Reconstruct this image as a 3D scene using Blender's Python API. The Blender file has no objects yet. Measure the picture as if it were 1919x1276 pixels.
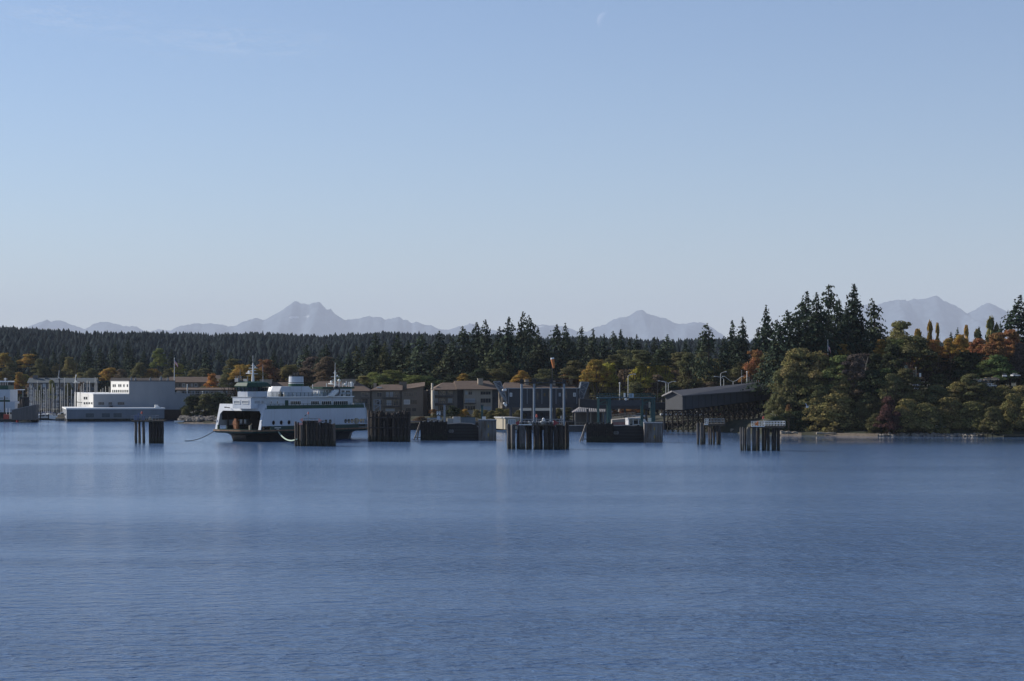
import bpy, bmesh, math, random
import numpy as np
from mathutils import Vector, Matrix

S = bpy.context.scene
COL = S.collection
R = math.radians
# ------------------------------------------------------------------ camera, sky, sun, exposure
F, CX, YH, CAMH = 3700.0, 959.5, 712.0, 17.0       # focal length, centre column, horizon row (1919 px wide photo), eye height in metres
cam_d = bpy.data.cameras.new('camera'); cam = bpy.data.objects.new('camera', cam_d); COL.objects.link(cam)
cam.location = (0, 0, CAMH); cam.rotation_euler = (R(90), 0, 0)
cam_d.sensor_fit = 'HORIZONTAL'; cam_d.sensor_width = 36.0; cam_d.lens = 36.0 * F / 1919.0
cam_d.shift_y = (YH - 638.0) / 1919.0
cam_d.clip_start = 1.0; cam_d.clip_end = 400000.0
S.camera = cam
SUN_AZ, SUN_EL = 68.0, 28.0                        # degrees left of the view, degrees up
w = bpy.data.worlds.new('World'); S.world = w; w.use_nodes = True
nt = w.node_tree; nt.nodes.clear()
sky = nt.nodes.new('ShaderNodeTexSky'); sky.sky_type = 'NISHITA'; sky.sun_disc = False
sky.sun_elevation = R(SUN_EL); sky.sun_rotation = R(-SUN_AZ)
sky.altitude = 0.0; sky.air_density = 1.0; sky.dust_density = 0.0; sky.ozone_density = 3.8
bg = nt.nodes.new('ShaderNodeBackground'); bg.inputs['Strength'].default_value = 0.092
wo = nt.nodes.new('ShaderNodeOutputWorld')
tint = nt.nodes.new('ShaderNodeMix'); tint.data_type = 'RGBA'; tint.blend_type = 'MULTIPLY'; tint.inputs[0].default_value = 1.0; tint.inputs[7].default_value = (1.0, 0.94, 1.0, 1)   # a slightly more violet sky
nt.links.new(sky.outputs[0], tint.inputs[6]); nt.links.new(tint.outputs[2], bg.inputs[0]); nt.links.new(bg.outputs[0], wo.inputs[0])
sun_d = bpy.data.lights.new('sun', 'SUN'); sun_d.energy = 5.0; sun_d.angle = R(0.5); sun_d.color = (1.0, 0.93, 0.84)
sun = bpy.data.objects.new('sun', sun_d); COL.objects.link(sun)
sd = Vector((-math.sin(R(SUN_AZ)) * math.cos(R(SUN_EL)), math.cos(R(SUN_AZ)) * math.cos(R(SUN_EL)), math.sin(R(SUN_EL))))
sun.rotation_euler = sd.to_track_quat('Z', 'Y').to_euler()
S.view_settings.view_transform = 'Standard'; S.view_settings.look = 'None'
S.view_settings.exposure = 0.4; S.view_settings.gamma = 1.0
S.cycles.use_denoising = True
S.cycles.denoiser = 'OPENIMAGEDENOISE'; S.cycles.denoising_prefilter = 'ACCURATE'; S.cycles.denoising_input_passes = 'RGB_ALBEDO_NORMAL'
S.cycles.max_bounces = 6; S.cycles.transparent_max_bounces = 8; S.cycles.volume_bounces = 0
S.cycles.use_adaptive_sampling = False

# ------------------------------------------------------------------ helpers
rnd = random.Random(7)
def X_(px, Y): return (px - CX) / F * Y
def Z_(py, Y): return CAMH - (py - YH) / F * Y
def P(px, py, Y): return Vector((X_(px, Y), Y, Z_(py, Y)))
def YW(py): return F * CAMH / (py - YH)            # distance at which the water shows at this row

MATS = {}
def mat(name, col, rough=0.7, metal=0.0, var=0.0, scale=1.0, stretch=(1, 1, 1), bump=0.0, spec=0.3, col2=None, streak=0.0, tide=False):
    """a Principled material with noise variation between col and col2 in object space"""
    if name in MATS: return MATS[name]
    m = bpy.data.materials.new(name); m.use_nodes = True
    n = m.node_tree.nodes; l = m.node_tree.links
    b = n['Principled BSDF']
    b.inputs['Roughness'].default_value = rough; b.inputs['Metallic'].default_value = metal
    b.inputs['Specular IOR Level'].default_value = spec
    b.inputs['Base Color'].default_value = (*col, 1)
    if var > 0 or col2:
        c2 = col2 or tuple(c * (1 - var) for c in col)
        tc = n.new('ShaderNodeTexCoord'); mp = n.new('ShaderNodeMapping'); mp.inputs['Scale'].default_value = stretch
        nz = n.new('ShaderNodeTexNoise'); nz.inputs['Scale'].default_value = scale; nz.inputs['Detail'].default_value = 5; nz.inputs['Roughness'].default_value = 0.65
        rp = n.new('ShaderNodeValToRGB'); rp.color_ramp.elements[0].position = 0.35; rp.color_ramp.elements[1].position = 0.68
        rp.color_ramp.elements[0].color = (*c2, 1); rp.color_ramp.elements[1].color = (*col, 1)
        l.new(tc.outputs['Object'], mp.inputs[0]); l.new(mp.outputs[0], nz.inputs['Vector'])
        l.new(nz.outputs['Fac'], rp.inputs[0]); l.new(rp.outputs[0], b.inputs['Base Color'])
        if bump > 0:
            bp = n.new('ShaderNodeBump'); bp.inputs['Strength'].default_value = bump; bp.inputs['Distance'].default_value = 0.1
            l.new(nz.outputs['Fac'], bp.inputs['Height']); l.new(bp.outputs[0], b.inputs['Normal'])
    def over(fac, colr):
        src = b.inputs['Base Color'].links[0].from_socket if b.inputs['Base Color'].is_linked else None
        mx = n.new('ShaderNodeMix'); mx.data_type = 'RGBA'; l.new(fac, mx.inputs[0])
        if src: l.new(src, mx.inputs[6])
        else: mx.inputs[6].default_value = (*col, 1)
        mx.inputs[7].default_value = (*colr, 1); l.new(mx.outputs[2], b.inputs['Base Color'])
    def noise_fac(sc, st, a, c, hi, det=4):
        tc2 = n.new('ShaderNodeTexCoord'); mp2 = n.new('ShaderNodeMapping'); mp2.inputs['Scale'].default_value = st; nz2 = n.new('ShaderNodeTexNoise'); nz2.inputs['Scale'].default_value = sc; nz2.inputs['Detail'].default_value = det
        l.new(tc2.outputs['Object'], mp2.inputs[0]); l.new(mp2.outputs[0], nz2.inputs['Vector'])
        r2 = n.new('ShaderNodeMapRange'); l.new(nz2.outputs['Fac'], r2.inputs[0])
        for i, q in enumerate((a, c, 0, hi)): r2.inputs[i + 1].default_value = q
        return r2.outputs[0], tc2
    if streak > 0:                                     # rust runs: narrow across, long downwards
        f1, _ = noise_fac(1.6, (1, 1, .10), .56, .74, streak); over(f1, (.20, .11, .06))
    if tide:                                           # weed and barnacles up to the tide line
        f1, tc2 = noise_fac(1.1, (1, 1, .6), .2, .8, 1.6, 3); sp = n.new('ShaderNodeSeparateXYZ'); l.new(tc2.outputs['Object'], sp.inputs[0])
        sb = n.new('ShaderNodeMath'); sb.operation = 'SUBTRACT'; l.new(f1, sb.inputs[0]); l.new(sp.outputs['Z'], sb.inputs[1])
        for lo, hi, am, colr in ((-1.1, -.5, .75, (.030, .034, .024)), (.1, .5, .8, (.012, .014, .011))):
            r3 = n.new('ShaderNodeMapRange'); l.new(sb.outputs[0], r3.inputs[0])
            for i, q in enumerate((lo, hi, 0, am)): r3.inputs[i + 1].default_value = q
            over(r3.outputs[0], colr)
        f2, _ = noise_fac(3.0, (1, 1, .4), .60, .72, .55); over(f2, (.17, .15, .13))
    MATS[name] = m
    return m

class MB:
    """collects shapes for ONE mesh object"""
    def __init__(s): s.v = []; s.f = []; s.smooth = []
    def add(s, vs, fs, smooth=False):
        o = len(s.v); s.v.extend([tuple(p) for p in vs])
        for f in fs: s.f.append(tuple(i + o for i in f)); s.smooth.append(smooth)
        return s
    def box(s, x0, x1, y0, y1, z0, z1):
        return s.add([(x0, y0, z0), (x1, y0, z0), (x1, y1, z0), (x0, y1, z0), (x0, y0, z1), (x1, y0, z1), (x1, y1, z1), (x0, y1, z1)],
                     [(0, 3, 2, 1), (4, 5, 6, 7), (0, 1, 5, 4), (1, 2, 6, 5), (2, 3, 7, 6), (3, 0, 4, 7)])
    def tube(s, p, q, r, r2=None, n=8, caps=True):
        p, q = Vector(p), Vector(q); r2 = r if r2 is None else r2
        d = (q - p); d = d.normalized() if d.length > 0 else Vector((0, 0, 1))
        a = d.orthogonal().normalized(); b = d.cross(a)
        vs = []
        for c, rr in ((p, r), (q, r2)):
            for k in range(n):
                t = 2 * math.pi * k / n; vs.append(c + (a * math.cos(t) + b * math.sin(t)) * rr)
        fs = [(k, (k + 1) % n, n + (k + 1) % n, n + k) for k in range(n)]
        s.add(vs, fs, True)
        if caps: s.add(vs[:n], [tuple(range(n))[::-1]]); s.add(vs[n:], [tuple(range(n))])
        return s
    def bar(s, p, q, wd, ht=None):
        """a square bar from p to q"""
        p, q = Vector(p), Vector(q); ht = ht or wd
        d = (q - p).normalized(); up = Vector((0, 0, 1)) if abs(d.z) < 0.95 else Vector((0, 1, 0))
        a = d.cross(up).normalized() * wd / 2; b = a.cross(d).normalized() * ht / 2
        vs = [c + i * a + j * b for c in (p, q) for i, j in ((-1, -1), (1, -1), (1, 1), (-1, 1))]
        return s.add(vs, [(0, 1, 2, 3), (7, 6, 5, 4), (0, 4, 5, 1), (1, 5, 6, 2), (2, 6, 7, 3), (3, 7, 4, 0)])
    def prism(s, poly, vec):
        """extrude a closed 3-D polygon along vec"""
        n = len(poly); a = [Vector(p) for p in poly]; v = Vector(vec); b = [p + v for p in a]
        return s.add(a + b, [tuple(range(n))[::-1], tuple(range(n, 2 * n))] + [(k, (k + 1) % n, n + (k + 1) % n, n + k) for k in range(n)])
    def path(s, pts, r, n=6):
        for a, b in zip(pts[:-1], pts[1:]): s.tube(a, b, r, n=n)
        return s
    def quad(s, a, b, c, d): return s.add([a, b, c, d], [(0, 1, 2, 3)])
    def ball(s, c, r, n=10, sz=1.0):
        c = Vector(c); vs = []; m = n // 2
        for i in range(m + 1):
            ph = math.pi * i / m
            for k in range(n):
                t = 2 * math.pi * k / n; vs.append(c + Vector((math.sin(ph) * math.cos(t), math.sin(ph) * math.sin(t), math.cos(ph) * sz)) * r)
        return s.add(vs, [(i * n + k, (i + 1) * n + k, (i + 1) * n + (k + 1) % n, i * n + (k + 1) % n) for i in range(m) for k in range(n)], True)
    def mesh(s, name, m=None):
        me = bpy.data.meshes.new(name); me.from_pydata(s.v, [], s.f)
        if m: me.materials.append(m)
        me.polygons.foreach_set('use_smooth', s.smooth)
        bm = bmesh.new(); bm.from_mesh(me); bmesh.ops.recalc_face_normals(bm, faces=bm.faces); bm.to_mesh(me); bm.free()
        me.update(); return me
    def build(s, name, m, parent=None, label=None):
        o = bpy.data.objects.new(name, s.mesh(name, m)); COL.objects.link(o)
        if parent: o.parent = parent
        if label: o['label'] = label
        return o

def tag(o, label=None, cat=None, group=None, kind=None):
    if label: o['label'] = label
    if cat: o['category'] = cat
    if group: o['group'] = group
    if kind: o['kind'] = kind
    return o
def thing(name, label, cat, loc=(0, 0, 0), rz=0.0, group=None):
    o = bpy.data.objects.new(name, None); COL.objects.link(o)
    o.location = loc; o.rotation_euler = (0, 0, rz); o.empty_display_size = 1
    return tag(o, label, cat, group)
def copy_tree(o, parent=None):
    c = o.copy(); COL.objects.link(c)
    if parent: c.parent = parent
    for ch in list(o.children): copy_tree(ch, c)
    return c
class Frame:
    """a building's own frame: origin at a near corner seen at column px and depth Y, x along its front, y into its depth, turned by rz degrees"""
    def __init__(s, px, Y, rz=0.0, z=0.0):
        s.o = Vector((X_(px, Y), Y, z)); s.rz = R(rz); s.ax = Vector((math.cos(s.rz), math.sin(s.rz))); s.ay = Vector((-math.sin(s.rz), math.cos(s.rz)))
    def wx(s, x, y): return s.o.xy + s.ax * x + s.ay * y
    def x(s, px, y=0.0):
        k = (px - CX) / F
        return (k * (s.o.y + y * s.ay.y) - s.o.x - y * s.ay.x) / (s.ax.x - k * s.ax.y)
    def y(s, px, x=0.0):
        k = (px - CX) / F
        return (k * (s.o.y + x * s.ax.y) - s.o.x - x * s.ax.x) / (s.ay.x - k * s.ay.y)
    def z(s, py, x=0.0, y=0.0): return Z_(py, s.wx(x, y).y) - s.o.z
    def thing(s, name, label, cat, group=None): return thing(name, label, cat, s.o, s.rz, group)

def sm(a, b, t):
    t = min(1, max(0, (t - a) / (b - a))); return t * t * (3 - 2 * t)
def interp(tab, x): return float(np.interp(x, [p[0] for p in tab], [p[1] for p in tab]))
# ------------------------------------------------------------------ water
def make_water():
    m = bpy.data.materials.new('sea_water'); m.use_nodes = True
    n = m.node_tree.nodes; l = m.node_tree.links; b = n['Principled BSDF']
    b.inputs['Base Color'].default_value = (0.066, 0.124, 0.236, 1)
    b.inputs['IOR'].default_value = 1.333; b.inputs['Specular IOR Level'].default_value = 0.5
    tc = n.new('ShaderNodeTexCoord')
    def noise(scale, st, detail=4, rough=0.6, dist=0.0, rot=0.0):
        mp = n.new('ShaderNodeMapping'); mp.inputs['Scale'].default_value = st; mp.inputs['Rotation'].default_value = (0, 0, rot)
        nz = n.new('ShaderNodeTexNoise'); nz.inputs['Scale'].default_value = scale; nz.inputs['Detail'].default_value = detail
        nz.inputs['Roughness'].default_value = rough; nz.inputs['Distortion'].default_value = dist
        l.new(tc.outputs['Object'], mp.inputs[0]); l.new(mp.outputs[0], nz.inputs['Vector']); return nz.outputs['Fac']
    def math_(op, a, c):
        k = n.new('ShaderNodeMath'); k.operation = op
        for i, q in enumerate((a, c)):
            if isinstance(q, (int, float)): k.inputs[i].default_value = q
            else: l.new(q, k.inputs[i])
        return k.outputs[0]
    def rng(v, a, c, lo, hi):
        k = n.new('ShaderNodeMapRange'); k.interpolation_type = 'SMOOTHSTEP'; l.new(v, k.inputs[0])
        for i, q in enumerate((a, c, lo, hi)): k.inputs[i + 1].default_value = q
        return k.outputs[0]
    # long crested ripples lying across the view, with smaller chop over them
    h1 = noise(0.70, (0.55, 1.0, 1.0), 3, 0.55, 0.3, R(4))
    h2 = noise(2.0, (0.8, 1.0, 1.0), 3, 0.6, 0.4, R(-9))
    h3 = noise(0.22, (0.5, 1.0, 1.0), 2, 0.5, 0.2, R(8))
    hh = math_('ADD', math_('ADD', math_('MULTIPLY', h1, 1.0), math_('MULTIPLY', h2, 0.34)), math_('MULTIPLY', h3, 0.9))
    # wind patches and slicks: calmer water between rougher patches
    w1 = noise(0.006, (0.35, 1.0, 1.0), 4, 0.55, 0.8, R(5))
    w2 = noise(0.021, (0.18, 1.0, 1.0), 3, 0.5, 0.6, R(-3))
    ww = math_('ADD', math_('MULTIPLY', w1, 0.65), math_('MULTIPLY', w2, 0.35))
    wind = rng(ww, 0.40, 0.58, 0.40, 1.0)
    sp = n.new('ShaderNodeSeparateXYZ'); l.new(tc.outputs['Object'], sp.inputs[0])
    lee = math_('MULTIPLY', rng(sp.outputs['X'], 45.0, 82.0, 0.0, 1.0), rng(sp.outputs['Y'], 500.0, 560.0, 0.0, 1.0))   # sheltered water under the bluff
    wind = math_('MULTIPLY', wind, math_('SUBTRACT', 1.0, math_('MULTIPLY', lee, 0.93)))
    wind = math_('MULTIPLY', wind, rng(sp.outputs['Y'], 120.0, 340.0, 1.40, 0.52))                # breezier out in the open, calmer towards the slips
    bp = n.new('ShaderNodeBump'); bp.inputs['Distance'].default_value = 0.65
    l.new(math_('MULTIPLY', wind, WATER_BUMP), bp.inputs['Strength']); l.new(hh, bp.inputs['Height'])
    l.new(bp.outputs[0], b.inputs['Normal'])
    l.new(math_('SUBTRACT', rng(ww, 0.40, 0.58, 0.17, 0.12), math_('MULTIPLY', lee, 0.12)), b.inputs['Roughness'])
    return m
WATER_BUMP = 0.9
wm = make_water()
o = MB().quad((-29000, -1900, 0), (29000, -1900, 0), (29000, 63500, 0), (-29000, 63500, 0)).build('water', wm)
tag(o, 'blue harbour water with small wind ripples and calmer streaks', 'water', kind='structure')

# ------------------------------------------------------------------ land
SHORE = [(-1600, 1150), (-40, 1080), (60, 1010), (240, 960), (300, 880), (326, 880), (337, 768), (440, 764), (560, 720), (700, 700), (1000, 690), (1230, 680), (1330, 652), (1440, 612), (1520, 606), (1640, 598), (1919, 588), (3600, 560)]
RIDGE = [(-1600, 600), (-200, 604), (0, 611), (60, 615), (120, 618), (200, 620), (260, 623), (480, 623), (600, 626), (700, 624), (745, 621), (820, 624), (950, 628), (1100, 632), (1200, 634), (1320, 635), (1450, 637), (1919, 642), (3600, 645)]
RIDGE_Y = 2650.0
def ground_z(u, Y):
    sh = interp(SHORE, u); d = Y - sh
    if d < -30: return -4.0
    z = -4.0 + 3.4 * sm(-30, 0, d) + 1.8 * sm(0, 6, d)
    bl = sm(1410, 1500, u)                                     # the bluff on the right
    z += bl * 13.5 * sm(6, 46, d) + (1 - bl) * ((2.6 if u > 480 else .5) * sm(4, 14, d) + 4.5 * sm(90, 220, d) * sm(500, 900, u))
    rz = Z_(interp(RIDGE, u), RIDGE_Y) - 22
    z += (rz - z) * sm(1080, 2650, Y) if Y < RIDGE_Y else (rz - z) * (1 - 0.9 * sm(2700, 4600, Y))
    return z
def make_land():
    us = list(range(-1600, 3601, 13))
    ys = [545 + 5 * k for k in range(70)] + [900 + 20 * k for k in range(20)] + [1300 + 60 * k for k in range(60)] + [5000, 7000, 10000, 20000, 40000, 63000]
    vs = []; nu = len(us)
    for Y in ys:
        for u in us: vs.append((X_(u, Y), Y, ground_z(u, Y) + (0.25 * math.sin(u * .7 + Y * .31) if Y > 640 else 0.12 * math.sin(u * .9 + Y))))
    fs = [(r * nu + c, r * nu + c + 1, (r + 1) * nu + c + 1, (r + 1) * nu + c) for r in range(len(ys) - 1) for c in range(nu - 1)]
    g = MB().add(vs, fs, True)
    m = mat('bank_soil', (0.055, 0.05, 0.032), 0.95, col2=(0.022, 0.028, 0.014), scale=0.25, bump=0.5)
    o = g.build('ground', m); tag(o, 'grassy and wooded land behind the shore', 'ground', kind='structure')
make_land()

# ------------------------------------------------------------------ mountains about 50 km away
MT = [(-1500, 640), (-700, 628), (-200, 625), (0, 624), (30, 619), (55, 611), (75, 603), (88, 599), (95, 603), (105, 599), (118, 602), (140, 610), (160, 617), (175, 607), (185, 604), (200, 603), (215, 606), (230, 611), (255, 611), (268, 619), (280, 622), (290, 618), (297, 616), (305, 619), (320, 619), (335, 611), (355, 608), (370, 605), (380, 607), (395, 606), (415, 608), (430, 612), (440, 611), (455, 603), (470, 598), (480, 596), (490, 599), (500, 598), (515, 588), (528, 582), (540, 573), (550, 566), (555, 563), (562, 569), (570, 567), (578, 572), (585, 567), (598, 565), (605, 572), (612, 580), (620, 579), (628, 588), (640, 596), (645, 600), (660, 598), (675, 596), (690, 592), (700, 595), (712, 593), (722, 599), (735, 596), (748, 593), (757, 600), (762, 597), (770, 606), (780, 603), (795, 609), (808, 609), (820, 616), (835, 618), (850, 615), (860, 611), (868, 612), (880, 606), (890, 608), (900, 613), (930, 620), (985, 614), (1005, 609), (1015, 608), (1035, 610), (1050, 610), (1062, 614), (1080, 620), (1100, 621), (1115, 613), (1135, 608), (1150, 598), (1165, 594), (1175, 593), (1185, 588), (1195, 581), (1205, 581), (1212, 587), (1225, 591), (1240, 596), (1247, 595), (1258, 603), (1270, 606), (1285, 606), (1300, 604), (1315, 604), (1325, 608), (1340, 618), (1352, 626), (1365, 636), (1450, 636), (1540, 600), (1600, 577), (1618, 572), (1625, 570), (1640, 574), (1655, 567), (1668, 564), (1680, 562), (1695, 561), (1700, 565), (1712, 560), (1718, 561), (1730, 559), (1742, 558), (1755, 553), (1768, 563), (1785, 570), (1795, 575), (1805, 583), (1813, 588), (1825, 582), (1840, 571), (1852, 568), (1862, 571), (1875, 578), (1890, 585), (1920, 590), (2100, 612), (2700, 640), (3400, 640)]
def make_mountains():
    r = random.Random(3); us = np.arange(-1500, 3400, 4.0)
    top = np.interp(us, [p[0] for p in MT], [p[1] for p in MT])
    for k in range(len(us)): top[k] += r.uniform(-0.9, 0.9)
    Y0 = 48000.0; rows = 26; vs = []; nu = len(us)
    # each row of the front slope drops and wanders, so that spurs and gullies run down from the ridge
    ph = [(r.uniform(0, 6.3), r.uniform(.012, .11), r.uniform(.2, 1)) for _ in range(12)]
    for j in range(-8, rows):
        t = j / (rows - 1)
        for k, u in enumerate(us):
            h = Z_(top[k], Y0)
            wob = sum(a * math.sin(u * f + p + t * 5 * a) for p, f, a in ph) / 4
            if t >= 0:
                Y = Y0 - t * 9500 * (1 + 0.16 * wob * t); z = h * (1 - t) ** (1.25) + 300 * wob * math.sin(math.pi * t) * (h / 1400) + r.uniform(-25, 25) * (0 < t < .95)
            else:
                Y = Y0 - t * 16000; z = h * (1 + t * 3.1)
            # keep every point on its own line of sight's plan position; only the ridge row fixes the outline
            if 0 < t: z = min(z, (Z_(top[k] + 4 * t + 2, Y)))
            vs.append((X_(u, Y0) * (1 - 0.1 * max(t, 0)), Y, max(z, -1) if t < 1 else -1))
    R_ = rows + 8
    fs = [(a * nu + c, a * nu + c + 1, (a + 1) * nu + c + 1, (a + 1) * nu + c) for a in range(R_ - 1) for c in range(nu - 1)]
    m = bpy.data.materials.new('mountain_rock'); m.use_nodes = True
    n = m.node_tree.nodes; l = m.node_tree.links; b = n['Principled BSDF']; b.inputs['Roughness'].default_value = 0.9; b.inputs['Specular IOR Level'].default_value = 0.1
    tc = n.new('ShaderNodeTexCoord'); nz = n.new('ShaderNodeTexNoise'); nz.inputs['Scale'].default_value = 0.0035; nz.inputs['Detail'].default_value = 6
    l.new(tc.outputs['Object'], nz.inputs['Vector'])
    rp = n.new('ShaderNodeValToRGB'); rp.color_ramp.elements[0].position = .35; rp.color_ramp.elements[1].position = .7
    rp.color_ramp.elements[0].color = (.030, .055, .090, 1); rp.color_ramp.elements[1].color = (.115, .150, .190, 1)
    l.new(nz.outputs['Fac'], rp.inputs[0])
    # last snow lying below the twin summit and in a few gullies
    sp = n.new('ShaderNodeSeparateXYZ'); l.new(tc.outputs['Object'], sp.inputs[0])
    def mth(op, a, c):
        k = n.new('ShaderNodeMath'); k.operation = op
        for i, q in enumerate((a, c)):
            if isinstance(q, (int, float)): k.inputs[i].default_value = q
            else: l.new(q, k.inputs[i])
        return k.outputs[0]
    acc = 0.0
    for px, py, hw, hh in ((562, 596, 14, 6), (584, 594, 12, 5), (1010, 611, 16, 4)):
        dx = mth('DIVIDE', mth('SUBTRACT', sp.outputs['X'], X_(px, 48000)), hw / F * 48000); dz = mth('DIVIDE', mth('SUBTRACT', sp.outputs['Z'], Z_(py, 47200)), hh / F * 48000)
        acc = mth('MAXIMUM', acc, mth('SUBTRACT', 1.0, mth('ADD', mth('MULTIPLY', dx, dx), mth('MULTIPLY', dz, dz))))
    n2 = n.new('ShaderNodeTexNoise'); n2.inputs['Scale'].default_value = 0.006; n2.inputs['Detail'].default_value = 4; l.new(tc.outputs['Object'], n2.inputs['Vector'])
    sn = n.new('ShaderNodeMapRange'); l.new(mth('MULTIPLY', mth('MAXIMUM', acc, 0.0), n2.outputs['Fac']), sn.inputs[0]); sn.inputs[1].default_value = .36; sn.inputs[2].default_value = .46; sn.inputs[4].default_value = .55
    mx = n.new('ShaderNodeMix'); mx.data_type = 'RGBA'; l.new(sn.outputs[0], mx.inputs[0]); l.new(rp.outputs[0], mx.inputs[6]); mx.inputs[7].default_value = (.85, .85, .85, 1); l.new(mx.outputs[2], b.inputs['Base Color'])
    o = MB().add(vs, fs, True).build('mountains', m)
    tag(o, 'blue hazy range of distant mountains', 'mountains', kind='structure')
    return o
make_mountains()
# ------------------------------------------------------------------ shared paints
PALE = mat('shaded_cladding', (0.25, 0.27, 0.295), 0.75, var=0.10, scale=0.35, stretch=(1, 1, .25))  # darkened for the shade on the boatyard hall's front
WHITE = mat('white_paint', (0.66, 0.66, 0.63), 0.55, var=0.14, scale=0.6, stretch=(1, 1, .3))
WHITE2 = mat('white_trim', (0.72, 0.72, 0.70), 0.5)
GLASS = mat('dark_glass', (0.018, 0.022, 0.028), 0.08, spec=0.6)
GREYG = mat('pale_blind', (0.28, 0.30, 0.32), 0.35)
DKGREY = mat('dark_grey_paint', (0.055, 0.058, 0.066), 0.6, var=0.25, scale=0.8)
CHAR = mat('charcoal_metal', (0.022, 0.024, 0.028), 0.6, var=0.3, scale=1.2)
STEEL = mat('galvanised_steel', (0.22, 0.24, 0.26), 0.5, var=0.2, scale=1.5)
BROWNR = mat('brown_shingles', (0.140, 0.100, 0.075), 0.9, var=0.35, scale=1.2, stretch=(.4, 1, 1))
GREYW = mat('weathered_siding', (0.165, 0.142, 0.118), 0.85, var=0.22, scale=0.8, stretch=(3, 3, .2))
TANW = mat('tan_siding', (0.34, 0.29, 0.23), 0.85, var=0.18, scale=0.8, stretch=(3, 3, .2))
SLATE = mat('blue_grey_roof', (0.10, 0.12, 0.13), 0.8, var=0.2, scale=0.8)
BLUEG = mat('blue_grey_siding', (0.115, 0.12, 0.13), 0.85, var=0.15, scale=0.6)
TIMBER = mat('dark_timber', (0.030, 0.025, 0.022), 0.9, var=0.6, scale=1.6, stretch=(2, 2, .15), bump=0.4, tide=True)
TIMB2 = mat('weathered_timber', (0.16, 0.125, 0.10), 0.9, var=0.6, scale=1.3, stretch=(2, 2, .15), bump=0.4, tide=True)
PILE = mat('creosoted_pile', (0.046, 0.038, 0.034), 0.85, var=0.75, scale=0.9, stretch=(1.2, 1.2, .12), bump=0.5, tide=True)
STPILE = mat('steel_pile', (0.125, 0.118, 0.115), 0.7, var=0.6, scale=0.7, stretch=(1, 1, .35), bump=0.3, tide=True)
CONC = mat('concrete', (0.30, 0.28, 0.25), 0.85, var=0.25, scale=0.5)
TEAL = mat('teal_paint', (0.030, 0.085, 0.080), 0.55, var=0.2, scale=1)
GREEN = mat('dark_green_paint', (0.010, 0.060, 0.038), 0.5, var=0.2, scale=1)
RED = mat('red_paint', (0.34, 0.06, 0.045), 0.55)
ORANGE = mat('orange_paint', (0.62, 0.16, 0.04), 0.6)
CREAM = mat('cream_paint', (0.33, 0.295, 0.225), 0.75, var=0.1, scale=0.5)
ASPH = mat('asphalt', (0.05, 0.05, 0.052), 0.9, var=0.2, scale=0.5)
BOATW = mat('boat_gelcoat', (0.62, 0.62, 0.60), 0.3)
MASTM = mat('mast_metal', (0.55, 0.52, 0.46), 0.45)
CANVAS = mat('blue_canvas', (0.03, 0.06, 0.16), 0.8)
YELLOW = mat('mustard_board', (0.30, 0.22, 0.05), 0.8)

def window(root, side, a0, a1, z0, z1, off=0.0, fm=None, pm=None, mull=1, name='window', bar=0.13, proud=0.10, bars_h=0):
    """one framed window lying on a wall: side 'front' (facing -y at y=off) or 'left' (facing -x at x=off)"""
    f, p = MB(), MB()
    def bx(mb, u0, u1, w0, w1, d0, d1):
        if side == 'front': mb.box(u0, u1, off - d1, off - d0, w0, w1)
        else: mb.box(off - d1, off - d0, u0, u1, w0, w1)
    bx(f, a0, a0 + bar, z0, z1, -0.02, proud); bx(f, a1 - bar, a1, z0, z1, -0.02, proud)
    bx(f, a0 + bar, a1 - bar, z0, z0 + bar, -0.02, proud); bx(f, a0 + bar, a1 - bar, z1 - bar, z1, -0.02, proud)
    for k in range(mull):
        c = a0 + (a1 - a0) * (k + 1) / (mull + 1); bx(f, c - bar / 3, c + bar / 3, z0 + bar, z1 - bar, -0.02, proud * .8)
    bx(p, a0 + bar, a1 - bar, z0 + bar, z1 - bar, -0.03, 0.03)
    w = f.build(name, fm or WHITE2, root); p.build('pane', pm or GLASS, w)
    return w
def fwin(root, f, px0, px1, py0, py1, y=0.0, **k):
    """window on a frame's front plane, given where its edges are seen"""
    x0, x1 = f.x(px0, y), f.x(px1, y)
    return window(root, 'front', x0, x1, f.z(py1, x0, y), f.z(py0, x0, y), y, **k)
def lwin(root, f, px0, px1, py0, py1, x=0.0, **k):
    y0, y1 = f.y(px1, x), f.y(px0, x); ym = (y0 + y1) / 2
    return window(root, 'left', y0, y1, f.z(py1, x, ym), f.z(py0, x, ym), x, **k)
def gable(mb, x0, x1, y0, y1, ze, zr, hl=0.0, hr=0.0, t=0.25):
    """a pitched roof with its ridge along x; hl, hr: how far the ridge stops short of each end (a hip)"""
    ym = (y0 + y1) / 2
    a = [(x0, y0, ze), (x1, y0, ze), (x1, y1, ze), (x0, y1, ze), (x0 + hl, ym, zr), (x1 - hr, ym, zr)]
    b = [(x, y, z - t) for x, y, z in a[:4]]
    mb.add(a + b, [(0, 1, 5, 4), (2, 3, 4, 5), (3, 0, 4), (1, 2, 5), (0, 6, 7, 1), (1, 7, 8, 2), (2, 8, 9, 3), (3, 9, 6, 0), (6, 9, 8, 7)])

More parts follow.
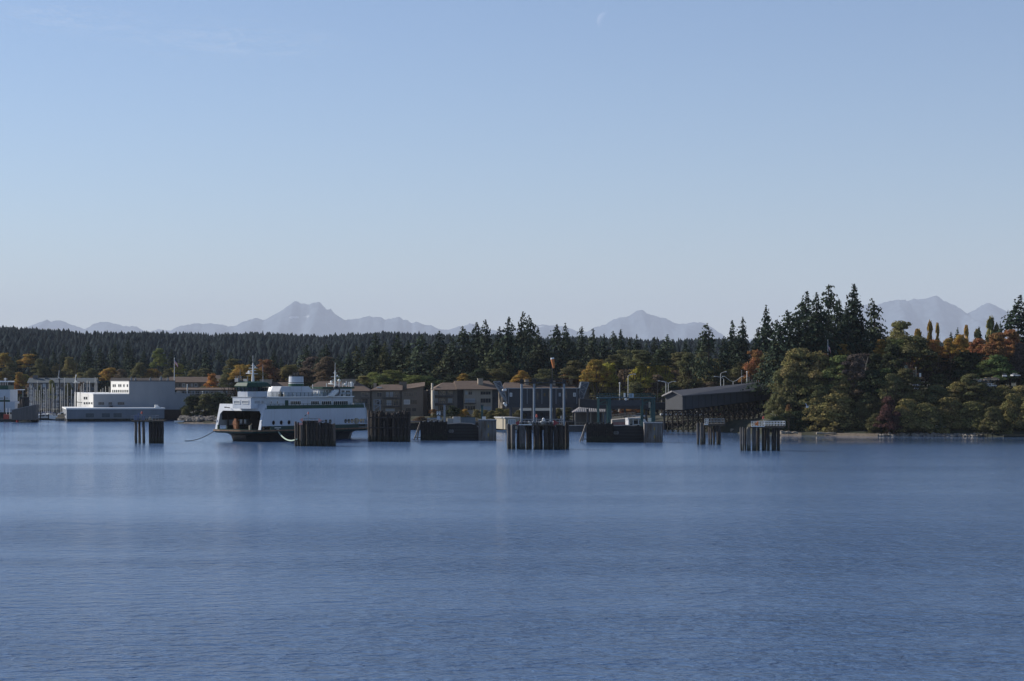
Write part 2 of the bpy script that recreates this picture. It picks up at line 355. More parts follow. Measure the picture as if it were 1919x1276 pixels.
# ------------------------------------------------------------------ the big pale maintenance shed on the left
def maintenance():
    f = Frame(175, 824, 17); r = f.thing('maintenance_building', 'large pale blue grey boatyard hall with a white sunlit end and a taller upper block', 'building')
    xr = f.x(355); d = f.y(140); zt = f.z(739)
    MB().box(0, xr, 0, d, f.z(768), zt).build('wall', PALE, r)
    MB().box(f.x(300), xr - .1, .15, d - 0.3, 0.2, f.z(768) - .02).build('base', mat('brown_quay', (.05, .035, .03), .9, var=.3), r)
    MB().box(-0.1, f.x(300) - .1, .15, d - .3, 0.2, f.z(768) - .02).build('base', CHAR, r)
    LIT = mat('sunlit_end_cladding', (.54, .54, .52), .7, var=.08, scale=.3)  # end paler than the front: sunlight put into its colour
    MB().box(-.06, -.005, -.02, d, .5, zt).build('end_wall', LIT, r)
    x0, x1 = f.x(242), f.x(328); d2 = f.y(208, x0); z2 = f.z(714.5)
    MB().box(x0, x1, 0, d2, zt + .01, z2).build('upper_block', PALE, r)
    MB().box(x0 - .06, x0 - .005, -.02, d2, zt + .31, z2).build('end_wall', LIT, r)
    MB().box(x0 - .15, x1 + .15, -.12, d2 + .2, z2, z2 + .35).build('roof_edge', DKGREY, r)
    MB().box(-.15, x0 - .2, -.12, d + .15, zt, zt + .3).build('roof_edge', WHITE2, r)
    MB().prism([(x1 + .2, -.1, zt - .1), (xr + .2, -.1, zt - 1.0), (xr + .2, -.1, zt + .02), (x1 + .2, -.1, zt + .9)], (0, d2, 0)).build('side_roof', PALE, r)
    for c in (217.5 - 5, 216, 223, 226.5, 232.5, 239):
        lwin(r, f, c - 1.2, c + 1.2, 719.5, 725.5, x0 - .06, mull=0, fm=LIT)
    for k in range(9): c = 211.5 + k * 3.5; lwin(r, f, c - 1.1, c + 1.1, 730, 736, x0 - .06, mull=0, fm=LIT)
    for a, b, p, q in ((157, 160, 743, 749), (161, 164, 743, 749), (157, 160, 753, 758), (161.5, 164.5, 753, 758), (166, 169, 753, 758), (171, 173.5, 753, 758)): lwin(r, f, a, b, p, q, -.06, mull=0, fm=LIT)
    for a, b, m in ((184, 195.5, 3), (203, 210.5, 2), (220, 233.5, 3)): fwin(r, f, a, b, 753, 759, 0, mull=m, fm=PALE)
    MB().box(f.x(205), f.x(211), -.9, 0, f.z(764), f.z(760)).build('awning', DKGREY, r)
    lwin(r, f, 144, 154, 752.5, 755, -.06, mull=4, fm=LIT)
    # rooftop bits
    for c, h in ((247, 1.0), (255, .8), (283, .9), (303, 1.6), (316, .8)):
        x = f.x(c); MB().box(x - .4, x + .4, 2, 2.8, z2 + .35, z2 + .35 + h).tube((x, 2.4, z2 + .3 + h), (x, 2.4, z2 + .9 + h), .15).build('roof_vent', STEEL, r)
    # flag on the roof
    fx, fy = f.wx(f.x(327), 0.6)
    g = thing('flagpole', 'tall white flagpole with a small flag on the boatyard hall roof', 'flagpole', (fx, fy, z2 + f.o.z + .33))
    H = Z_(671, fy) - z2 - .33
    MB().tube((0, 0, 0), (0, 0, H), .16, .09).ball((0, 0, H), .2).build('pole', WHITE2, g)
    flag_mesh(g, H - 2.9, 1.3, 2.6, 0.35)
    # long low block on the quay in front
    f2 = Frame(125, 806, 15); q = f2.thing('quay_warehouse', 'long low slate grey quayside warehouse with a bright white flat roof edge', 'building')
    w2 = f2.x(308); dd = f2.y(117.5)
    MB().box(0, w2, 0, dd, f2.z(785), f2.z(767.2)).build('wall', mat('slate_cladding', (.19, .21, .235), .75, var=.16, scale=.4, stretch=(1, 1, .3)), q)
    MB().box(-.25, w2 + .3, -.3, dd + .2, f2.z(767.2), f2.z(764.6)).build('roof_edge', WHITE2, q)
    MB().box(.2, w2 - .2, .25, dd - .2, -1, f2.z(785) - .02).build('base', CHAR, q)
    b = MB()
    for k in range(34): x = .5 + (w2 - 1) * k / 33; b.tube((x, .02, -2), (x, .02, f2.z(785)), .18, n=6)
    b.box(0, w2, -.12, .2, f2.z(787.3), f2.z(786)); b.build('fender_rail', TIMBER, q)
    for c in (160, 190, 212): x = f2.x(c); window(q, 'front', x, x + 3.6, f2.z(783), f2.z(774), 0, fm=STEEL, pm=SLATE, mull=0, name='door')
    for c in (119.5, 121, 123): lwin(q, f2, c - .6, c + .6, 774, 780, 0, mull=0)
    x = f2.x(291); MB().box(x, x + 1.2, 2, 3.4, f2.z(764.6), f2.z(759)).prism([(x + 1.2, 2, f2.z(764.6)), (x + 2.4, 2, f2.z(764.6)), (x + 1.2, 2, f2.z(760.5))], (0, 1.4, 0)).build('roof_hatch', WHITE2, q)
def flag_mesh(root, z, h, L, droop):
    """a limp striped flag with a blue corner hanging from the pole"""
    n = 9; vs = []; fs = []
    for i in range(n + 1):
        for j in range(8):
            t = i / n; v = j / 7
            vs.append((0.12 + L * t * .55, 0.22 * math.sin(t * 7 + v), z + h * v + h * .8 - L * t * .75 - droop * t * t))
    fs = [(i * 8 + j, (i + 1) * 8 + j, (i + 1) * 8 + j + 1, i * 8 + j + 1) for i in range(n) for j in range(7)]
    red = [f for k, f in enumerate(fs) if k % 7 % 2 == 0 and not (k // 7 < 4 and k % 7 > 3)]
    wht = [f for k, f in enumerate(fs) if k % 7 % 2 == 1 and not (k // 7 < 4 and k % 7 > 3)]
    blu = [f for k, f in enumerate(fs) if k // 7 < 4 and k % 7 > 3]
    def used(fs_):
        ids = sorted({i for f in fs_ for i in f}); mp = {i: k for k, i in enumerate(ids)}
        return MB().add([vs[i] for i in ids], [tuple(mp[i] for i in f) for f in fs_], True)
    fl = used(red).build('flag', mat('flag_red', (.5, .05, .06), .8), root)
    used(wht).build('white_stripes', mat('flag_white', (.75, .72, .72), .8), fl)
    used(blu).build('blue_corner', mat('flag_blue', (.04, .05, .2), .8), fl)
maintenance()

# ------------------------------------------------------------------ houses behind the marina
def long_house(name, label, cat, px0, px1, yr, ye, yb, Y, rz, wallm, roofm, depth=12, hips=(0, 0), nwin=8, rows=1, chim=(), pane=GLASS, wallz=None, railing=False):
    """a long house: walls, a pitched roof, a row or more of windows"""
    f = Frame(px0, Y, rz); r = f.thing(name, label, cat)
    w = f.x(px1); ze, zr = f.z(ye), f.z(yr); zb = f.z(yb) if wallz is None else wallz
    MB().box(0, w, 0, depth, zb, ze - .22).build('wall', wallm, r)
    g = MB(); gable(g, -.8, w + .8, -.9, depth + .9, ze, zr, *hips)
    if hips[0] == 0: g.add([(0, 0, ze - .3), (0, depth, ze - .3), (0, depth / 2, zr - .35)], [(0, 1, 2)])
    if hips[1] == 0: g.add([(w, 0, ze - .3), (w, depth, ze - .3), (w, depth / 2, zr - .35)], [(0, 1, 2)])
    rf = g.build('roof', roofm, r)
    h = (ze - zb) / rows
    for q in range(rows):
        for k in range(nwin):
            a = w * (k + .18) / nwin; b = w * (k + .82) / nwin
            z0 = zb + h * q + h * .3; window(r, 'front', a, b, z0, zb + h * q + h * .85, 0, fm=(TANW if k % 3 else WHITE2), pm=(GREYG if (k * 7 + q * 3) % 5 == 0 else pane), mull=1 + k % 2)
    for c, c2, yt in chim:
        x0, x1 = f.x(c, depth / 2 - 2), f.x(c2, depth / 2 - 2)
        MB().box(x0, x1, depth / 2 - 2, depth / 2, ze, f.z(yt, x0, depth / 2)).box(x0 - .1, x1 + .1, depth / 2 - 2.1, depth / 2 + .1, f.z(yt, x0, depth / 2), f.z(yt, x0, depth / 2) + .2).build('chimney', wallm, rf)
    if railing:
        m = MB(); zz = zb + h * rows * .5
        for k in range(int(w / 1.2)): m.box(k * 1.2, k * 1.2 + .08, -1.5, -1.42, zz, zz + 1)
        m.box(0, w, -1.52, -1.4, zz + 1, zz + 1.08); m.box(0, w, -1.5, 0, zz - .15, zz); m.build('balcony', WHITE2, r)
    return f, r
long_house('condominium', 'blue grey waterfront condominium behind the sailboat masts with a slate roof', 'building', 54, 178, 708, 717, 766, 1010, 6, BLUEG, SLATE, depth=14, nwin=15, rows=4, chim=((62, 70, 704), (84, 86, 707)))
long_house('terrace_house', 'low dark brown terrace with a long roof above the boatyard on the left', 'house', 208, 318, 708, 714, 722, 1050, 3, GREYW, mat('dark_shingles', (.05, .042, .038), .9, var=.3, scale=1), depth=12, nwin=12, rows=1)
long_house('terrace_house', 'long brown roofed terrace just right of the boatyard flagpole', 'house', 318, 386, 706, 716, 729, 960, 4, GREYW, BROWNR, depth=12, nwin=9, rows=1)
long_house('terrace_house', 'brown roofed terrace with white lit chimneys right of the orange tree', 'house', 405, 446, 703, 715, 729, 950, 4, GREYW, BROWNR, depth=12, nwin=5, rows=1)
long_house('waterfront_house', 'low flat roofed brown house peeping over the dark shrubs by the boatyard', 'house', 331, 436, 726.5, 730, 745, 905, 4, TANW, BROWNR, depth=10, nwin=12, rows=1, railing=True)

# ------------------------------------------------------------------ brown apartments behind the ferry and the slips
def walls(root, x0, x1, y0, y1, z0, z1, m): return MB().box(x0, x1, y0, y1, z0, z1).build('wall', m, root)
def balcony(root, f, px0, px1, py, y=-1.4, m=None, depth=1.4):
    x0, x1 = f.x(px0, y), f.x(px1, y); z = f.z(py, x0, y); b = MB()
    b.box(x0, x1, y, y + depth, z - .2, z)
    n = max(2, int((x1 - x0) / .7))
    for k in range(n + 1): x = x0 + (x1 - x0 - .06) * k / n; b.box(x, x + .06, y, y + .06, z, z + 1)
    b.box(x0, x1, y - .02, y + .08, z + 1, z + 1.08)
    return b.build('balcony', m or DKGREY, root)
def apartments():
    f = Frame(505, 722, 2); zb = 3.0
    r = f.thing('apartment_building', 'long brown apartment block behind the ferry and the tall pile cluster', 'apartment block')
    X = f.x
    for a, b, ye, yr, hl, hr, dp in ((505, 570, 734, 716, 0, 4, 16), (571.5, 694, 732.5, 714.5, 5, 6, 17), (696, 751, 731, 720.5, 4, 0, 13)):
        walls(r, X(a), X(b), 0, dp, zb, f.z(ye) - .24, GREYW)
        g = MB(); gable(g, X(a) - .6, X(b) + .6, -.8, dp + .8, f.z(ye), f.z(yr), hl, hr); g.build('roof', BROWNR, r)
    # right end: a roof that climbs to the right over a plain grey wall
    x0, x1 = X(752.5), X(793); ze, zt = f.z(731), f.z(723)
    MB().prism([(x0, -.5, zb), (x1, -.5, zb), (x1, -.5, zt - .3), (x0, -.5, ze - .3)], (0, 14, 0)).build('wall', GREYW, r)
    MB().prism([(x0 - .4, -1.2, ze - .28), (x1 + .5, -1.2, zt - .28), (x1 + .5, -1.2, zt), (x0 - .4, -1.2, ze)], (0, 9, 0)).build('roof', BROWNR, r)
    MB().prism([(x0 - .4, 7.82, ze - .28), (x1 + .5, 7.82, zt - .28), (x1 + .5, 15, zt + 1.2), (x0 - .4, 15, ze + 1.6)], (0, 0, .25)).build('roof', BROWNR, r)
    walls(r, x1 + .02, X(801, 3), 3, 14, zb, f.z(732, x1, 3), GREYW)
    for a, b, yt in ((487, 509, 712), (640, 666, 711), (748, 762, 716), (700, 705, 719)):
        xx, xe = X(a, 6), X(b, 6); MB().box(xx, xe, 6, 9, f.z(731, xx, 6), f.z(yt, xx, 6)).box(xx - .15, xe + .15, 5.9, 9.1, f.z(yt, xx, 6), f.z(yt, xx, 6) + .2).build('chimney', TANW if a != 748 else GREYW, r)
    for k in range(4): x = X(706 + k * 2.4); MB().box(x, x + .3, 1.6, 2.4, f.z(727), f.z(725.4) + .1).build('roof_vent', WHITE2, r)
    for a, b, p, q, kw in ((757, 770, 735, 742, {}), (771, 781.5, 735, 742, {}), (757, 768, 749, 757.5, dict(pm=GREYG, fm=WHITE2, bars_h=1)), (769, 781.5, 749, 757, {}), (760, 770, 764, 771, {}), (772, 780, 764, 771, {})):
        fwin(r, f, a, b, p, q, -.5, mull=2, **({'fm': GREYW} | {k: v for k, v in kw.items() if k != 'bars_h'}))
    for a, b, p, q, pm in ((677, 690, 735, 744, GLASS), (678, 690, 747, 757, GLASS), (723, 729, 734, 744, GREYG), (730, 737, 734, 744, GREYG), (739, 747, 734, 744, GLASS), (724, 734, 749, 760, GREYG), (737, 747, 749, 760, GLASS), (706, 716, 735, 744, GLASS), (706, 716, 749, 759, GLASS), (664, 673, 748, 757, GLASS), (516, 528, 736, 744, GLASS), (722, 740, 765, 771, GREYG)):
        fwin(r, f, a, b, p, q, 0, fm=TANW, pm=pm, mull=1)
    for a, b, p in ((717, 750, 745.5), (717, 750, 761), (664, 692, 758), (676, 692, 745.5)): balcony(r, f, a, b, p)
    f = Frame(813, 716, 8); zb = 3.2
    r = f.thing('apartment_building', 'brown three storey apartment block with a sunlit white end wall behind the boat slips', 'apartment block')
    X = f.x; d = 15
    walls(r, X(815), X(857), 0, d, zb, f.z(730) - .24, GREYW)
    g = MB(); gable(g, X(812), X(866), -1.6, d + 1, f.z(730), f.z(717), 4, 0); g.build('roof', BROWNR, r)
    # the lit end wall stands proud as a fin, with balconies round the corner
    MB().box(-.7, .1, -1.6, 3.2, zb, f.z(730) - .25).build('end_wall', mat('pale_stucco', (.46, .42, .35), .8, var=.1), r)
    yy = f.y(801, 0)
    MB().box(-.3, X(815) - .02, 3.5, min(yy, 34), zb, f.z(731)).build('wall', TANW, r)
    for k in range(3): window(r, 'left', 8, 11, zb + 1.2 + 3 * k, zb + 3 + 3 * k, -.3, fm=TANW, mull=1); window(r, 'left', 16, 20, zb + 1.2 + 3 * k, zb + 3 + 3 * k, -.3, fm=TANW, mull=1)
    MB().box(X(809, 2), X(812, 2), 2, 4, f.z(730), f.z(718)).build('chimney', mat('pale_stucco', (0, 0, 0)), r)
    for p in (742, 757): balcony(r, f, 814, 850, p, -1.6, depth=1.6)
    for p, q in ((732, 740), (746, 755), (760, 769)):
        fwin(r, f, 814.5, 821, p, q, 0, fm=TANW, mull=1, pm=GREYG); fwin(r, f, 823, 835, p, q, 0, fm=TANW, mull=2); fwin(r, f, 839, 848, p, q, 0, fm=TANW, mull=1, pm=GLASS if p != 746 else GREYG)
    walls(r, X(857) + .02, X(869) - .02, 1.5, d, zb, f.z(731), DKGREY)
    walls(r, X(869), X(922), -.6, d, zb, f.z(729) - .24, TANW)
    walls(r, X(922) + .02, X(934), 1, d, zb, f.z(731), DKGREY)
    g = MB(); gable(g, X(855), X(936), -1.5, d + 1, f.z(729), f.z(713.5), 0, 3); g.build('roof', BROWNR, r)
    xx, xe = X(896, 3), X(905, 3); MB().box(xx, xe, 3, 5, f.z(728), f.z(710, xx, 3)).box(xx - .12, xe + .12, 2.9, 5.1, f.z(710, xx, 3), f.z(710, xx, 3) + .2).build('chimney', TANW, r)
    for a, b, p, q, m, pm in ((871, 877, 733, 740, 0, GREYG), (877.5, 885, 733, 740, 1, GLASS), (900, 920, 733, 740, 3, GLASS), (871, 891, 746, 755, 2, GREYG), (900, 920, 746, 755, 3, GLASS), (871, 891, 760, 769, 3, GLASS), (901, 921, 761, 769, 1, GREYG)):
        fwin(r, f, a, b, p, q, -.6, fm=TANW, pm=pm, mull=m)
    balcony(r, f, 870, 892, 755.5, -1.8, depth=1.2); balcony(r, f, 923, 934, 744, -.2, depth=1.2); balcony(r, f, 858, 868, 744, .2, depth=1.2); balcony(r, f, 858, 868, 757, .2, depth=1.2)
    f = Frame(941, 752, 6); r = f.thing('apartment_building', 'brown roofed apartment block half hidden behind the overhead boarding gallery', 'apartment block')
    X = f.x
    walls(r, X(941), X(1104), 0, 15, zb, f.z(729) - .24, GREYW)
    for a, b, yr, ye, hl, hr in ((940, 1004, 716, 728.5, 2, 3), (1004.5, 1050, 717, 729, 2, 2), (1050.5, 1106, 716, 728, 3, 0)):
        g = MB(); gable(g, X(a), X(b), -1, 15.8, f.z(ye), f.z(yr), hl, hr); g.build('roof', BROWNR, r)
    for a, b, yt in ((984, 991, 711), (1061, 1073, 711), (1036, 1041, 713)):
        xx, xe = X(a, 4), X(b, 4); MB().box(xx, xe, 4, 6, f.z(727), f.z(yt, xx, 4)).build('chimney', TANW, r)
    for k in range(9):
        for p, q in ((733, 740), (747, 755)): fwin(r, f, 948 + k * 17, 957 + k * 17, p, q, 0, fm=TANW, mull=1)
apartments()
# ------------------------------------------------------------------ the moored car ferry
def superellipse(a, b, n=16):
    return [(a * abs(math.cos(t)) ** .6 * (1 if math.cos(t) >= 0 else -1), b * abs(math.sin(t)) ** .6 * (1 if math.sin(t) >= 0 else -1)) for t in [2 * math.pi * k / n for k in range(n)]]
def loft(mb, rings, smooth=False, close=(True, True)):
    n = len(rings[0]); vs = [p for r_ in rings for p in r_]
    fs = [(i * n + k, i * n + (k + 1) % n, (i + 1) * n + (k + 1) % n, (i + 1) * n + k) for i in range(len(rings) - 1) for k in range(n)]
    mb.add(vs, fs, smooth)
    if close[0]: mb.add(rings[0], [tuple(range(n))[::-1]])
    if close[1]: mb.add(rings[-1], [tuple(range(n))])
FW = mat('ferry_white', (0.50, 0.54, 0.59), 0.5, var=0.12, scale=0.22, stretch=(1, 1, .45), streak=.30)
def ferry():
    f = Frame(488, 541, 50); r = f.thing('car_ferry', 'white and green double ended car ferry moored with its open dark car deck facing left', 'ferry')
    L = f.x(691); B = f.y(403); ym = B / 2
    zc = 3.3; zb_ = f.z(799); zs = f.z(767); zt = f.z(757.5)           # car deck, belt top, side top, end wall top
    # underwater body and dark hull: a pointed double-ended boat under a wide deck
    def ring(z, inset, tip):
        h = (B / 2 - inset); return [(tip, ym - h * .35, z), (tip + 5, ym - h * .8, z), (tip + 11, ym - h, z), (L - tip - 11, ym - h, z), (L - tip - 5, ym - h * .8, z), (L - tip, ym - h * .35, z),
                                     (L - tip, ym + h * .35, z), (L - tip - 5, ym + h * .8, z), (L - tip - 11, ym + h, z), (11 + tip, ym + h, z), (5 + tip, ym + h * .8, z), (tip, ym + h * .35, z)]
    m = MB(); loft(m, [ring(-2, 1.6, 1.6), ring(0, 1.1, .9), ring(1.7, .5, .4), ring(2.35, .2, -1.2)])
    m.build('hull', mat('hull_black', (.010, .013, .014), .45, var=.3, scale=.5), r)
    # green rubbing belt with flared ends and a rusty lip
    def deck(z, o): h = B / 2 + o; return [(-2.6 - o, ym - h * .45, z), (-1.6 - o, ym - h * .85, z), (1.2, ym - h, z), (L - 1.2, ym - h, z), (L + 1.6 + o, ym - h * .85, z), (L + 2.6 + o, ym - h * .45, z),
                                           (L + 2.6 + o, ym + h * .45, z), (L + 1.6 + o, ym + h * .85, z), (L - 1.2, ym + h, z), (1.2, ym + h, z), (-1.6 - o, ym + h * .85, z), (-2.6 - o, ym + h * .45, z)]
    m = MB(); loft(m, [deck(2.36, -.3), deck(2.8, .12), deck(zc, .12)]); belt = m.build('deck_belt', mat('ferry_green', (.014, .050, .040), .5, var=.25, scale=.6), r)
    m = MB(); loft(m, [deck(2.86, .20), deck(zc - .05, .20)], close=(False, False)); m.build('rusty_lip', mat('rust_lip', (.24, .15, .09), .8, var=.5, scale=1.2), belt)
    MB().box(4, L - 4, .06, .5, zc - .02, zb_).box(4, L - 4, B - .5, B - .06, zc - .02, zb_).build('green_bulwark', mat('ferry_green', (0, 0, 0)), r)
    # the near side from the belt up, raked at both ends, with round ports cut as real holes
    def side(y, ports, name):
        m = MB(); t = .25; xs0 = lambda z: .0 + 1.75 * (z - zc) / (zs - zc)
        cuts = sorted(ports); zp0, zp1 = f.z(797), f.z(788.5)
        def slab(poly): m.prism([(x, y, z) for x, z in poly], (0, t, 0))
        slab([(0 + xs0(zb_), zb_), (L - xs0(zb_) * .6, zb_), (L - xs0(zp0) * .6, zp0), (xs0(zp0), zp0)])
        slab([(xs0(zp1), zp1), (L - xs0(zp1) * .6, zp1), (L - 1.1, zs), (xs0(zs), zs)])
        xa = xs0(zp0); e = [xa]
        for c in cuts: e += [c - .62, c + .62]
        e.append(L - xs0(zp0) * .6)
        for a, b in zip(e[0::2], e[1::2]): slab([(a, zp0), (b, zp0), (b, zp1), (a, zp1)])
        for c in cuts:                                                   # round off each opening's corners
            zm = (zp0 + zp1) / 2; w2, h2 = .62, (zp1 - zp0) / 2
            for sx in (-1, 1):
                for sz in (-1, 1): slab([(c + sx * w2, zm + sz * h2), (c + sx * w2, zm + sz * h2 * .35), (c + sx * w2 * .7, zm + sz * h2 * .72), (c + sx * w2 * .3, zm + sz * h2)])
        return m.build(name, FW, r)
    ports = [f.x(c) for c in (513, 527.5, 542, 611, 619)]
    side(0, ports + [f.x(c) for c in (648, 654, 660, 666, 671, 677, 682, 686)], 'side_wall')
    side(B - .25, [L * k / 6 for k in range(1, 6)], 'side_wall')
    # bow wall: a portal round the car deck mouth
    def end(x0, sgn, nm):
        w = .9; zo = f.z(770.5); xt = x0 + sgn * 1.75; xo = x0 + sgn * 1.75 * (zo - zc) / (zt - zc)
        m = MB(); tk = (sgn * .3, 0, 0)
        m.prism([(x0, 0, zc), (x0, w, zc), (xo, w, zo), (xt, 0, zt)], tk)
        m.prism([(xt, 0, zt), (xo, w, zo), (xo, w + .9, zo + .0), (xt, ym, zt)], tk)
        m.prism([(x0, B, zc), (x0, B - w, zc), (xo, B - w, zo), (xt, B, zt)], tk)
        m.prism([(xt, B, zt), (xo, B - w, zo), (xo, B - w - .9, zo), (xt, ym, zt)], tk)
        m.prism([(xo, w + .9, zo), (xo, B - w - .9, zo), (xt, ym, zt)], tk)
        for y, s in ((w, 1), (B - w, -1)): m.prism([(xo, y, zo), (xo, y + s * .9, zo), (x0 + (xo - x0) * .82, y, zc + (zo - zc) * .82)], tk)
        e = m.build(nm, FW, r)
        return e, xo, zo
    e, xo, zo = end(0.0, 1, 'bow_wall')
    for c in (430, 450, 468):                                            # lamp brackets that throw long shadows on the bow wall
        y = f.y(c, 1.2); z = f.z(764, 1.2, y); MB().tube((1.3, y, z), (-.1, y, z + .15), .12).box(-.55, -.1, y - .22, y + .22, z, z + .3).build('lamp_bracket', DKGREY, e)
    end(L, -1, 'stern_wall')
    # car deck: floor, ceiling, dark linings, columns, gear
    dk = mat('car_deck_dark', (.035, .026, .022), .9, var=.4, scale=.5)
    MB().box(.6, L - .6, .3, B - .3, zc - .2, zc).build('car_deck', mat('deck_rust', (.12, .085, .06), .85, var=.4, scale=.5), r)
    MB().box(1.9, L - 1.9, .28, B - .28, zo + .05, zo + .3).build('car_deck_ceiling', dk, r)
    lin = MB(); lin.box(2.2, L - 2.2, .45, .6, f.z(788), zo + .04).box(2.2, L - 2.2, B - .6, B - .45, f.z(788), zo + .04).build('lining', dk, r)
    MB().box(8, 20, ym - 3.2, ym - 1.2, zc + .01, zo).box(8.5, 24, ym + 1.0, ym + 4.2, zc + .01, zo).box(24.5, 25, .6, B - .6, zc + .01, zo).build('engine_casing', dk, r)
    for k in range(6):
        for y in (2.0, B - 2.0): MB().box(3 + 3 * k, 3.3 + 3 * k, y, y + .3, zc, zo + .04).build('column', dk, r)
    y = f.y(441, 2.5); q = MB().box(2.2, 3.4, y - .7, y + .7, zc, zc + 2.3).box(2.4, 3.2, y - .45, y + .45, zc + 2.3, zc + 2.9).tube((2.2, y - 1.2, zc), (2.2, y - 1.2, zc + 2.0), .1).box(2.1, 2.3, y - 1.3, y + 1.2, zc + 1.3, zc + 1.5)
    q.build('winch', mat('winch_orange', (.30, .12, .05), .7, var=.4), r)
    for c in (423, 430, 452, 459.5): y = f.y(c, 5.5); MB().box(5.4, 5.7, y - .28, y + .28, zc + 1.5, zc + 2.6).build('port_daylight_box', WHITE2, r)  # white boxes stand in for daylight through the far side ports
    y = f.y(468, -.8); MB().box(-1, -.4, y - .2, y + .2, zc, zc + 1.2).tube((-.7, y, zc + 1.1), (.6, y + .6, zc + 1.6), .1).build('bollard', CREAM, r)
    y = f.y(409, -.8); MB().box(-1, -.4, y - .2, y + .2, zc, zc + 1.2).build('bollard', GREEN, r)
    # small white row of oval marks and the lit cabinet towards the stern
    MB().box(f.x(665), f.x(669), -.35, .0, zb_ + .1, f.z(787)).build('stern_locker', CREAM, r)
    # passenger deck
    zp = zs; MB().box(2.0, L - 1.3, .02, B - .02, zp - .02, zp + .15).build('passenger_deck', GREEN, r)
    MB().box(1.9, f.x(500), .02, B - .02, zp + .16, zt - .05).build('bow_deckhouse_base', FW, r)
    yc = 2.6; xa = f.x(470, yc); xb = f.x(661, yc); zr_ = f.z(744.5, 8, yc); yf = f.y(436, xa)
    cab = MB().box(xa, xb, yc, yf, zp + .15, zr_); cab.build('cabin', FW, r)
    MB().box(xa - .1, xb + .2, yc - .5, yf + .5, zr_ + .002, zr_ + .18).build('sun_deck', mat('deck_grey', (.3, .32, .33), .7), r)
    MB().box(f.x(497, yc), xb, yc - .55, yc - .45, zr_ - .1, zr_ + .2).build('sun_deck_edge', WHITE2, r)
    for a, b in ((438.5, 450.5), (453.5, 466)): lwin(r, f, a, b, 750, 757.2, xa, fm=WHITE2, pm=GREYG, mull=0)
    for a, b, p, q, pm, mu in ((476, 487.5, 750, 757, GREYG, 0), (489, 494, 750, 757, GREYG, 0), (506.5, 509.5, 751, 757, GLASS, 0), (518, 521, 751, 757, GLASS, 0), (543.5, 564, 751, 759, GLASS, 5), (582, 598, 751, 759, GLASS, 3), (602, 621, 751, 759, GLASS, 4), (624, 652, 751, 759, GLASS, 6)):
        x0, x1 = f.x(a, yc), f.x(b, yc); window(r, 'front', x0, x1, f.z(q, x0, yc), f.z(p, x0, yc), yc, fm=FW if pm is not GLASS else WHITE2, pm=pm, mull=mu)
    for a, b in ((534, 540),): x0, x1 = f.x(a, yc), f.x(b, yc); window(r, 'front', x0, x1, zp + .2, f.z(750, x0, yc), yc, fm=GREEN, pm=GREEN, mull=0, name='door')
    # open railings along the walkways
    def rail(pts, z, h, nm='railing', m=GREEN, n=24, mesh_=True):
        k = MB()
        for a, b in zip(pts[:-1], pts[1:]):
            a, b = Vector((*a, z)), Vector((*b, z)); u = Vector((0, 0, 1))
            for fr in (.33, .66, 1): k.bar(a + u * h * fr, b + u * h * fr, .07)
            q_ = max(2, int((b - a).length / 1.5))
            for i in range(q_ + 1): p = a + (b - a) * i / q_; k.bar(p, p + u * h, .08)
        return k.build(nm, m, r)
    rail([(f.x(500), .1), (L - 1.2, .1), (L - 1.2, B - .1)], zp + .15, 1.25)
    k = MB(); k.box(f.x(500), L - 1.3, .12, .17, zp + .15, zp + .95); k.build('rail_screen', GREEN, r)
    rail([(f.x(502, yc), yc - .4), (xb, yc - .4), (xb, yf)], zr_ + .18, 1.1)
    # bow bridge: eight-sided wheelhouse with a green flared roof
    xw = f.x(470, yc) + .3; xe = f.x(500, yc)
    zw0, zw1, zwr, zwt = zr_ + .18, f.z(733.5, xw, yc), f.z(725.5, xw, yc), f.z(712.0, xw, yc)
    ywf = f.y(437, xw)
    def oct_(o, z, x1=None): a, b, c, d = xw - o, (x1 or xe) + o, yc - .2 - o, ywf + o; s = 1.8 + o * .4; return [(a + s, c, z), (b, c, z), (b, d, z), (a + s, d, z), (a, d - s, z), (a, c + s, z)]
    m = MB(); loft(m, [oct_(0, zw0), oct_(0, zw1)]); wh = m.build('wheelhouse', FW, r)
    m = MB(); loft(m, [oct_(-.05, zw1 + .01), oct_(.15, zwr)]); m.build('wheelhouse_window', GLASS, wh)
    m = MB(); o0, o1 = oct_(.03, zw1), oct_(.22, zwr)
    for i in range(6):
        a0, a1, b0, b1 = Vector(o0[i]), Vector(o1[i]), Vector(o0[(i + 1) % 6]), Vector(o1[(i + 1) % 6]); nn = max(1, round((b0 - a0).length / 1.3))
        for q_ in range(nn): t = q_ / nn; MB().bar(a0 + (b0 - a0) * t, a1 + (b1 - a1) * t, .14).build('window_post', GREEN, wh)
    m = MB(); loft(m, [oct_(.75, zwr + .02), oct_(.8, zwr + .35), oct_(.1, zwt - .75), oct_(-.9, zwt - .4)]); m.build('wheelhouse_roof', mat('ferry_roof_green', (.008, .048, .030), .5, var=.2), wh)
    k = MB()
    for c in (440, 446.5, 452, 464, 493): y_ = f.y(c, xw + 1); k.tube((xw + 1, min(y_, ywf), zwt - .6), (xw + 1, min(y_, ywf), zwt + 1.1), .09)
    x_ = f.x(494, yc); k.tube((x_, yc + .3, zwt - .6), (x_, yc + .3, f.z(683, x_, yc)), .07); k.tube((xw + 1, f.y(450, xw + 1), zwt - .5), (xw + 1, f.y(450, xw + 1), f.z(692, xw, yc)), .06)
    k.box(xw, xw + .6, ywf - 2, ywf - .6, zwt - .5, zwt + .5).box(xw + 1, xw + 1.5, yc + 3, yc + 4.6, zwt - .5, zwt + .3)
    k.build('antenna', STEEL, wh)
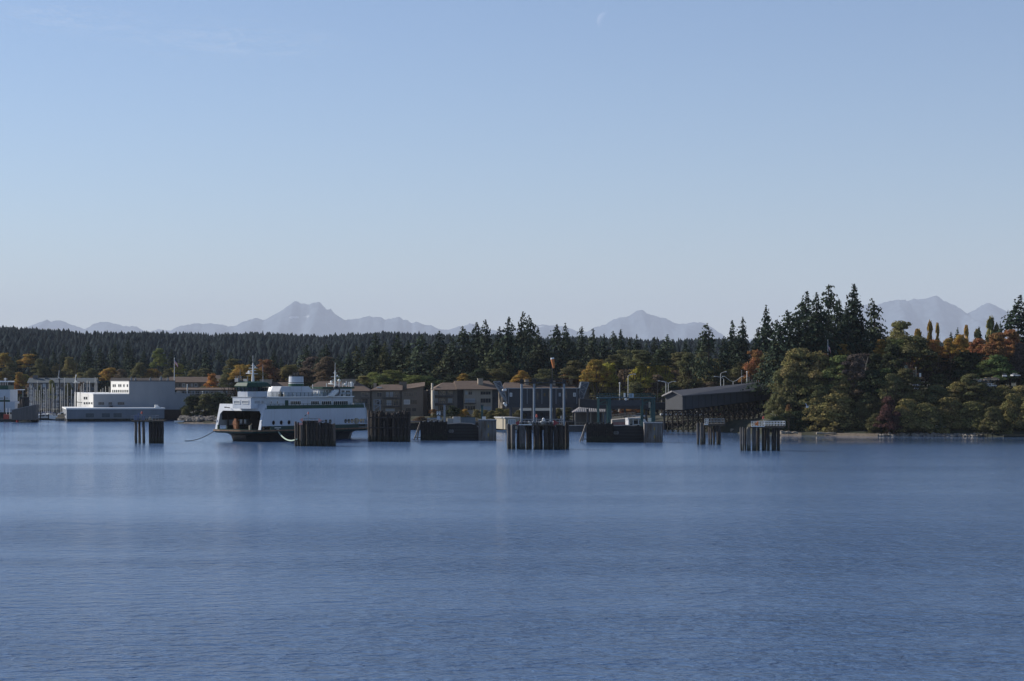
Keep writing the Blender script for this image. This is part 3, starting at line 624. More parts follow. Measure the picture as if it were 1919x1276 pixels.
    # radar mast
    def mast(px, yloc, zb0, ytop, nm):
        x_ = f.x(px, yloc); zt_ = f.z(ytop, x_, yloc); k = MB()
        k.tube((x_, yloc, zb0), (x_, yloc, zt_), .42, .14)
        h = zt_ - zb0
        for fr, w_ in ((.45, 1.5), (.62, .9), (.75, 1.3), (.9, .6)): k.bar((x_ - w_ * .3, yloc + w_, zb0 + h * fr), (x_ + w_ * .3, yloc - w_, zb0 + h * fr), .14)
        k.box(x_ - .5, x_ + .1, yloc + .9, yloc + 2.4, zb0 + h * .46, zb0 + h * .5)
        k.ball((x_, yloc + 1.6, zb0 + h * .55), .38).ball((x_, yloc - .9, zb0 + h * .8), .22)
        k.tube((x_, yloc, zt_), (x_, yloc, zt_ + 2.2), .05)
        return k.build(nm, WHITE2, r)
    mast(474, ym - 2.5, zwt - .6, 681, 'radar_mast')
    mast(628, ym - 1.5, zr_ + .2, 694, 'radar_mast')
    # engine casing and funnel amidships
    y0 = ym - 4.6; xa2, xb2 = f.x(523, y0), f.x(588, y0); zh = f.z(724, xa2, y0); m = MB()
    def cas(z, o): return [(xa2 + o, y0, z), (xb2 - o * 2.2, y0, z), (xb2 - o * 2.2 + 1.2, y0 + 2.5, z), (xb2 - o * 2.2 + 1.2, y0 + 6, z), (xa2 + o, y0 + 8.5, z), (xa2 + o - .5, y0 + 3, z)]
    loft(m, [cas(zr_ + .19, 0), cas(zh - 1.4, .1), cas(zh, .9)]); m.build('funnel_casing', FW, r)
    xc = f.x(555, ym - 2); fy = ym - 2; zf = f.z(703.5, xc, fy)
    def fr(z, s): return [(xc + a, fy + b, z) for a, b in superellipse(2.3 * s, 1.5 * s)]
    hf = zf - zh; lev = [(0, .24, 1.0, GREEN, 'funnel_band'), (.245, .30, 1.005, WHITE2, 'funnel_stripe'), (.305, .36, 1.0, CHAR, 'funnel_band'), (.365, .9, .99, FW, 'funnel'), (.905, 1.0, .97, CHAR, 'funnel_top')]
    fun = None
    for a, b, s, mm, nm in lev:
        m = MB(); loft(m, [fr(zh + hf * a, s * (1 - .06 * a)), fr(zh + hf * b, s * (1 - .06 * b))], True); o = m.build(nm, mm, r)
    k = MB()
    for dx in (-.9, -.3, .3, .9): k.tube((xc + dx, fy, zf - .2), (xc + dx, fy + .1, zf + .75 + .2 * abs(dx)), .2)
    k.build('exhaust_pipes', CHAR, r)
    # stern bridge
    y0 = yc + .6; xa3, xb3 = f.x(604, y0), f.x(660, y0); z0, z1 = zr_ + .18, f.z(728.5, xa3, y0); yb_ = yf - 1
    xm = f.x(625, y0)
    MB().box(xm, xb3, y0, yb_, z0, z1).build('stern_wheelhouse', FW, r)
    MB().box(xa3, xm - .02, y0 + 1.2, yb_ - 1, z0, z1).build('stern_wheelhouse', FW, r)
    MB().box(xa3 - .3, xb3 + .6, y0 - .35, yb_ + .4, z1 + .01, z1 + .55).build('stern_roof_band', GREEN, r)
    for a, b, p, q, y_ in ((606, 609.5, 730, 735.5, y0 + 1.2), (610, 614.5, 730, 735.5, y0 + 1.2), (616, 620, 730, 740, y0 + 1.2), (639, 646, 730.5, 735.5, y0), (647.5, 656, 731, 735.5, y0), (638, 646, 738, 743, y0), (648, 656, 738, 743, y0)):
        x0, x1 = f.x(a, y_), f.x(b, y_); window(r, 'front', x0, x1, f.z(q, x0, y_), f.z(p, x0, y_), y_, mull=1)
    x_ = f.x(622, y0 - 1.5); MB().prism([(x_ - 1.6, y0 - 1.8, z0), (x_ + .6, y0 - 1.8, z0), (x_ + 2.6, y0 - 1.8, z1 - .5), (x_ + 1.2, y0 - 1.8, z1 - .3)], (0, 1.2, 0)).build('stair_screen', WHITE2, r)
    xr_ = f.x(631, y0 - 1); k = MB()
    for t in range(14):
        a0, a1 = 2 * math.pi * t / 14, 2 * math.pi * (t + 1) / 14; k.tube((xr_ + 1.3 * math.cos(a0), y0 - .9, z0 + 1.5 + 1.3 * math.sin(a0)), (xr_ + 1.3 * math.cos(a1), y0 - .9, z0 + 1.5 + 1.3 * math.sin(a1)), .22, n=6)
    k.build('coiled_hose', mat('grey_rubber', (.12, .11, .11), .8), r)
    rail([(xm + .4, y0 - .2), (xb3 + .4, y0 - .2)], z1 + .55, 1.1, 'railing', WHITE2)
    k = MB()
    for c, t in ((612, 718), (635.5, 714), (649, 714), (653, 716), (586, 720)): x_ = f.x(c, y0 + 2); k.tube((x_, y0 + 2, z1), (x_, y0 + 2, f.z(t, x_, y0 + 2)), .1)
    x_ = f.x(635.5, y0 + 2); k.ball((x_, y0 + 2, f.z(713, x_, y0 + 2)), .45).ball((f.x(646.5, y0 + 1), y0 + 1, z1 + 1.2), .4).box(x_ + 4, x_ + 4.5, y0 + 1, y0 + 1.6, z1 + .5, z1 + 2)
    k.build('antenna', WHITE2, r)
    for c, s in ((527, 1.0), (533, .9), (551, .7), (591, .9), (597, 1.1), (600, .8), (643, .6)):
        x_ = f.x(c, yc + .6); k = MB(); k.box(x_ - .5 * s, x_ + .5 * s, yc + .2, yc + 1.2, z0, z0 + .7 * s); k.tube((x_, yc + .7, z0 + .7 * s), (x_, yc + .7, z0 + 1.5 * s), .32 * s, .12 * s)
        k.build('deck_locker' if s > .85 else 'ventilator', WHITE2 if c != 527 else DKGREY, r)
    k = MB(); x_ = f.x(515)                                              # the pale, worn name and home port on the green bulwark
    for i in range(11): k.box(x_ + i * .22, x_ + i * .22 + (.13 if i % 3 else .16), .03, .07, zb_ - .62, zb_ - .38 + .02 * (i % 2))
    for i in range(5): k.box(x_ + .7 + i * .2, x_ + .82 + i * .2, .03, .07, zb_ - .95, zb_ - .78)
    k.build('name_lettering', WHITE2, r)
    # mooring lines
    p0 = f.wx(-1.4, f.y(405, -1.4)); k = MB(); pts = []
    A = Vector((p0.x, p0.y, zc - .1)); Bp = P(346, 823, 548); Bp.z = .1
    for i in range(15): t = i / 14; q_ = A.lerp(Bp, t); q_.z -= 1.6 * 4 * t * (1 - t) * .55; q_.z = max(q_.z, .08); pts.append(q_)
    k.path(pts, .10); tag(k.build('mooring_line', CHAR), 'dark mooring cable sagging from the ferry bow down to the water', 'rope')
    A = Vector((*f.wx(6.5, -.3), 2.6)); Bp = P(556, 823, 507); pts = []
    for i in range(17): t = i / 16; q_ = A.lerp(Bp, t); q_.z -= 1.15 * 4 * t * (1 - t); pts.append(q_)
    k = MB(); k.path(pts, .2); tag(k.build('mooring_line', mat('pale_green_rope', (.36, .46, .38), .8, var=.3, scale=3)), 'thick pale green hawser looping from the ferry side to the pile cluster', 'rope')
ferry()

# ------------------------------------------------------------------ second ferry, cut by the left edge of the photo
def edge_ferry():
    f = Frame(28, 842, 0); r = f.thing('car_ferry', 'white and green ferry mostly cut off by the left edge of the photo', 'ferry')
    L = -62.0; z = f.z
    MB().prism([(L, 0, -1), (-3, 0, -1), (1.5, 0, 3.2), (L, 0, 3.2)], (0, 16, 0)).build('hull', mat('hull_black', (0, 0, 0)), r)
    MB().box(L, 0, 0, 16, 3.22, z(753)).build('side_wall', FW, r)
    MB().box(L, f.x(17), 1.5, 14.5, z(753) + .01, z(730)).build('cabin', FW, r)
    MB().box(L, f.x(18), .6, .7, z(753) + .01, z(749.5)).build('rail_screen', GREEN, r)
    for k in range(9): x = f.x(15) - k * 2.3; window(r, 'front', x - 1.7, x, z(748), z(744), 1.5, mull=0, pm=GREYG)
    for k in range(4): x = f.x(14) - k * 2.6; window(r, 'front', x - .6, x, z(770), z(767), 0, mull=0)
    MB().box(f.x(-12), f.x(12), 3, 13, z(730) + .01, z(722)).build('wheelhouse', GREEN, r)
    k = MB(); k.box(f.x(-12), f.x(11.5), 2.9, 13.1, z(722) + .01, z(716)); k.build('wheelhouse_window', GLASS, r)
    for q in range(6): x = f.x(11) - q * .95; MB().box(x - .12, x, 2.8, 2.88, z(722), z(716)).build('window_post', WHITE2, r)
    MB().box(f.x(-13), f.x(12), 2.5, 13.5, z(716) + .01, z(713.5)).build('wheelhouse_roof', WHITE2, r)
    k = MB(); k.tube((f.x(3), 6, z(713.5)), (f.x(3), 6, z(708)), .2).bar((f.x(0), 6, z(710)), (f.x(7), 6, z(710)), .2); k.build('radar_mast', WHITE2, r)
edge_ferry()
# ------------------------------------------------------------------ piles and dolphins
def pile_mesh(r, h, seed, n=10):
    """a slightly wavy round pile from below the water to its chamfered head"""
    q = random.Random(seed); m = MB(); zs = [-3, 0, h * .3, h * .6, h * .92, h]; rings = []
    for i, z in enumerate(zs):
        rr = r * (1 - .05 * i / 5) * (1 + q.uniform(-.04, .04)) * (.8 if i == 5 else 1); ox, oy = q.uniform(-.05, .05), q.uniform(-.05, .05)
        rings.append([(ox + rr * math.cos(2 * math.pi * k / n), oy + rr * math.sin(2 * math.pi * k / n), z) for k in range(n)])
    loft(m, rings, True); return m
def triangle(root, Y, px0, px1, py0, py1, point, m, oy):
    """a triangular day mark facing the water, with a frame behind it"""
    a = [P(px1 if point < 0 else px0, py0, Y), P(px1 if point < 0 else px0, py1, Y), P(px0 if point < 0 else px1, (py0 + py1) / 2, Y)]
    a = [(p.x - root.location.x, oy, p.z - root.location.z) for p in a]
    s = MB().prism(a, (0, .1, 0)).build('day_mark', m, root)
    c = sum((Vector(p) for p in a), Vector()) / 3
    MB().bar((c.x, oy + .16, c.z), (c.x, oy + .16, a[1][2] - 1.0), .12).build('mark_post', STEEL, s)
def railing_px(root, Y, px0, px1, py0, py1, m, oy, npost=6, rows=2, deep=0, name='railing'):
    x0, x1 = X_(px0, Y) - root.location.x, X_(px1, Y) - root.location.x; z1, z0 = Z_(py0, Y), Z_(py1, Y); k = MB(); d = .10
    for y in ([oy, oy + deep] if deep else [oy]):
        for i in range(npost): x = x0 + (x1 - x0) * i / (npost - 1); k.box(x - d / 2, x + d / 2, y, y + d, z0, z1)
        for j in range(1, rows + 1): z = z0 + (z1 - z0) * j / rows; k.box(x0, x1, y - .01, y + d - .01, z - d, z)
    if deep:
        for x in (x0, x1):
            for j in range(1, rows + 1): z = z0 + (z1 - z0) * j / rows; k.box(x - d / 2 + .01, x + d / 2 - .01, oy + d, oy + deep, z - d, z)
    return k.build(name, m, root)
def dolphin(label, py, piles, deck=None, cat='dolphin', extra_rows=1, rowgap=1.6, name='dolphin', group='pile dolphins standing in the harbour'):
    """piles: (left column, right column, head row, material, how far back in metres)"""
    Y = YW(py); pxm = (min(p[0] for p in piles) + max(p[1] for p in piles)) / 2
    r = thing(name, label, cat, (X_(pxm, Y), Y, 0), 0, group)
    for i, (a, b, t, m, back) in enumerate(piles):
        y = Y + back; x = X_((a + b) / 2, y) - r.location.x; rad = (b - a) / 2 / F * y
        o = pile_mesh(rad, Z_(t, y), i + int(a)).build('pile', m, r); o.location = (x, back, 0); o.rotation_euler = (R(((i * 37) % 11 - 5) * .16), R(((i * 53) % 13 - 6) * .13), 0)
    if deck:
        a, b, t, u, dep = deck; d0 = X_(a, Y) - r.location.x; d1 = X_(b, Y) - r.location.x; z0 = Z_(u, Y); z1 = Z_(t, Y)
        m = MB(); m.box(d0, d1, -.7, dep, z1 - .15, z1)
        for yy in (-.45, dep * .5, dep - .5): m.box(d0 + .1, d1 - .1, yy, yy + .35, z0, z1 - .16)
        m.build('deck', CONC if False else mat('deck_timber', (.10, .085, .07), .9, var=.4, scale=1), r)
    return r, Y
def fill(px0, px1, w, t0, t1, m, seed, rows=((0, 0),), gap=1.0):
    q = random.Random(seed); out = []
    for back, sh in rows:
        x = px0 + sh
        while x + w <= px1 + .5:
            out.append((x, x + w, q.uniform(t0, t1), m if isinstance(m, str) is False else m, back)); x += w * gap
    return out
def lantern(root, Y, px, py0, py1, m, oy=.6, wide=.3):
    x = X_(px, Y) - root.location.x; z0, z1 = Z_(py1, Y), Z_(py0, Y)
    o = MB().tube((x, oy, z0), (x, oy, z1 - .5), .08).build('light_post', STEEL, root)
    MB().tube((x, oy, z1 - .5), (x, oy, z1), wide, wide * .7).ball((x, oy, z1), wide * .7).build('lantern', m, o)
def dolphins():
    # left, off the ferry bow
    pl = [(252, 257.5, 790, STPILE, 0), (260, 264, 790, PILE, 1.6), (266.5, 272, 790, STPILE, .3), (259, 263.5, 790, PILE, 3)]
    pl += fill(279, 308, 5.6, 788.5, 790.5, PILE, 3, ((0, 0), (1.3, 2.5), (2.6, 0)))
    r, Y = dolphin('small dolphin of spaced steel piles and a timber clump, left of the ferry bow', 830.5, pl, (246, 306, 787.5, 790.5, 5))
    railing_px(r, Y, 246, 292, 778.5, 787.5, STEEL, -.6, 9, 2, 4.6); lantern(r, Y, 265, 772, 787.5, RED)
    for a, b, h in ((249, 255, 1.4), (256.5, 258.5, 1.9), (263, 269, 1.2)): x0, x1 = X_(a, Y) - r.location.x, X_(b, Y) - r.location.x; MB().box(x0, x1, 1, 2, Z_(787.5, Y), Z_(787.5, Y) + h).build('equipment_box', mat('blue_tarp', (.16, .2, .33), .8, var=.3), r)
    x = X_(281, Y) - r.location.x; MB().box(x - .5, x + .5, 0, .8, Z_(787.5, Y), Z_(787.5, Y) + .5).ball((x, .4, Z_(787.5, Y) + .5), .4).build('equipment_box', CREAM, r)
    # in front of the ferry
    pl = [(552, 557, 789.5, TIMB2, .5), (557.2, 561, 791, PILE, 1.2), (561.8, 567.2, 793, TIMB2, -.3), (566, 574, 788.5, PILE, 1), (573.5, 580.5, 788, PILE, .3), (580, 587, 789, PILE, .5), (586, 593, 788.5, PILE, .2), (592.5, 596, 790, TIMB2, .6), (595.5, 602, 793, PILE, .1), (601.5, 608, 793.2, PILE, .3), (607.5, 614, 793, PILE, 0), (613.5, 619, 794, PILE, .4), (618.5, 623.5, 795, PILE, .2), (623.5, 629.5, 793.5, TIMB2, .3)]
    pl += fill(556, 626, 6, 791, 795, PILE, 5, ((2.2, 0), (3.8, 3)), 1.1)
    r, Y = dolphin('wide dark pile cluster with two pale pink triangles standing in front of the ferry side', 836, pl, None)
    MB().box(X_(565, Y) - r.location.x, X_(605, Y) - r.location.x, .2, 4, Z_(790, Y), Z_(788.6, Y)).build('deck', TIMBER, r)
    PINK = mat('faded_pink_paint', (.64, .30, .26), .7, var=.1, scale=2)
    triangle(r, Y, 561.5, 568, 782.8, 790.5, -1, PINK, -.5); triangle(r, Y, 597, 603.5, 783.5, 791.5, 1, PINK, -.5)
    railing_px(r, Y, 568, 597, 784, 788.6, STEEL, .2, 5, 1, 3); lantern(r, Y, 577.5, 772.5, 788, mat('faded_red', (.42, .16, .14), .7), .4, .22)
    x = X_(564.5, Y) - r.location.x; MB().box(x - .5, x + .4, -.75, -.5, Z_(796, Y), Z_(792.5, Y)).build('sign_plate', PINK, r)
    z = Z_(777, Y); x = X_(576, Y) - r.location.x; MB().bar((x - .2, .3, z), (x - .75, .1, z - .35), .2).build('lamp_shade', DKGREY, r)
    # tall wall of piles at the ferry stern
    pl = fill(690, 771, 6.4, 769, 776, PILE, 11, ((0, 0), (1.7, 3), (3.2, 0)), 1.03)
    pl[0] = (689.5, 693.5, 768, TIMB2, -.3); pl[2] = (701, 704.5, 771, TIMB2, -.5); pl[4] = (719, 721.5, 789, TIMB2, -.6); pl[6] = (735.5, 738, 774, TIMB2, -.6)
    r, Y = dolphin('tall dark wall of creosoted piles touching the ferry stern', 827.5, pl, None)
    k = MB(); xs = [X_(c, Y) - r.location.x for c in (691, 722, 745, 771)]
    for a, b, t in ((693, 770, 781), (693, 770, 800)): k.box(X_(a, Y) - r.location.x, X_(b, Y) - r.location.x, -1.35, -1.05, Z_(t + 2.5, Y), Z_(t, Y))
    k.build('waling', PILE, r)
    x0, x1 = X_(737, Y) - r.location.x, X_(749, Y) - r.location.x; MB().prism([(x0, -.2, Z_(774, Y)), (x1, -.2, Z_(778, Y)), (x1, -.2, Z_(775, Y)), (x0, -.2, Z_(772.5, Y))], (0, 2.5, 0)).build('deck', mat('concrete', (0, 0, 0)), r)
    # centre dolphin with red triangles
    pl = [(950, 957, 794, STPILE, .6), (957.8, 966.2, 795, STPILE, -.2), (973, 984.5, 796, STPILE, -.4), (985.5, 991.5, 797, PILE, .3), (999.5, 1011.5, 797, PILE, -.3), (1018.5, 1028.5, 797, PILE, -.3), (1028.5, 1037, 797, PILE, .2), (1037, 1046, 797.5, PILE, -.2), (1046, 1055, 797.5, PILE, .1), (1053, 1059, 797.5, PILE, .9), (1058, 1066.5, 791, PILE, 4.5)]
    pl += [(a, a + 7, 797, PILE, 3.2) for a in (955, 968, 990, 1010, 1026, 1042)]
    r, Y = dolphin('broad central dolphin of thick piles with two dark red triangles and a railed platform', 842, pl, (962, 1056, 795, 798, 4.5))
    DR = mat('dark_red_paint', (.26, .045, .05), .6, var=.2)
    triangle(r, Y, 965, 973, 787.5, 797.5, -1, DR, -.85); triangle(r, Y, 1037, 1048, 786.5, 797.5, 1, DR, -.85)
    railing_px(r, Y, 971, 1055, 785.5, 795, STEEL, -.65, 14, 2, 4.2); lantern(r, Y, 1018.5, 785, 795, WHITE2, .2, .42); lantern(r, Y, 1052, 780, 795, STEEL, .3, .2); lantern(r, Y, 1006, 778, 795, RED, 2, .3)
    for k in range(9): x = X_(976 + k * 7.7, Y) - r.location.x; s = .5 + .4 * ((k * 5) % 3) / 2; MB().box(x - s, x + s, .6, 1.6, Z_(795, Y), Z_(795, Y) + .35 + .3 * ((k * 7) % 4) / 3).ball((x, .5, Z_(795, Y) + .5), .28).build('equipment_box', (STEEL, DKGREY, WHITE)[k % 3], r)
    x0, x1 = X_(972, Y) - r.location.x, X_(997, Y) - r.location.x; MB().box(x0, x1, -.95, -.75, Z_(796.5, Y), Z_(794.8, Y)).build('edge_board', WHITE2, r)
    # right, near the trestle
    pl = [(1306, 1310.5, 792, STPILE, .3), (1311.5, 1318.8, 792, STPILE, 0), (1327.3, 1330, 798, TIMB2, 0), (1330.8, 1334.5, 798, TIMB2, .6), (1342.5, 1351, 798, PILE, 0), (1318, 1322, 794, PILE, 2), (1336, 1340, 798, PILE, 2.4)]
    r, Y = dolphin('slim dolphin of pale piles with a white railed platform in front of the trestle', 833, pl, (1319, 1358, 794, 798, 3.2))
    railing_px(r, Y, 1320.5, 1326.5, 784.5, 793.5, WHITE2, -.7, 3, 3); railing_px(r, Y, 1327.5, 1357, 784.5, 793.5, STEEL, -.7, 6, 2, 3)
    MB().box(X_(1319.5, Y) - r.location.x, X_(1326.5, Y) - r.location.x, -.95, -.72, Z_(796, Y), Z_(793.8, Y)).build('edge_board', WHITE2, r)
    # far right
    pl = [(1387, 1390.6, 800, STPILE, .5), (1391, 1394.5, 800, STPILE, 0), (1395, 1398.5, 802, PILE, .8), (1399, 1407, 800, mat('pale_pile', (.24, .22, .20), .8, var=.6, scale=.8, stretch=(1, 1, .3), tide=True), -.2), (1409.3, 1417.8, 800.5, STPILE, -.2), (1417.5, 1424, 801, PILE, .4), (1427.5, 1433, 801, PILE, 0), (1437, 1442.5, 801, PILE, 0), (1446, 1452.5, 801, PILE, 0), (1455.5, 1461.5, 801, PILE, 0), (1432, 1436.5, 801, PILE, 3), (1450, 1454.5, 801, PILE, 3)]
    r, Y = dolphin('long dolphin with an orange triangle and a white railing, nearest the wooded bluff', 844.5, pl, (1407, 1470, 798, 802, 3.6))
    OR = mat('orange_mark', (.72, .20, .06), .6); triangle(r, Y, 1412.8, 1420.2, 789, 799.5, -1, OR, -.95)
    railing_px(r, Y, 1407.5, 1432, 789, 798, WHITE2, -.7, 6, 3); railing_px(r, Y, 1433, 1470.5, 789, 798, WHITE2, -.7, 8, 2, 3.2); lantern(r, Y, 1431.5, 781, 798, RED, .8, .26)
    MB().box(X_(1407.5, Y) - r.location.x, X_(1432, Y) - r.location.x, -.96, -.74, Z_(799.6, Y), Z_(797.8, Y)).build('edge_board', WHITE2, r)
dolphins()
f_ = Frame(560, 672, 1); sw_ = f_.thing('seawall', 'long dark timber and stone seawall along the foot of the terminal', 'seawall')
k_ = MB(); k_.box(0, f_.x(1300), 0, 4, -2, 2.3)
for i_ in range(110): x_ = f_.x(1300) * i_ / 109; k_.box(x_, x_ + .5, -.25, -.01, -2, 2.2 + .3 * ((i_ * 7) % 5) / 4)
k_.build('boards', TIMBER, sw_); MB().box(0, f_.x(1300), -.3, 4, 2.62, 2.9).build('cap', DKGREY, sw_)

# ------------------------------------------------------------------ the two ferry slips
def slip(tag_word, wx0, wx1, wy, ax0, ax1, ay, bx0, bx1, py):
    """wing wall with a raking brace, black rubber faced apron, corrugated sheet pile wall; corners given where they are seen"""
    Y = YW(py)
    r = thing('wing_wall', 'black timber faced wing wall with a raking brace at the %s ferry slip' % tag_word, 'wing wall', (X_(wx0, Y), Y, 0)); ox = r.location.x
    x0, x1 = X_(wx0 + 12, Y) - ox, X_(wx1, Y) - ox; zt = Z_(wy, Y); m = MB(); n = 15
    for k in range(n): a = x0 + (x1 - x0) * k / n; b = x0 + (x1 - x0) * (k + .86) / n; m.box(a, b, -.12 * (k % 2), .5, -2, zt - .25 * ((k * 5) % 3))
    m.build('face_boards', TIMBER, r)
    MB().box(x0 + .1, x1 - .1, .52, 3.4, -2, zt - .5).build('backing', CHAR, r)
    for i in range(3): MB().box(x0, x1, -.30, -.13, zt - 1.2 - i * 1.7, zt - .9 - i * 1.7).build('waling', TIMBER, r)
    s = MB(); s.bar((x0 - .1, .8, zt - .6), (X_(wx0, Y) - ox, .3, .2), .32).bar((x0 - .2, 2.2, zt - .6), (X_(wx0 + 5, Y) - ox, 2, .2), .32).bar((X_(wx0, Y) - ox, .3, .9), (x0, .6, .9), .25)
    s.build('brace', mat('pale_brace', (.24, .21, .18), .8, var=.4), r)
    r = thing('slip_apron', 'low black rubber faced landing apron between walls at the %s ferry slip' % tag_word, 'landing apron', (X_(ax0, Y), Y + 1.5, 0)); ox = r.location.x; Y2 = Y + 1.5
    w = ax1 - ax0; pr = [(0, ay + 2), (.30, ay), (.62, ay + 1), (.78, ay + 6), (1.0, py - 2.2), (1.0, py + 2), (0, py + 2)]
    MB().prism([(X_(ax0 + w * t, Y2) - ox, 0, Z_(q, Y2)) for t, q in pr], (0, 9, 0)).build('apron', CHAR, r)
    k = MB()
    for i in range(5): zz = .7 + i * .85; k.box(.3, (X_(ax0 + w * (.98 - .05 * i), Y2) - ox), -.16 - .1 * (i % 2), -.01, zz, zz + .34)
    k.build('rubber_strips', mat('black_rubber', (.012, .012, .013), .7), r)
    for c in (.08, .13): MB().tube((X_(ax0 + w * c, Y2) - ox, -.35, 2.6), (X_(ax0 + w * c, Y2) - ox, -.12, 2.6), .5).build('tyre_fender', mat('pale_scuffed_rubber', (.16, .16, .16), .8), r)
    r = thing('sheet_pile_wall', 'grey corrugated steel sheet pile wall with rust stains at the %s ferry slip' % tag_word, 'sheet pile wall', (X_(bx0, Y), Y - .8, 0)); ox = r.location.x; Y3 = Y - .8
    W = X_(bx1, Y3) - ox; zt = Z_(ay - 4 if ay > 796 else ay - 5, Y3); pts = []; n = 11
    for k in range(n):
        a = W * k / n; s = W / n; pts += [(a, 0), (a + s * .38, 0), (a + s * .5, .38), (a + s * .88, .38)]
    pts.append((W, 0)); pts += [(W, 3.2), (0, 3.2)]
    m = MB().prism([(x, y, -2) for x, y in pts], (0, 0, zt + 2)); m.build('corrugated_face', mat('rusty_sheet_steel', (.27, .27, .27), .65, col2=(.13, .085, .05), scale=.7, stretch=(1, 1, .25)), r)
    MB().box(-.1, W + .1, .1, 3.3, zt + .01, zt + .3).build('cap', STEEL, r)
    for t in (.35, .78): MB().box(W * .52, W * .52 + .3, -.12, -.01, zt * (1 - t), zt * (1 - t) + .8).build('ladder_mark', mat('ochre_stain', (.42, .30, .08), .8), r)
slip('left', 776, 838, 787.5, 838, 911, 793, 897, 930, 825.5)
slip('right', 1087, 1150, 791, 1147, 1219, 797.5, 1207, 1242, 829)

# sheet wall behind the centre dolphin's left side and low buildings on the quay
def quay_things():
    f = Frame(947, 640, 16); r = f.thing('quay_shed', 'low cream shed with a sunlit end behind the centre dolphin', 'shed')
    d = f.y(928, 0); MB().box(0, f.x(973), 0, d, 1.0, f.z(784)).build('wall', CREAM, r); MB().box(-.3, f.x(974), -.3, d + .3, f.z(784) + .01, f.z(782)).build('roof', mat('shed_roof', (.34, .34, .33), .7), r)
    window(r, 'front', 1.0, 3.4, 1.4, f.z(786), 0, fm=WHITE2, pm=GREYG, mull=2, name='door')
    f = Frame(838, 640, 8); r = f.thing('concrete_wall', 'pale grey concrete wall behind the left slip, lighter right of a step', 'wall'); x1, x2 = f.x(849), f.x(863)
    MB().box(0, x1, 0, 1.2, 1, f.z(784)).build('panel', CONC, r); MB().box(x1 + .01, x2, 0, 1.2, 1, f.z(781)).build('panel', mat('pale_concrete', (.42, .39, .36), .85, var=.15), r)
    f = Frame(864, 642, 6); r = f.thing('sheet_metal_fence', 'blue grey sheet metal fence right of the pale concrete wall', 'fence'); k = MB(); W = f.x(891)
    for i in range(14): a = W * i / 14; k.box(a, a + W / 15, -.05 * (i % 2), .1, 1, f.z(782.5))
    k.build('panel', mat('blue_grey_sheet', (.13, .16, .18), .6, var=.2), r); MB().box(0, W, -.1, .16, f.z(782.5) + .01, f.z(781.5)).build('rail', TEAL, r)
    f = Frame(801, 652, 4); r = f.thing('railing', 'pale blue metal railing on the quay left of the white numbered sign', 'railing'); k = MB(); W = f.x(828)
    for i in range(16): a = W * i / 15; k.box(a, a + .1, 0, .1, 1.5, f.z(783))
    k.box(0, W, -.01, .11, f.z(784), f.z(783)); k.build('bars', mat('pale_blue_metal', (.25, .30, .36), .5), r)
    for c, t, lb in ((833, 759, 'tall grey steel post rising beside the white numbered sign'), (903.5, 760, 'tall teal steel post rising behind the left sheet pile wall')):
        Y = 645; r = thing('lift_post', lb, 'post', (X_(c, Y), Y, 0)); h = Z_(t, Y); MB().box(-.35, .35, 0, .7, .5, h).build('shaft', STEEL if c < 850 else TEAL, r); MB().box(-.5, .5, -.15, .85, h + .01, h + .35).build('cap', DKGREY, r)
    # signs
    def sign(px0, px1, py0, py1, Y, label, text=None, m=WHITE2, post=True, zb=1.5):
        x0, x1 = X_(px0, Y), X_(px1, Y); xm = (x0 + x1) / 2; r = thing('sign', label, 'sign', (xm, Y, zb)); z0, z1 = Z_(py1, Y) - zb, Z_(py0, Y) - zb
        b_ = MB().box(x0 - xm, x1 - xm, 0, .12, z0, z1).build('board', m, r)
        if post: MB().box(-.1, .1, .13, .3, -1.5, z1 - .1).build('post', STEEL, r)
        if text:
            h = z1 - z0; u = (x1 - x0) * .5; k = MB(); q = [(-.5, .68), (-.3, .86), (.1, .88), (.42, .70), (.36, .52), (-.5, .12), (.5, .12)]
            for a, b in zip(q[:-1], q[1:]): k.bar((a[0] * u * 1.1, -.03, z0 + a[1] * h), (b[0] * u * 1.1, -.03, z0 + b[1] * h), .05, .24)
            k.build('numeral', DKGREY, b_)
    sign(818.5, 825.2, 771, 778, 622, 'white square sign with a dark number two beside the left wing wall', '2')
    sign(818.8, 825, 780, 786.5, 622, 'pale grey blank board under the white numbered sign', None, mat('pale_grey_board', (.40, .43, .48), .6))
    sign(903.5, 910.5, 780.5, 787.5, 560, 'blank white square board on top of the left sheet pile wall', None)
    sign(1214.2, 1220.5, 783, 790, 555, 'blank cream square board on top of the right sheet pile wall', None, mat('cream_board', (.62, .60, .48), .6))
quay_things()

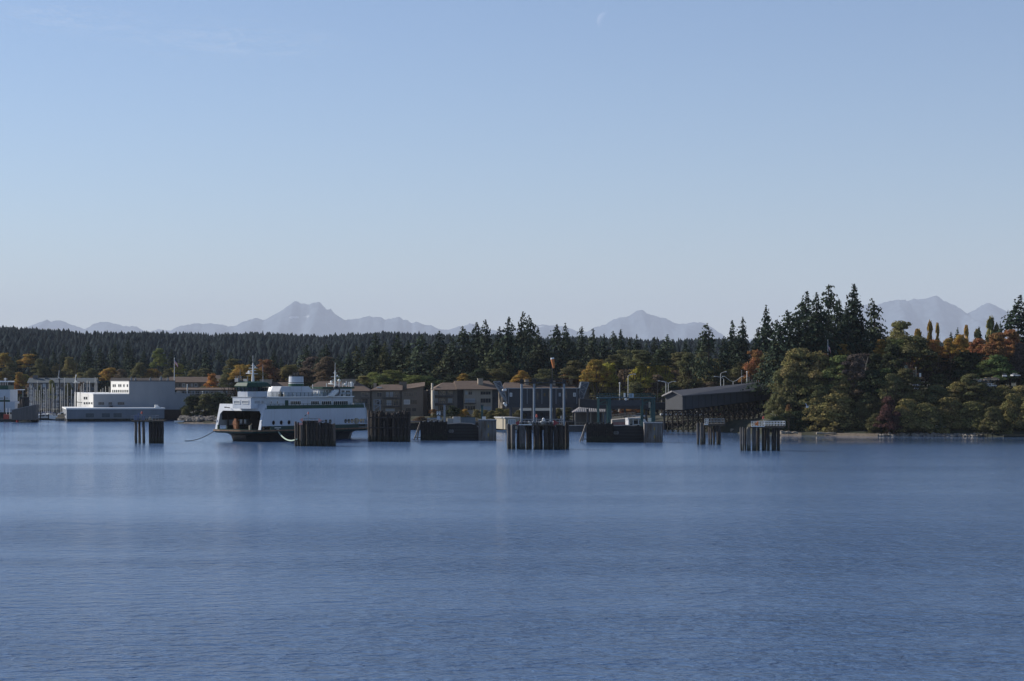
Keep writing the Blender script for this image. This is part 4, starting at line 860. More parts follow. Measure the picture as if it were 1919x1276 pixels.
# ------------------------------------------------------------------ overhead boarding gallery, lift towers, windsock
def terminal():
    f = Frame(950, 668, 3); r = f.thing('boarding_gallery', 'dark grey overhead passenger gallery with raised gangways at both ends', 'gallery')
    X, z = f.x, f.z; W = X(1085); d = 7
    DG = mat('gallery_panels', (.040, .043, .050), .55, var=.22, scale=.5, stretch=(2.2, 1, .2))
    MB().box(0, W, 0, d, z(758), z(728.4)).build('wall', DG, r); MB().box(-.3, W + .3, -.35, d + .3, z(728.4) + .01, z(727)).build('roof_edge', STEEL, r)
    for c in (953, 988, 1015.5, 1042, 1081): x = X(c); MB().box(x - .1, x + .1, -.09, .02, z(757), z(728.6)).build('panel_trim', STEEL, r)
    MB().box(-.2, W + .2, .4, d - .4, z(763.5), z(758) - .01).build('floor_beam', DKGREY, r)
    for c, pm, m_ in ((957.5, GREYG, WHITE2), (1020.5, mat('amber_glass', (.12, .09, .03), .2), DKGREY), (1049, GREYG, STEEL), (1076.5, GREYG, WHITE2)): fwin(r, f, c - 2.2, c + 2.2, 736, 743, 0, fm=m_, pm=pm, mull=0, bars_h=1)
    for c in (1001, 1008, 1030, 1060): fwin(r, f, c - 3, c + 3, 734, 748, 0, fm=DG, mull=1)
    for c in (958, 1000, 1040, 1078):                                   # legs under the gallery
        for y in (.8, d - 1.2): x = X(c); MB().box(x - .35, x + .35, y, y + .7, .5, z(763.5) - .01).build('leg', DKGREY, r)
    def gang(p, nm, label):                                              # a raised gangway: an open lattice box seen from the side
        k = MB(); q = [(X(a), z(b)) for a, b in p]; n = 7
        for y in (.6, d - .9):
            for i in range(len(q)): (a, b), (c, e) = q[i], q[(i + 1) % len(q)]; k.bar((a, y, b), (c, y, e), .30)
            for i in range(n):
                t0, t1 = i / n, (i + 1) / n
                A = [q[0][j] + (q[3][j] - q[0][j]) * (t0 if i % 2 else t1) for j in (0, 1)]; B_ = [q[1][j] + (q[2][j] - q[1][j]) * (t1 if i % 2 else t0) for j in (0, 1)]
                k.bar((A[0], y, A[1]), (B_[0], y, B_[1]), .2)
        g = k.build(nm, STEEL, r, label)
        MB().prism([(a, .75, b) for a, b in q], (0, d - 1.8, 0)).build('gangway_panel', mat('gangway_grey', (.10, .115, .14), .6, var=.4, scale=1.5), g)
    gang([(926, 715), (938, 714.5), (953, 757), (941.5, 742)], 'gangway', 'left gangway sloping up and away from the gallery')
    gang([(1090, 716), (1104, 716.5), (1089, 757), (1083, 750)], 'gangway', 'right gangway sloping up to the right')
    for a, b in ((943, 731), (947, 730.5), (945, 756), (948, 759)): x = X(a); MB().ball((x, -.5, z(b)), .45).box(x - .1, x + .1, -.5, .4, z(b) - .2, z(b)).build('floodlight', WHITE2, r)
    # the four tall lift posts with a beam across their heads
    f = Frame(977.5, 640, 0); r = f.thing('lift_tower', 'frame of four tall grey steel posts with railed cross beams above the centre dolphin', 'lift tower'); X, z = f.x, f.z
    GREYP = mat('grey_blue_steel', (.20, .24, .28), .45, var=.15, scale=.8)
    for c in (977.5, 1001, 1032.5, 1057):
        x = X(c); p = MB().tube((x, 0, .2), (x, 0, z(719)), .38, n=10).build('post', GREYP, r)
        MB().box(x - .55, x + .55, -.5, .5, z(719) + .01, z(711)).box(x - .7, x + .7, -.6, .6, z(715), z(714)).build('winch_head', CHAR, p)
    k = MB(); x0, x1 = X(978), X(1057); k.box(x0, x1, -.2, .2, z(718.2), z(716.5)).box(x0, x1, -.62, -.55, z(710), z(709.5)).box(x0, x1, .55, .62, z(710), z(709.5)).box(x0, x1, -.2, .2, z(724.4), z(723.3))
    for i in range(22): x = x0 + (x1 - x0) * i / 21; k.box(x - .04, x + .04, -.61, -.56, z(716.5), z(710)); k.box(x - .04, x + .04, .56, .61, z(716.5), z(710))
    k.box(x0, x1, -.65, .65, z(716.5) + .005, z(716)); k.build('cross_beam', DKGREY, r)
    x = X(1035); wsk = thing('windsock', 'orange and white windsock hanging on a thin pole above the lift tower', 'windsock', (f.o.x + x, f.o.y, z(716)))
    h = z(673) - z(716); MB().tube((0, 0, 0), (0, 0, h), .09).build('pole', DKGREY, wsk)
    k = MB(); k.tube((.05, 0, h), (.5, 0, h - 2.9), .62, .34, n=12, caps=False); s = k.build('sock', mat('windsock_orange', (.60, .20, .06), .8, var=.2), wsk)
    MB().tube((-.03, 0, h + .5), (.05, 0, h + .02), .55, .63, n=12).build('white_cuff', WHITE2, s)
    # dark low office under the gallery
    f = Frame(978, 690, 3); r = f.thing('ticket_office', 'low dark blue building under the overhead gallery', 'building'); MB().box(0, f.x(1062), 0, 8, 1, f.z(770)).build('wall', mat('navy_siding', (.04, .055, .075), .7, var=.2), r)
    g = MB(); gable(g, -.5, f.x(1063), -.6, 8.6, f.z(769.5), f.z(765)); g.build('roof', SLATE, r)
    for k in range(8): fwin(r, f, 982 + k * 10, 988 + k * 10, 773, 780, 0, mull=1, fm=DKGREY)
    # shelter with a ribbed roof
    f = Frame(1077, 660, 4); r = f.thing('waiting_shelter', 'open waiting shelter with a pale ribbed hipped roof on posts', 'shelter'); X, z = f.x, f.z; W = X(1147)
    g = MB(); gable(g, -.6, W + .3, -.6, 6.6, z(771.5), z(760.5), 3.2, 2.2, .2); g.build('roof', mat('pale_ribbed_metal', (.30, .28, .28), .5), r)
    k = MB()
    for i in range(20):
        x = -.5 + (W + .7) * i / 19; zt = z(771.5) + (z(760.5) - z(771.5)) * min(1, (x + .6) / 3.2, max(0, (W + .3 - x) / 2.2)); yt = -.6 + 3.6 * (zt - z(771.5)) / (z(760.5) - z(771.5))
        if yt > -.3: k.bar((x, -.62, z(771.5) + .08), (x, yt, zt + .08), .1, .16)
    k.build('roof_rib', WHITE, r)
    for c in (1077, 1106, 1130): MB().box(X(c), X(c) + .4, .1, .5, .5, z(771.5) - .2).build('post', TANW, r)
    MB().box(.5, W - .5, 5.6, 6, .5, z(773)).build('back_wall', GREYW, r)
    MB().box(X(1131), W, .6, 5.5, z(796), z(773)).build('kiosk', mat('pale_blue_panel', (.22, .27, .34), .6, var=.2), r)
    k = MB()
    for i in range(9): x = X(1079) + i * 1.15; k.box(x, x + .08, -.1, -.02, z(797), z(791))
    k.box(X(1079), X(1079) + 9.3, -.11, -.01, z(791.6), z(791)); k.build('railing', TANW, r)
    f = Frame(1066, 648, 2); r = f.thing('quay_wall', 'dark grey quay wall with a pale top edge under the waiting shelter', 'wall'); MB().box(0, f.x(1105), 0, 3, -1, f.z(798)).build('panel', DKGREY, r); MB().box(0, f.x(1105), -.1, 3, f.z(798) + .01, f.z(797)).build('cap', STEEL, r)
    # teal transfer span towers
    f = Frame(1121, 622, 2); r = f.thing('transfer_bridge', 'teal steel gantry of two towers joined by a railed bridge over the right slip', 'bridge'); X, z = f.x, f.z
    for a, b, yb_ in ((1121, 1145, 797), (1203, 1228, 792)):
        k = MB(); x0, x1 = X(a), X(b)
        for x in (x0, (x0 + x1) / 2 + 1.0, x1 - .45):
            for y in (0, 4): k.box(x, x + .45, y, y + .45, z(yb_ + 8), z(746))
        for y in (.1, 4.1): k.box(x0 + .01, x1 - .01, y, y + .25, z(748), z(745.8)); k.box(x0 + .01, x1 - .01, y, y + .2, z(758), z(757)); k.bar((x0, y + .1, z(757)), (x1, y + .1, z(747)), .2)
        k.build('tower', TEAL, r)
        k = MB()
        for i in range(7): x = x0 + .7 + (x1 - x0 - 1.4) * i / 6; k.box(x, x + .22, .55, .7, z(757), z(747))
        k.build('counterweight', CHAR, r)
    k = MB(); k.box(X(1145), X(1203), .3, 4, z(760), z(749.5)); k.build('bridge_girder', DKGREY, r)
    MB().box(X(1120), X(1229), -.3, 4.4, z(746) + .02, z(744.3)).build('bridge_deck', mat('blue_teal', (.05, .10, .13), .5, var=.2), r)
    k = MB()
    for yy in (-.25, 4.3):
        for i in range(19): x = X(1120) + (X(1228) - X(1120)) * i / 18; k.box(x, x + .09, yy, yy + .09, z(744.3), z(737.2))
        for t in (737.2, 740.5): k.box(X(1120), X(1228), yy - .01, yy + .1, z(t + .5), z(t))
    k.build('railing', TEAL, r)
    x0 = X(1178.5); b = MB().box(x0, X(1187.2), -.4, -.27, z(745), z(737.5)).build('sign_board', mat('pale_blue_sign', (.38, .46, .52), .6), r)
    k = MB()
    for i, (u, v) in enumerate(((.25, .35), (.62, .7))): k.box(x0 + 1.45 * u - .15, x0 + 1.45 * u + .12, -.43, -.4, z(744), z(738.4))
    k.build('sign_mark', TEAL, b)
    x = X(1172.5); MB().ball((x, -.7, z(748)), .45).box(x - .6, x - .1, -.5, -.05, z(744), z(736.5)).build('floodlight', WHITE, r)
    x = X(1172); MB().box(x - .5, x + .6, .5, 1.2, z(744.3), z(736.5)).build('control_box', CHAR, r)
    x = X(1217); MB().box(x - .3, x + .3, -.5, -.05, z(764), z(756)).ball((x, -.5, z(755)), .4).build('lamp_box', CREAM, r)
    x = X(1213); MB().box(x - .25, x + .25, -.4, -.05, z(762), z(756.5)).build('lamp_box', DKGREY, r)
    # covered pedestrian walkway climbing away on a timber trestle
    f = Frame(1279, 640, 36); r = f.thing('covered_walkway', 'long grey covered walkway climbing to the right with a shallow pitched roof', 'walkway'); X, z = f.x, f.z
    W = X(1444); d = f.y(1247, 0)
    SID = mat('walkway_siding', (.055, .060, .068), .7, var=.15, scale=.6); ROOF = mat('walkway_roof', (.105, .105, .110), .7, var=.18, scale=.7, stretch=(.3, 1, 1))
    ze0, ze1 = z(741.5), z(729, W); zb0, zb1 = z(768), z(748, W); zr0, zr1 = z(733.5, 0, d / 2), z(716.5, W, d / 2)
    MB().prism([(0, 0, zb0), (W, 0, zb1), (W, 0, ze1 - .1), (0, 0, ze0 - .1)], (0, d, 0)).build('wall', SID, r)
    g = MB(); o = .7
    for sy, y0 in ((1, -o), (-1, d + o)):
        a, b = (-.9, y0, ze0 - .25), (W + 1.2, y0, ze1 - .25); c, e = (W + 1.2, d / 2, zr1), (-.9, d / 2, zr0)
        g.add([a, b, c, e] + [(p[0], p[1], p[2] + .28) for p in (a, b, c, e)], [(0, 1, 2, 3), (4, 7, 6, 5), (0, 4, 5, 1), (1, 5, 6, 2), (2, 6, 7, 3), (3, 7, 4, 0)])
    g.build('roof', ROOF, r)
    g = MB().add([(-.02, 0, ze0 - .12), (-.02, d, ze0 - .12), (-.02, d / 2, zr0 - .05)], [(0, 1, 2)]); g.build('gable', SID, r)
    MB().prism([(-1.0, d / 2 - .1, zr0 + .34), (-1.0, d + o, ze0 + .08), (-1.0, d + o, ze0 - .35), (-1.0, d / 2 - .1, zr0 - .15)], (2.8, 0, .1)).build('sunlit_roof_patch', mat('sunlit_roof_grey', (.26, .25, .245), .6), r)  # lighter slab paints the sunlit patch at the roof's left end
    k = MB()
    for i in range(14): t = (i + .5) / 14; x = W * t; k.box(x - .07, x + .07, -.06, .02, zb0 + (zb1 - zb0) * t + .2, ze0 + (ze1 - ze0) * t - .3)
    k.build('panel_trim', CHAR, r)
    k = MB()
    for i in range(7): x = X(1437) + i * 1.0; k.box(x, x + .1, d - .2, d - .1, z(733, W), z(712 - (i % 2), W)); 
    k.box(X(1437), X(1437) + 6.2, d - .2, d - .1, z(717, W), z(716.4, W)); k.build('rail_fence', STEEL, r)
    fx = Frame(1086, 655, 1); q = fx.thing('link_bridge', 'long dark railed footbridge running from the boarding gallery past the gantry to the covered walkway', 'footbridge'); W2 = fx.x(1262)
    MB().prism([(0, 0, fx.z(763)), (fx.x(1122), 0, fx.z(766)), (W2, 0, fx.z(767)), (W2, 0, fx.z(756)), (fx.x(1122), 0, fx.z(750)), (0, 0, fx.z(748))], (0, 4, 0)).build('girder', mat('footbridge_grey', (.035, .038, .043), .7, var=.3, scale=.6), q)
    MB().prism([(0, -.3, fx.z(748) + .02), (fx.x(1122), -.3, fx.z(750) + .02), (W2, -.3, fx.z(756) + .02), (W2, -.3, fx.z(755)), (fx.x(1122), -.3, fx.z(749)), (0, -.3, fx.z(747))], (0, 4.5, 0)).build('deck', DKGREY, q)
    k = MB()
    for yy in (-.25, 4.0):
        for i in range(34): t = i / 33; x = W2 * t; zz = fx.z(747 + 8 * max(0, t - .15)); k.box(x, x + .09, yy, yy + .09, zz, zz + 1.25)
        k.bar((0, yy + .05, fx.z(747) + 1.25), (W2, yy + .05, fx.z(754) + 1.25), .12).bar((0, yy + .05, fx.z(747) + .7), (W2, yy + .05, fx.z(754) + .7), .1)
    k.build('railing', DKGREY, q)
    for c in (1100, 1136, 1170, 1210, 1244): x = fx.x(c); MB().box(x, x + .6, 1.2, 1.8, .5, fx.z(766)).build('pier', DKGREY, q)
    MB().box(fx.x(1239.5), fx.x(1241.5), -.2, .3, fx.z(755) + .02, fx.z(749.5)).build('post', CREAM, q)
    # trestle
    tr = f.thing('timber_trestle', 'dense dark timber trestle with criss cross bracing under the covered walkway', 'trestle'); n = 17
    hb = lambda t: zb0 + (zb1 - zb0) * t - .02
    for i in range(n):
        t = (i + .3) / n; x = W * t * .97; top = hb(t * .97); gz = max(-2.5, -2.5 + 0)
        for y in (.2, d / 3, 2 * d / 3, d - .6): MB().tube((x, y + .2, gz), (x, y + .2, top - .4), .20, .18, n=7).build('post', TIMBER, tr)
        k = MB(); k.box(x - .2, x + .2, 0, d, top - .4, top)
        for lv in range(2):
            h0, h1 = top * lv * .5, top * (lv + 1) * .5 - .4
            k.bar((x + .25, .2, h0), (x + .25, d - .2, h1), .18, .12); k.bar((x - .25, .2, h1), (x - .25, d - .2, h0), .18, .12); k.bar((x + .27, 0, h1), (x + .27, d, h1), .2, .12)
        k.build('cross_brace', TIMBER, tr)
    sides = {-.12: MB(), d + .05: MB()}
    for i in range(n - 1):
        t0, t1 = (i + .3) / n * .97, (i + 1.3) / n * .97; x0, x1 = W * t0, W * t1; a, b = hb(t0), hb(t1)
        for y, k in sides.items():
            k.bar((x0, y, a * .5), (x1, y, b * .95), .14, .22); k.bar((x0, y + .06, a * .95), (x1, y + .06, b * .5), .14, .22); k.bar((x0, y + .1, a * .06), (x1, y + .1, b * .5), .12, .2); k.bar((x0, y + .15, a * .5), (x1, y + .15, b * .06), .12, .2); k.bar((x0, y, a * .52), (x1, y, b * .52), .12, .22)
    for k in sides.values(): k.build('long_brace', TIMBER, tr)
terminal()

# ------------------------------------------------------------------ street lamps, vehicles, posts behind the terminal
def lamp(label, px, ytop, ybase, Y, arms, zb=None):
    z0 = Z_(ybase, Y) if zb is None else zb; H = Z_(ytop, Y) - z0; r = thing('street_lamp', label, 'street lamp', (X_(px, Y), Y, z0), 0, 'street lamps along the terminal road')
    MB().tube((0, 0, 0), (0, 0, H - .8), .14, .10).build('pole', WHITE, r)
    for dpx, dpy in arms:
        e = dpx / F * Y; k = MB(); pts = [Vector((0, 0, H - .85)), Vector((e * .06, 0, H - .5)), Vector((e * .3, 0, H - .2)), Vector((e * .8, 0, H + dpy))]; k.path(pts, .085)
        a = k.build('arm', WHITE, r); MB().box(min(e * .78, e * 1.02), max(e * .78, e * 1.02), -.2, .2, H + dpy - .16, H + dpy + .1).build('lamp_head', WHITE2, a)
lamp('tall curved street lamp bending right, above the teal gantry sign', 1177, 701, 765, 690, [(14, .05)])
lamp('curved street lamp bending left, left of the covered walkway roof', 1248, 714, 768, 668, [(-15, .1)])
lamp('dim street lamp bending right, just beside the left bending lamp', 1252.5, 715, 768, 690, [(14, .1), (-12, .1)])
lamp('tallest street lamp, bending right over the covered walkway roof', 1350.5, 697, 750, 690, [(11, .1)])
lamp('street lamp bending left over the middle of the covered walkway roof', 1356.5, 706, 750, 680, [(-18, .15)])
lamp('street lamp with two arms spread in a wide letter V above the walkway', 1374, 712, 750, 685, [(20, 1.3), (-20, 1.3)])
def pole(px, yt, yb, Y, label, m=STEEL, r_=.12):
    r = thing('pole', label, 'pole', (X_(px, Y), Y, Z_(yb, Y))); h = Z_(yt, Y) - Z_(yb, Y); MB().tube((0, 0, 0), (0, 0, h), r_, r_ * .8).build('shaft', m, r); MB().ball((0, 0, h), r_ * 1.6).build('cap', m, r)
pole(1161.5, 718, 768, 700, 'pale square topped pole left of the tall lamp above the teal gantry', WHITE, .2)
pole(1232.5, 718, 768, 700, 'thin dark pole between the teal gantry and the covered walkway', CHAR)
pole(1390, 694, 745, 720, 'thin grey pole behind the right half of the walkway roof, left of the white one', STEEL)
pole(1400, 697, 745, 690, 'short white pole standing behind the upper end of the walkway roof', WHITE, .2)
pole(1404, 707, 745, 690, 'lowest grey pole at the upper end of the walkway roof', STEEL)
def car(label, px, py, Y, col, rz=0.0, s=1.0, zb=None):
    z0 = Z_(py, Y) if zb is None else zb; r = thing('parked_car', label, 'car', (X_(px, Y), Y, z0), R(rz)); r.scale = (s,) * 3
    pr = [(-2.2, .35), (2.2, .35), (2.25, .75), (1.5, .92), (-2.0, .95), (-2.25, .8)]; MB().prism([(x, -.88, z) for x, z in pr], (0, 1.76, 0)).build('body', col, r)
    cb = [(-1.75, .95), (1.2, .93), (.55, 1.45), (-1.2, 1.48)]; c = MB().prism([(x, -.74, z) for x, z in cb], (0, 1.48, 0)).build('cabin', GLASS, r); MB().box(-1.15, .5, -.72, .72, 1.46, 1.54).build('roof', col, c)
    for x in (-1.4, 1.4):
        for y in (-.9, .72): MB().tube((x, y, .34), (x, y + .18, .34), .34, n=14).build('wheel', CHAR, r)
    for y in (-.6, .6): MB().box(2.2, 2.29, y - .2, y + .2, .62, .78).build('headlight', WHITE2, r)
CARW = mat('car_white', (.56, .56, .56), .25, spec=.5); CARS = mat('car_silver', (.42, .44, .47), .3, metal=.2); CARD = mat('car_dark', (.03, .035, .05), .3); CART = mat('car_tan', (.45, .33, .22), .35)
car('white car parked on the ramp beneath the teal gantry', 1197, 783, 668, CARW, 160)
def truck():
    Y = 632; f = Frame(1178, Y, 20); r = f.thing('box_truck', 'white box truck with an open dark side under the teal gantry', 'truck'); z0 = f.z(799); X = f.x; W = X(1204); zt = f.z(783)
    d = f.y(1172, 0); MB().box(0, .3, 0, d, z0 + .5, zt).box(.3, W, 0, d, zt - .25, zt - .002).box(.3, W, d - .2, d, z0 + .5, zt - .26).box(.3, W, 0, d - .21, z0 + .5, z0 + .7).build('body', CARW, r)
    MB().box(W * .45, W * .95, 1.2, d - .4, z0 + .7, zt - .9).build('cargo', CHAR, r)
    MB().box(W * .3, W * .36, -.05, .25, z0 + .7, zt - .26).box(W * .7, W * .76, -.05, .25, z0 + .7, zt - .26).build('door_post', CARW, r)
    MB().prism([(W + .05, .2, z0 + .5), (W + 1.6, .2, z0 + .5), (W + 1.6, .2, z0 + 1.3), (W + 1.0, .2, zt - .4), (W + .05, .2, zt - .4)], (0, d - .4, 0)).build('cab', CARW, r)
    for x in (.9, W - .4, W + 1.0):
        for y in (-.1, d - .2): MB().tube((x, y, z0 + .42), (x, y + .28, z0 + .42), .42, n=14).build('wheel', CHAR, r)
    MB().box(-.03, 0, 1.0, 1.5, z0 + 1.8, z0 + 2.5).build('marking', STEEL, r)
truck()
def ramp():
    f = Frame(1147, 640, 3); r = f.thing('vehicle_ramp', 'grey vehicle ramp with a low railing rising behind the right slip', 'ramp'); X, z = f.x, f.z
    MB().prism([(X(1147), 0, z(798)), (X(1205), 0, z(798)), (X(1205), 0, z(781.5)), (X(1147), 0, z(787))], (0, 14, 0)).build('deck', CONC, r)
    k = MB()
    for i in range(16): t = i / 15; x = X(1147) + (X(1190) - X(1147)) * t; zz = z(786 - 4.5 * t); k.box(x, x + .09, .2, .29, zz, zz + 1.7)
    k.bar((X(1147), .25, z(786) + 1.6), (X(1190), .25, z(781.5) + 1.6), .1).bar((X(1147), .25, z(786) + .8), (X(1190), .25, z(781.5) + .8), .1); k.build('railing', TANW, r)
    MB().box(X(1147), X(1176), -.2, -.02, z(796), z(791)).build('red_barrier', mat('faded_red_barrier', (.30, .16, .14), .8, var=.4), r)
    f = Frame(1160, 705, 4); r = f.thing('retaining_wall', 'pale concrete retaining wall seen under the teal gantry bridge', 'wall'); MB().box(0, f.x(1184), 0, 1.5, f.z(780), f.z(760)).build('panel', CONC, r); MB().box(-.1, f.x(1184) + .1, -.1, 1.6, f.z(760) + .01, f.z(759)).build('cap', STEEL, r)
ramp()
# ------------------------------------------------------------------ trees
def leaf_mat(name, trans=0.25, lo=0.55, hi=1.35, rough=0.8, spec=0.04):
    """foliage: the object's own colour, varied leaf clump by leaf clump"""
    m = bpy.data.materials.new(name); m.use_nodes = True; n = m.node_tree.nodes; l = m.node_tree.links
    b = n['Principled BSDF']; b.inputs['Roughness'].default_value = rough; b.inputs['Specular IOR Level'].default_value = spec
    oi = n.new('ShaderNodeObjectInfo'); ge = n.new('ShaderNodeNewGeometry'); mr = n.new('ShaderNodeMapRange')
    l.new(ge.outputs['Random Per Island'], mr.inputs[0]); mr.inputs[3].default_value = lo; mr.inputs[4].default_value = hi
    tc = n.new('ShaderNodeTexCoord'); nz = n.new('ShaderNodeTexNoise'); nz.inputs['Scale'].default_value = 4.0; nz.inputs['Detail'].default_value = 2
    l.new(tc.outputs['Object'], nz.inputs['Vector'])
    hs = n.new('ShaderNodeHueSaturation'); l.new(oi.outputs['Color'], hs.inputs['Color'])
    hr = n.new('ShaderNodeMapRange'); l.new(nz.outputs['Fac'], hr.inputs[0]); hr.inputs[1].default_value = .3; hr.inputs[2].default_value = .7; hr.inputs[3].default_value = .475; hr.inputs[4].default_value = .525
    l.new(hr.outputs[0], hs.inputs['Hue']); l.new(mr.outputs[0], hs.inputs['Value'])
    tr = n.new('ShaderNodeBsdfTranslucent'); mx = n.new('ShaderNodeMixShader'); mx.inputs[0].default_value = trans
    l.new(hs.outputs[0], b.inputs['Base Color']); l.new(hs.outputs[0], tr.inputs['Color'])
    l.new(b.outputs[0], mx.inputs[1]); l.new(tr.outputs[0], mx.inputs[2]); l.new(mx.outputs[0], n['Material Output'].inputs['Surface'])
    return m
LEAF = leaf_mat('broad_leaves', .30); NEEDLE = leaf_mat('needles', .12, .5, 1.4)
BARK = mat('bark', (.075, .055, .042), .95, var=.5, scale=2.0, stretch=(4, 4, .5)); BARKR = mat('red_bark', (.14, .065, .04), .8, var=.4, scale=1)
def cards_mesh(name, c, nrm, sz, asp, m, bend=.25, seed=0):
    """many small bent leaf cards: centres c (n,3), normals, sizes"""
    g = np.random.default_rng(seed); n = len(c); nrm = nrm / np.maximum(np.linalg.norm(nrm, axis=1, keepdims=True), 1e-6)
    ref = g.normal(size=(n, 3)); u = np.cross(nrm, ref); u /= np.maximum(np.linalg.norm(u, axis=1, keepdims=True), 1e-6); v = np.cross(nrm, u)
    su = (sz * asp)[:, None]; sv = sz[:, None]
    j = lambda: g.uniform(.6, 1.25, size=(n, 1))
    a = c - u * su * j() + nrm * sv * bend * g.normal(size=(n, 1)); b = c + v * sv * j() - nrm * sv * bend; d = c + u * su * j() + nrm * sv * bend * g.normal(size=(n, 1)); e = c - v * sv * j() - nrm * sv * bend
    co = np.stack([a, b, d, e], 1).reshape(-1, 3).astype(np.float32)
    me = bpy.data.meshes.new(name); me.vertices.add(4 * n); me.vertices.foreach_set('co', co.ravel())
    me.loops.add(4 * n); me.loops.foreach_set('vertex_index', np.arange(4 * n, dtype=np.int32)); me.polygons.add(n)
    me.polygons.foreach_set('loop_start', np.arange(0, 4 * n, 4, dtype=np.int32)); me.polygons.foreach_set('loop_total', np.full(n, 4, dtype=np.int32))
    me.materials.append(m); me.update(calc_edges=True); return me
def broad_crown(seed, n=7500, lobes=32, top=.62, flat=1.0, size=.023):
    """unit crown: x, y within -.5 .. .5, z within 0 .. 1; lumps of leaf clumps with dark gaps between them"""
    g = np.random.default_rng(seed); L = []
    for k in range(lobes):
        z = g.uniform(.12, .92); r = .44 * math.sin(math.pi * min(1, (z * .92 + .16)) ** top) ** .6
        th = 2.4 * k + g.uniform(-.5, .5); rr = r * g.uniform(.55, 1.0)
        L.append((rr * math.cos(th), rr * math.sin(th), z, g.uniform(.24, .42) ** 2))
    L += [(0, 0, .40, .27), (.04, 0, .62, .22), (0, .04, .84, .13), (-.14, -.1, .90, .09), (.12, .06, .88, .10)]
    L = np.array(L); wt = L[:, 3] ** 2; idx = g.choice(len(L), n, p=wt / wt.sum())
    d = g.normal(size=(n, 3)); d /= np.linalg.norm(d, axis=1, keepdims=True); d[:, 2] = np.where(d[:, 2] < -.15, -d[:, 2] * g.uniform(-.3, 1, n), d[:, 2])
    rad = L[idx, 3][:, None] * np.where(g.random((n, 1)) < .84, g.uniform(.78, 1.12, (n, 1)), np.where(g.random((n, 1)) < .35, g.uniform(1.1, 1.5, (n, 1)), g.uniform(.2, .8, (n, 1))))
    c = L[idx, :3] + d * rad * np.array([1, 1, .80]); c[:, 2] = np.clip(c[:, 2], .0, 1.0)
    nr = d + g.normal(scale=.38, size=(n, 3)) + np.array([0, 0, .25])
    return cards_mesh('crown', c, nr, g.uniform(.5, 1.4, n) * size, np.full(n, .8), LEAF, seed=seed)
def drape_crown(seed): return broad_crown(seed, 9000, 52, .45, size=.021)
def conifer_crown(seed, layers=34, base=.10, gap=.0, shape=.85, lean=0.0, ragged=.35, n_b=9):
    g = np.random.default_rng(seed); C, N, Sz = [], [], []; lop = 0.0
    for i in range(layers):
        t = i / (layers - 1); lop = g.uniform(0, 6.28) if i % 9 == 0 else lop; z = base + (1 - base) * t; prof = .5 * (1 - t) ** shape * (1 - .35 * math.exp(-((t) / .12) ** 2)) + .012
        if g.random() < gap: continue
        th0 = g.uniform(0, 6.28); nb = max(4, int(n_b * (1 - .45 * t)))
        for b in range(nb):
            th = th0 + 2 * math.pi * b / nb + g.uniform(-.3, .3); R_ = prof * (1 + g.uniform(-ragged, ragged * .75)) * (1 + .28 * math.cos(th - lop)); m = max(2, int(2 + 11 * R_ * 2))
            up = g.uniform(-.01, .03)
            for q in range(m):
                s = (q + g.uniform(.2, 1)) / m; r = R_ * s; droop = -.10 * r * (1 + s) + up * math.sin(math.pi * s) + g.uniform(-.007, .004)
                w_ = .010 + .026 * (1 - abs(s - .45)) * min(1, R_ * 5); w_ = min(w_, .30 * R_ + .005)
                for e in range(2 if q < m - 1 else 1):
                    off = g.normal(scale=w_ * .9)
                    C.append((r * math.cos(th) - off * math.sin(th) + lean * z * z, r * math.sin(th) + off * math.cos(th), z + droop)); N.append((math.cos(th) * .35 + g.normal() * .45, math.sin(th) * .35 + g.normal() * .45, .8)); Sz.append(w_ * g.uniform(.6, 1.1))
    for k in range(10): t = k / 10; C.append((lean, 0, 1 - .05 * t)); N.append((g.normal(), g.normal(), .1)); Sz.append(.006 + .008 * t)
    C = np.array(C); C[:, 2] = np.minimum(C[:, 2], 1.0)
    return cards_mesh('crown', C, np.array(N), np.array(Sz), np.full(len(C), 1.0), NEEDLE, bend=.35, seed=seed)
def trunk_mesh(kind, seed, m=None):
    q = random.Random(seed); t = MB()
    if kind == 'conifer': t.tube((0, 0, 0), (0, 0, .55), .016, .010, n=7); t.tube((0, 0, .55), (0, 0, .97), .010, .002, n=6)
    else:
        t.tube((0, 0, -.05), (.01, 0, .32), .030, .022, n=8)
        for k in range(6):
            a = q.uniform(0, 6.28); e = (.28 * math.cos(a), .28 * math.sin(a), q.uniform(.55, .85)); mid = (.1 * math.cos(a), .1 * math.sin(a), .45); t.tube((.01, 0, .30), mid, .016, .011, n=6); t.tube(mid, e, .011, .004, n=6)
        t.tube((.01, 0, .32), (0, 0, .9), .018, .004, n=6)
    return t.mesh('trunk', m or BARK)
CROWNS = {'broad': [broad_crown(s) for s in (1, 2, 3, 4)] + [drape_crown(s) for s in (5, 6)], 'drape': [drape_crown(s) for s in (7, 8, 9)],
          'fir': [conifer_crown(11, 38, .08, .04, .90, .0, .45, 10), conifer_crown(12, 32, .08, .10, .85, .02, .5, 10), conifer_crown(13, 42, .10, .05, 1.0, -.01, .4, 10), conifer_crown(14, 32, .10, .12, .80, .04, .55, 9), conifer_crown(15, 34, .06, .06, .85, -.03, .5, 10), conifer_crown(16, 30, .12, .14, .75, -.05, .6, 9), conifer_crown(17, 36, .06, .08, .92, .01, .45, 11)],
          'sparse': [conifer_crown(21, 22, .30, .18, .55, .04, .7, 6), conifer_crown(22, 24, .34, .2, .6, -.03, .7, 6)],
          'poplar': [broad_crown(31, 2400, 20, .5, size=.05), broad_crown(32, 2400, 20, .5, size=.05)],
          'bare': [broad_crown(41, 2600, 26, .6, size=.022)]}
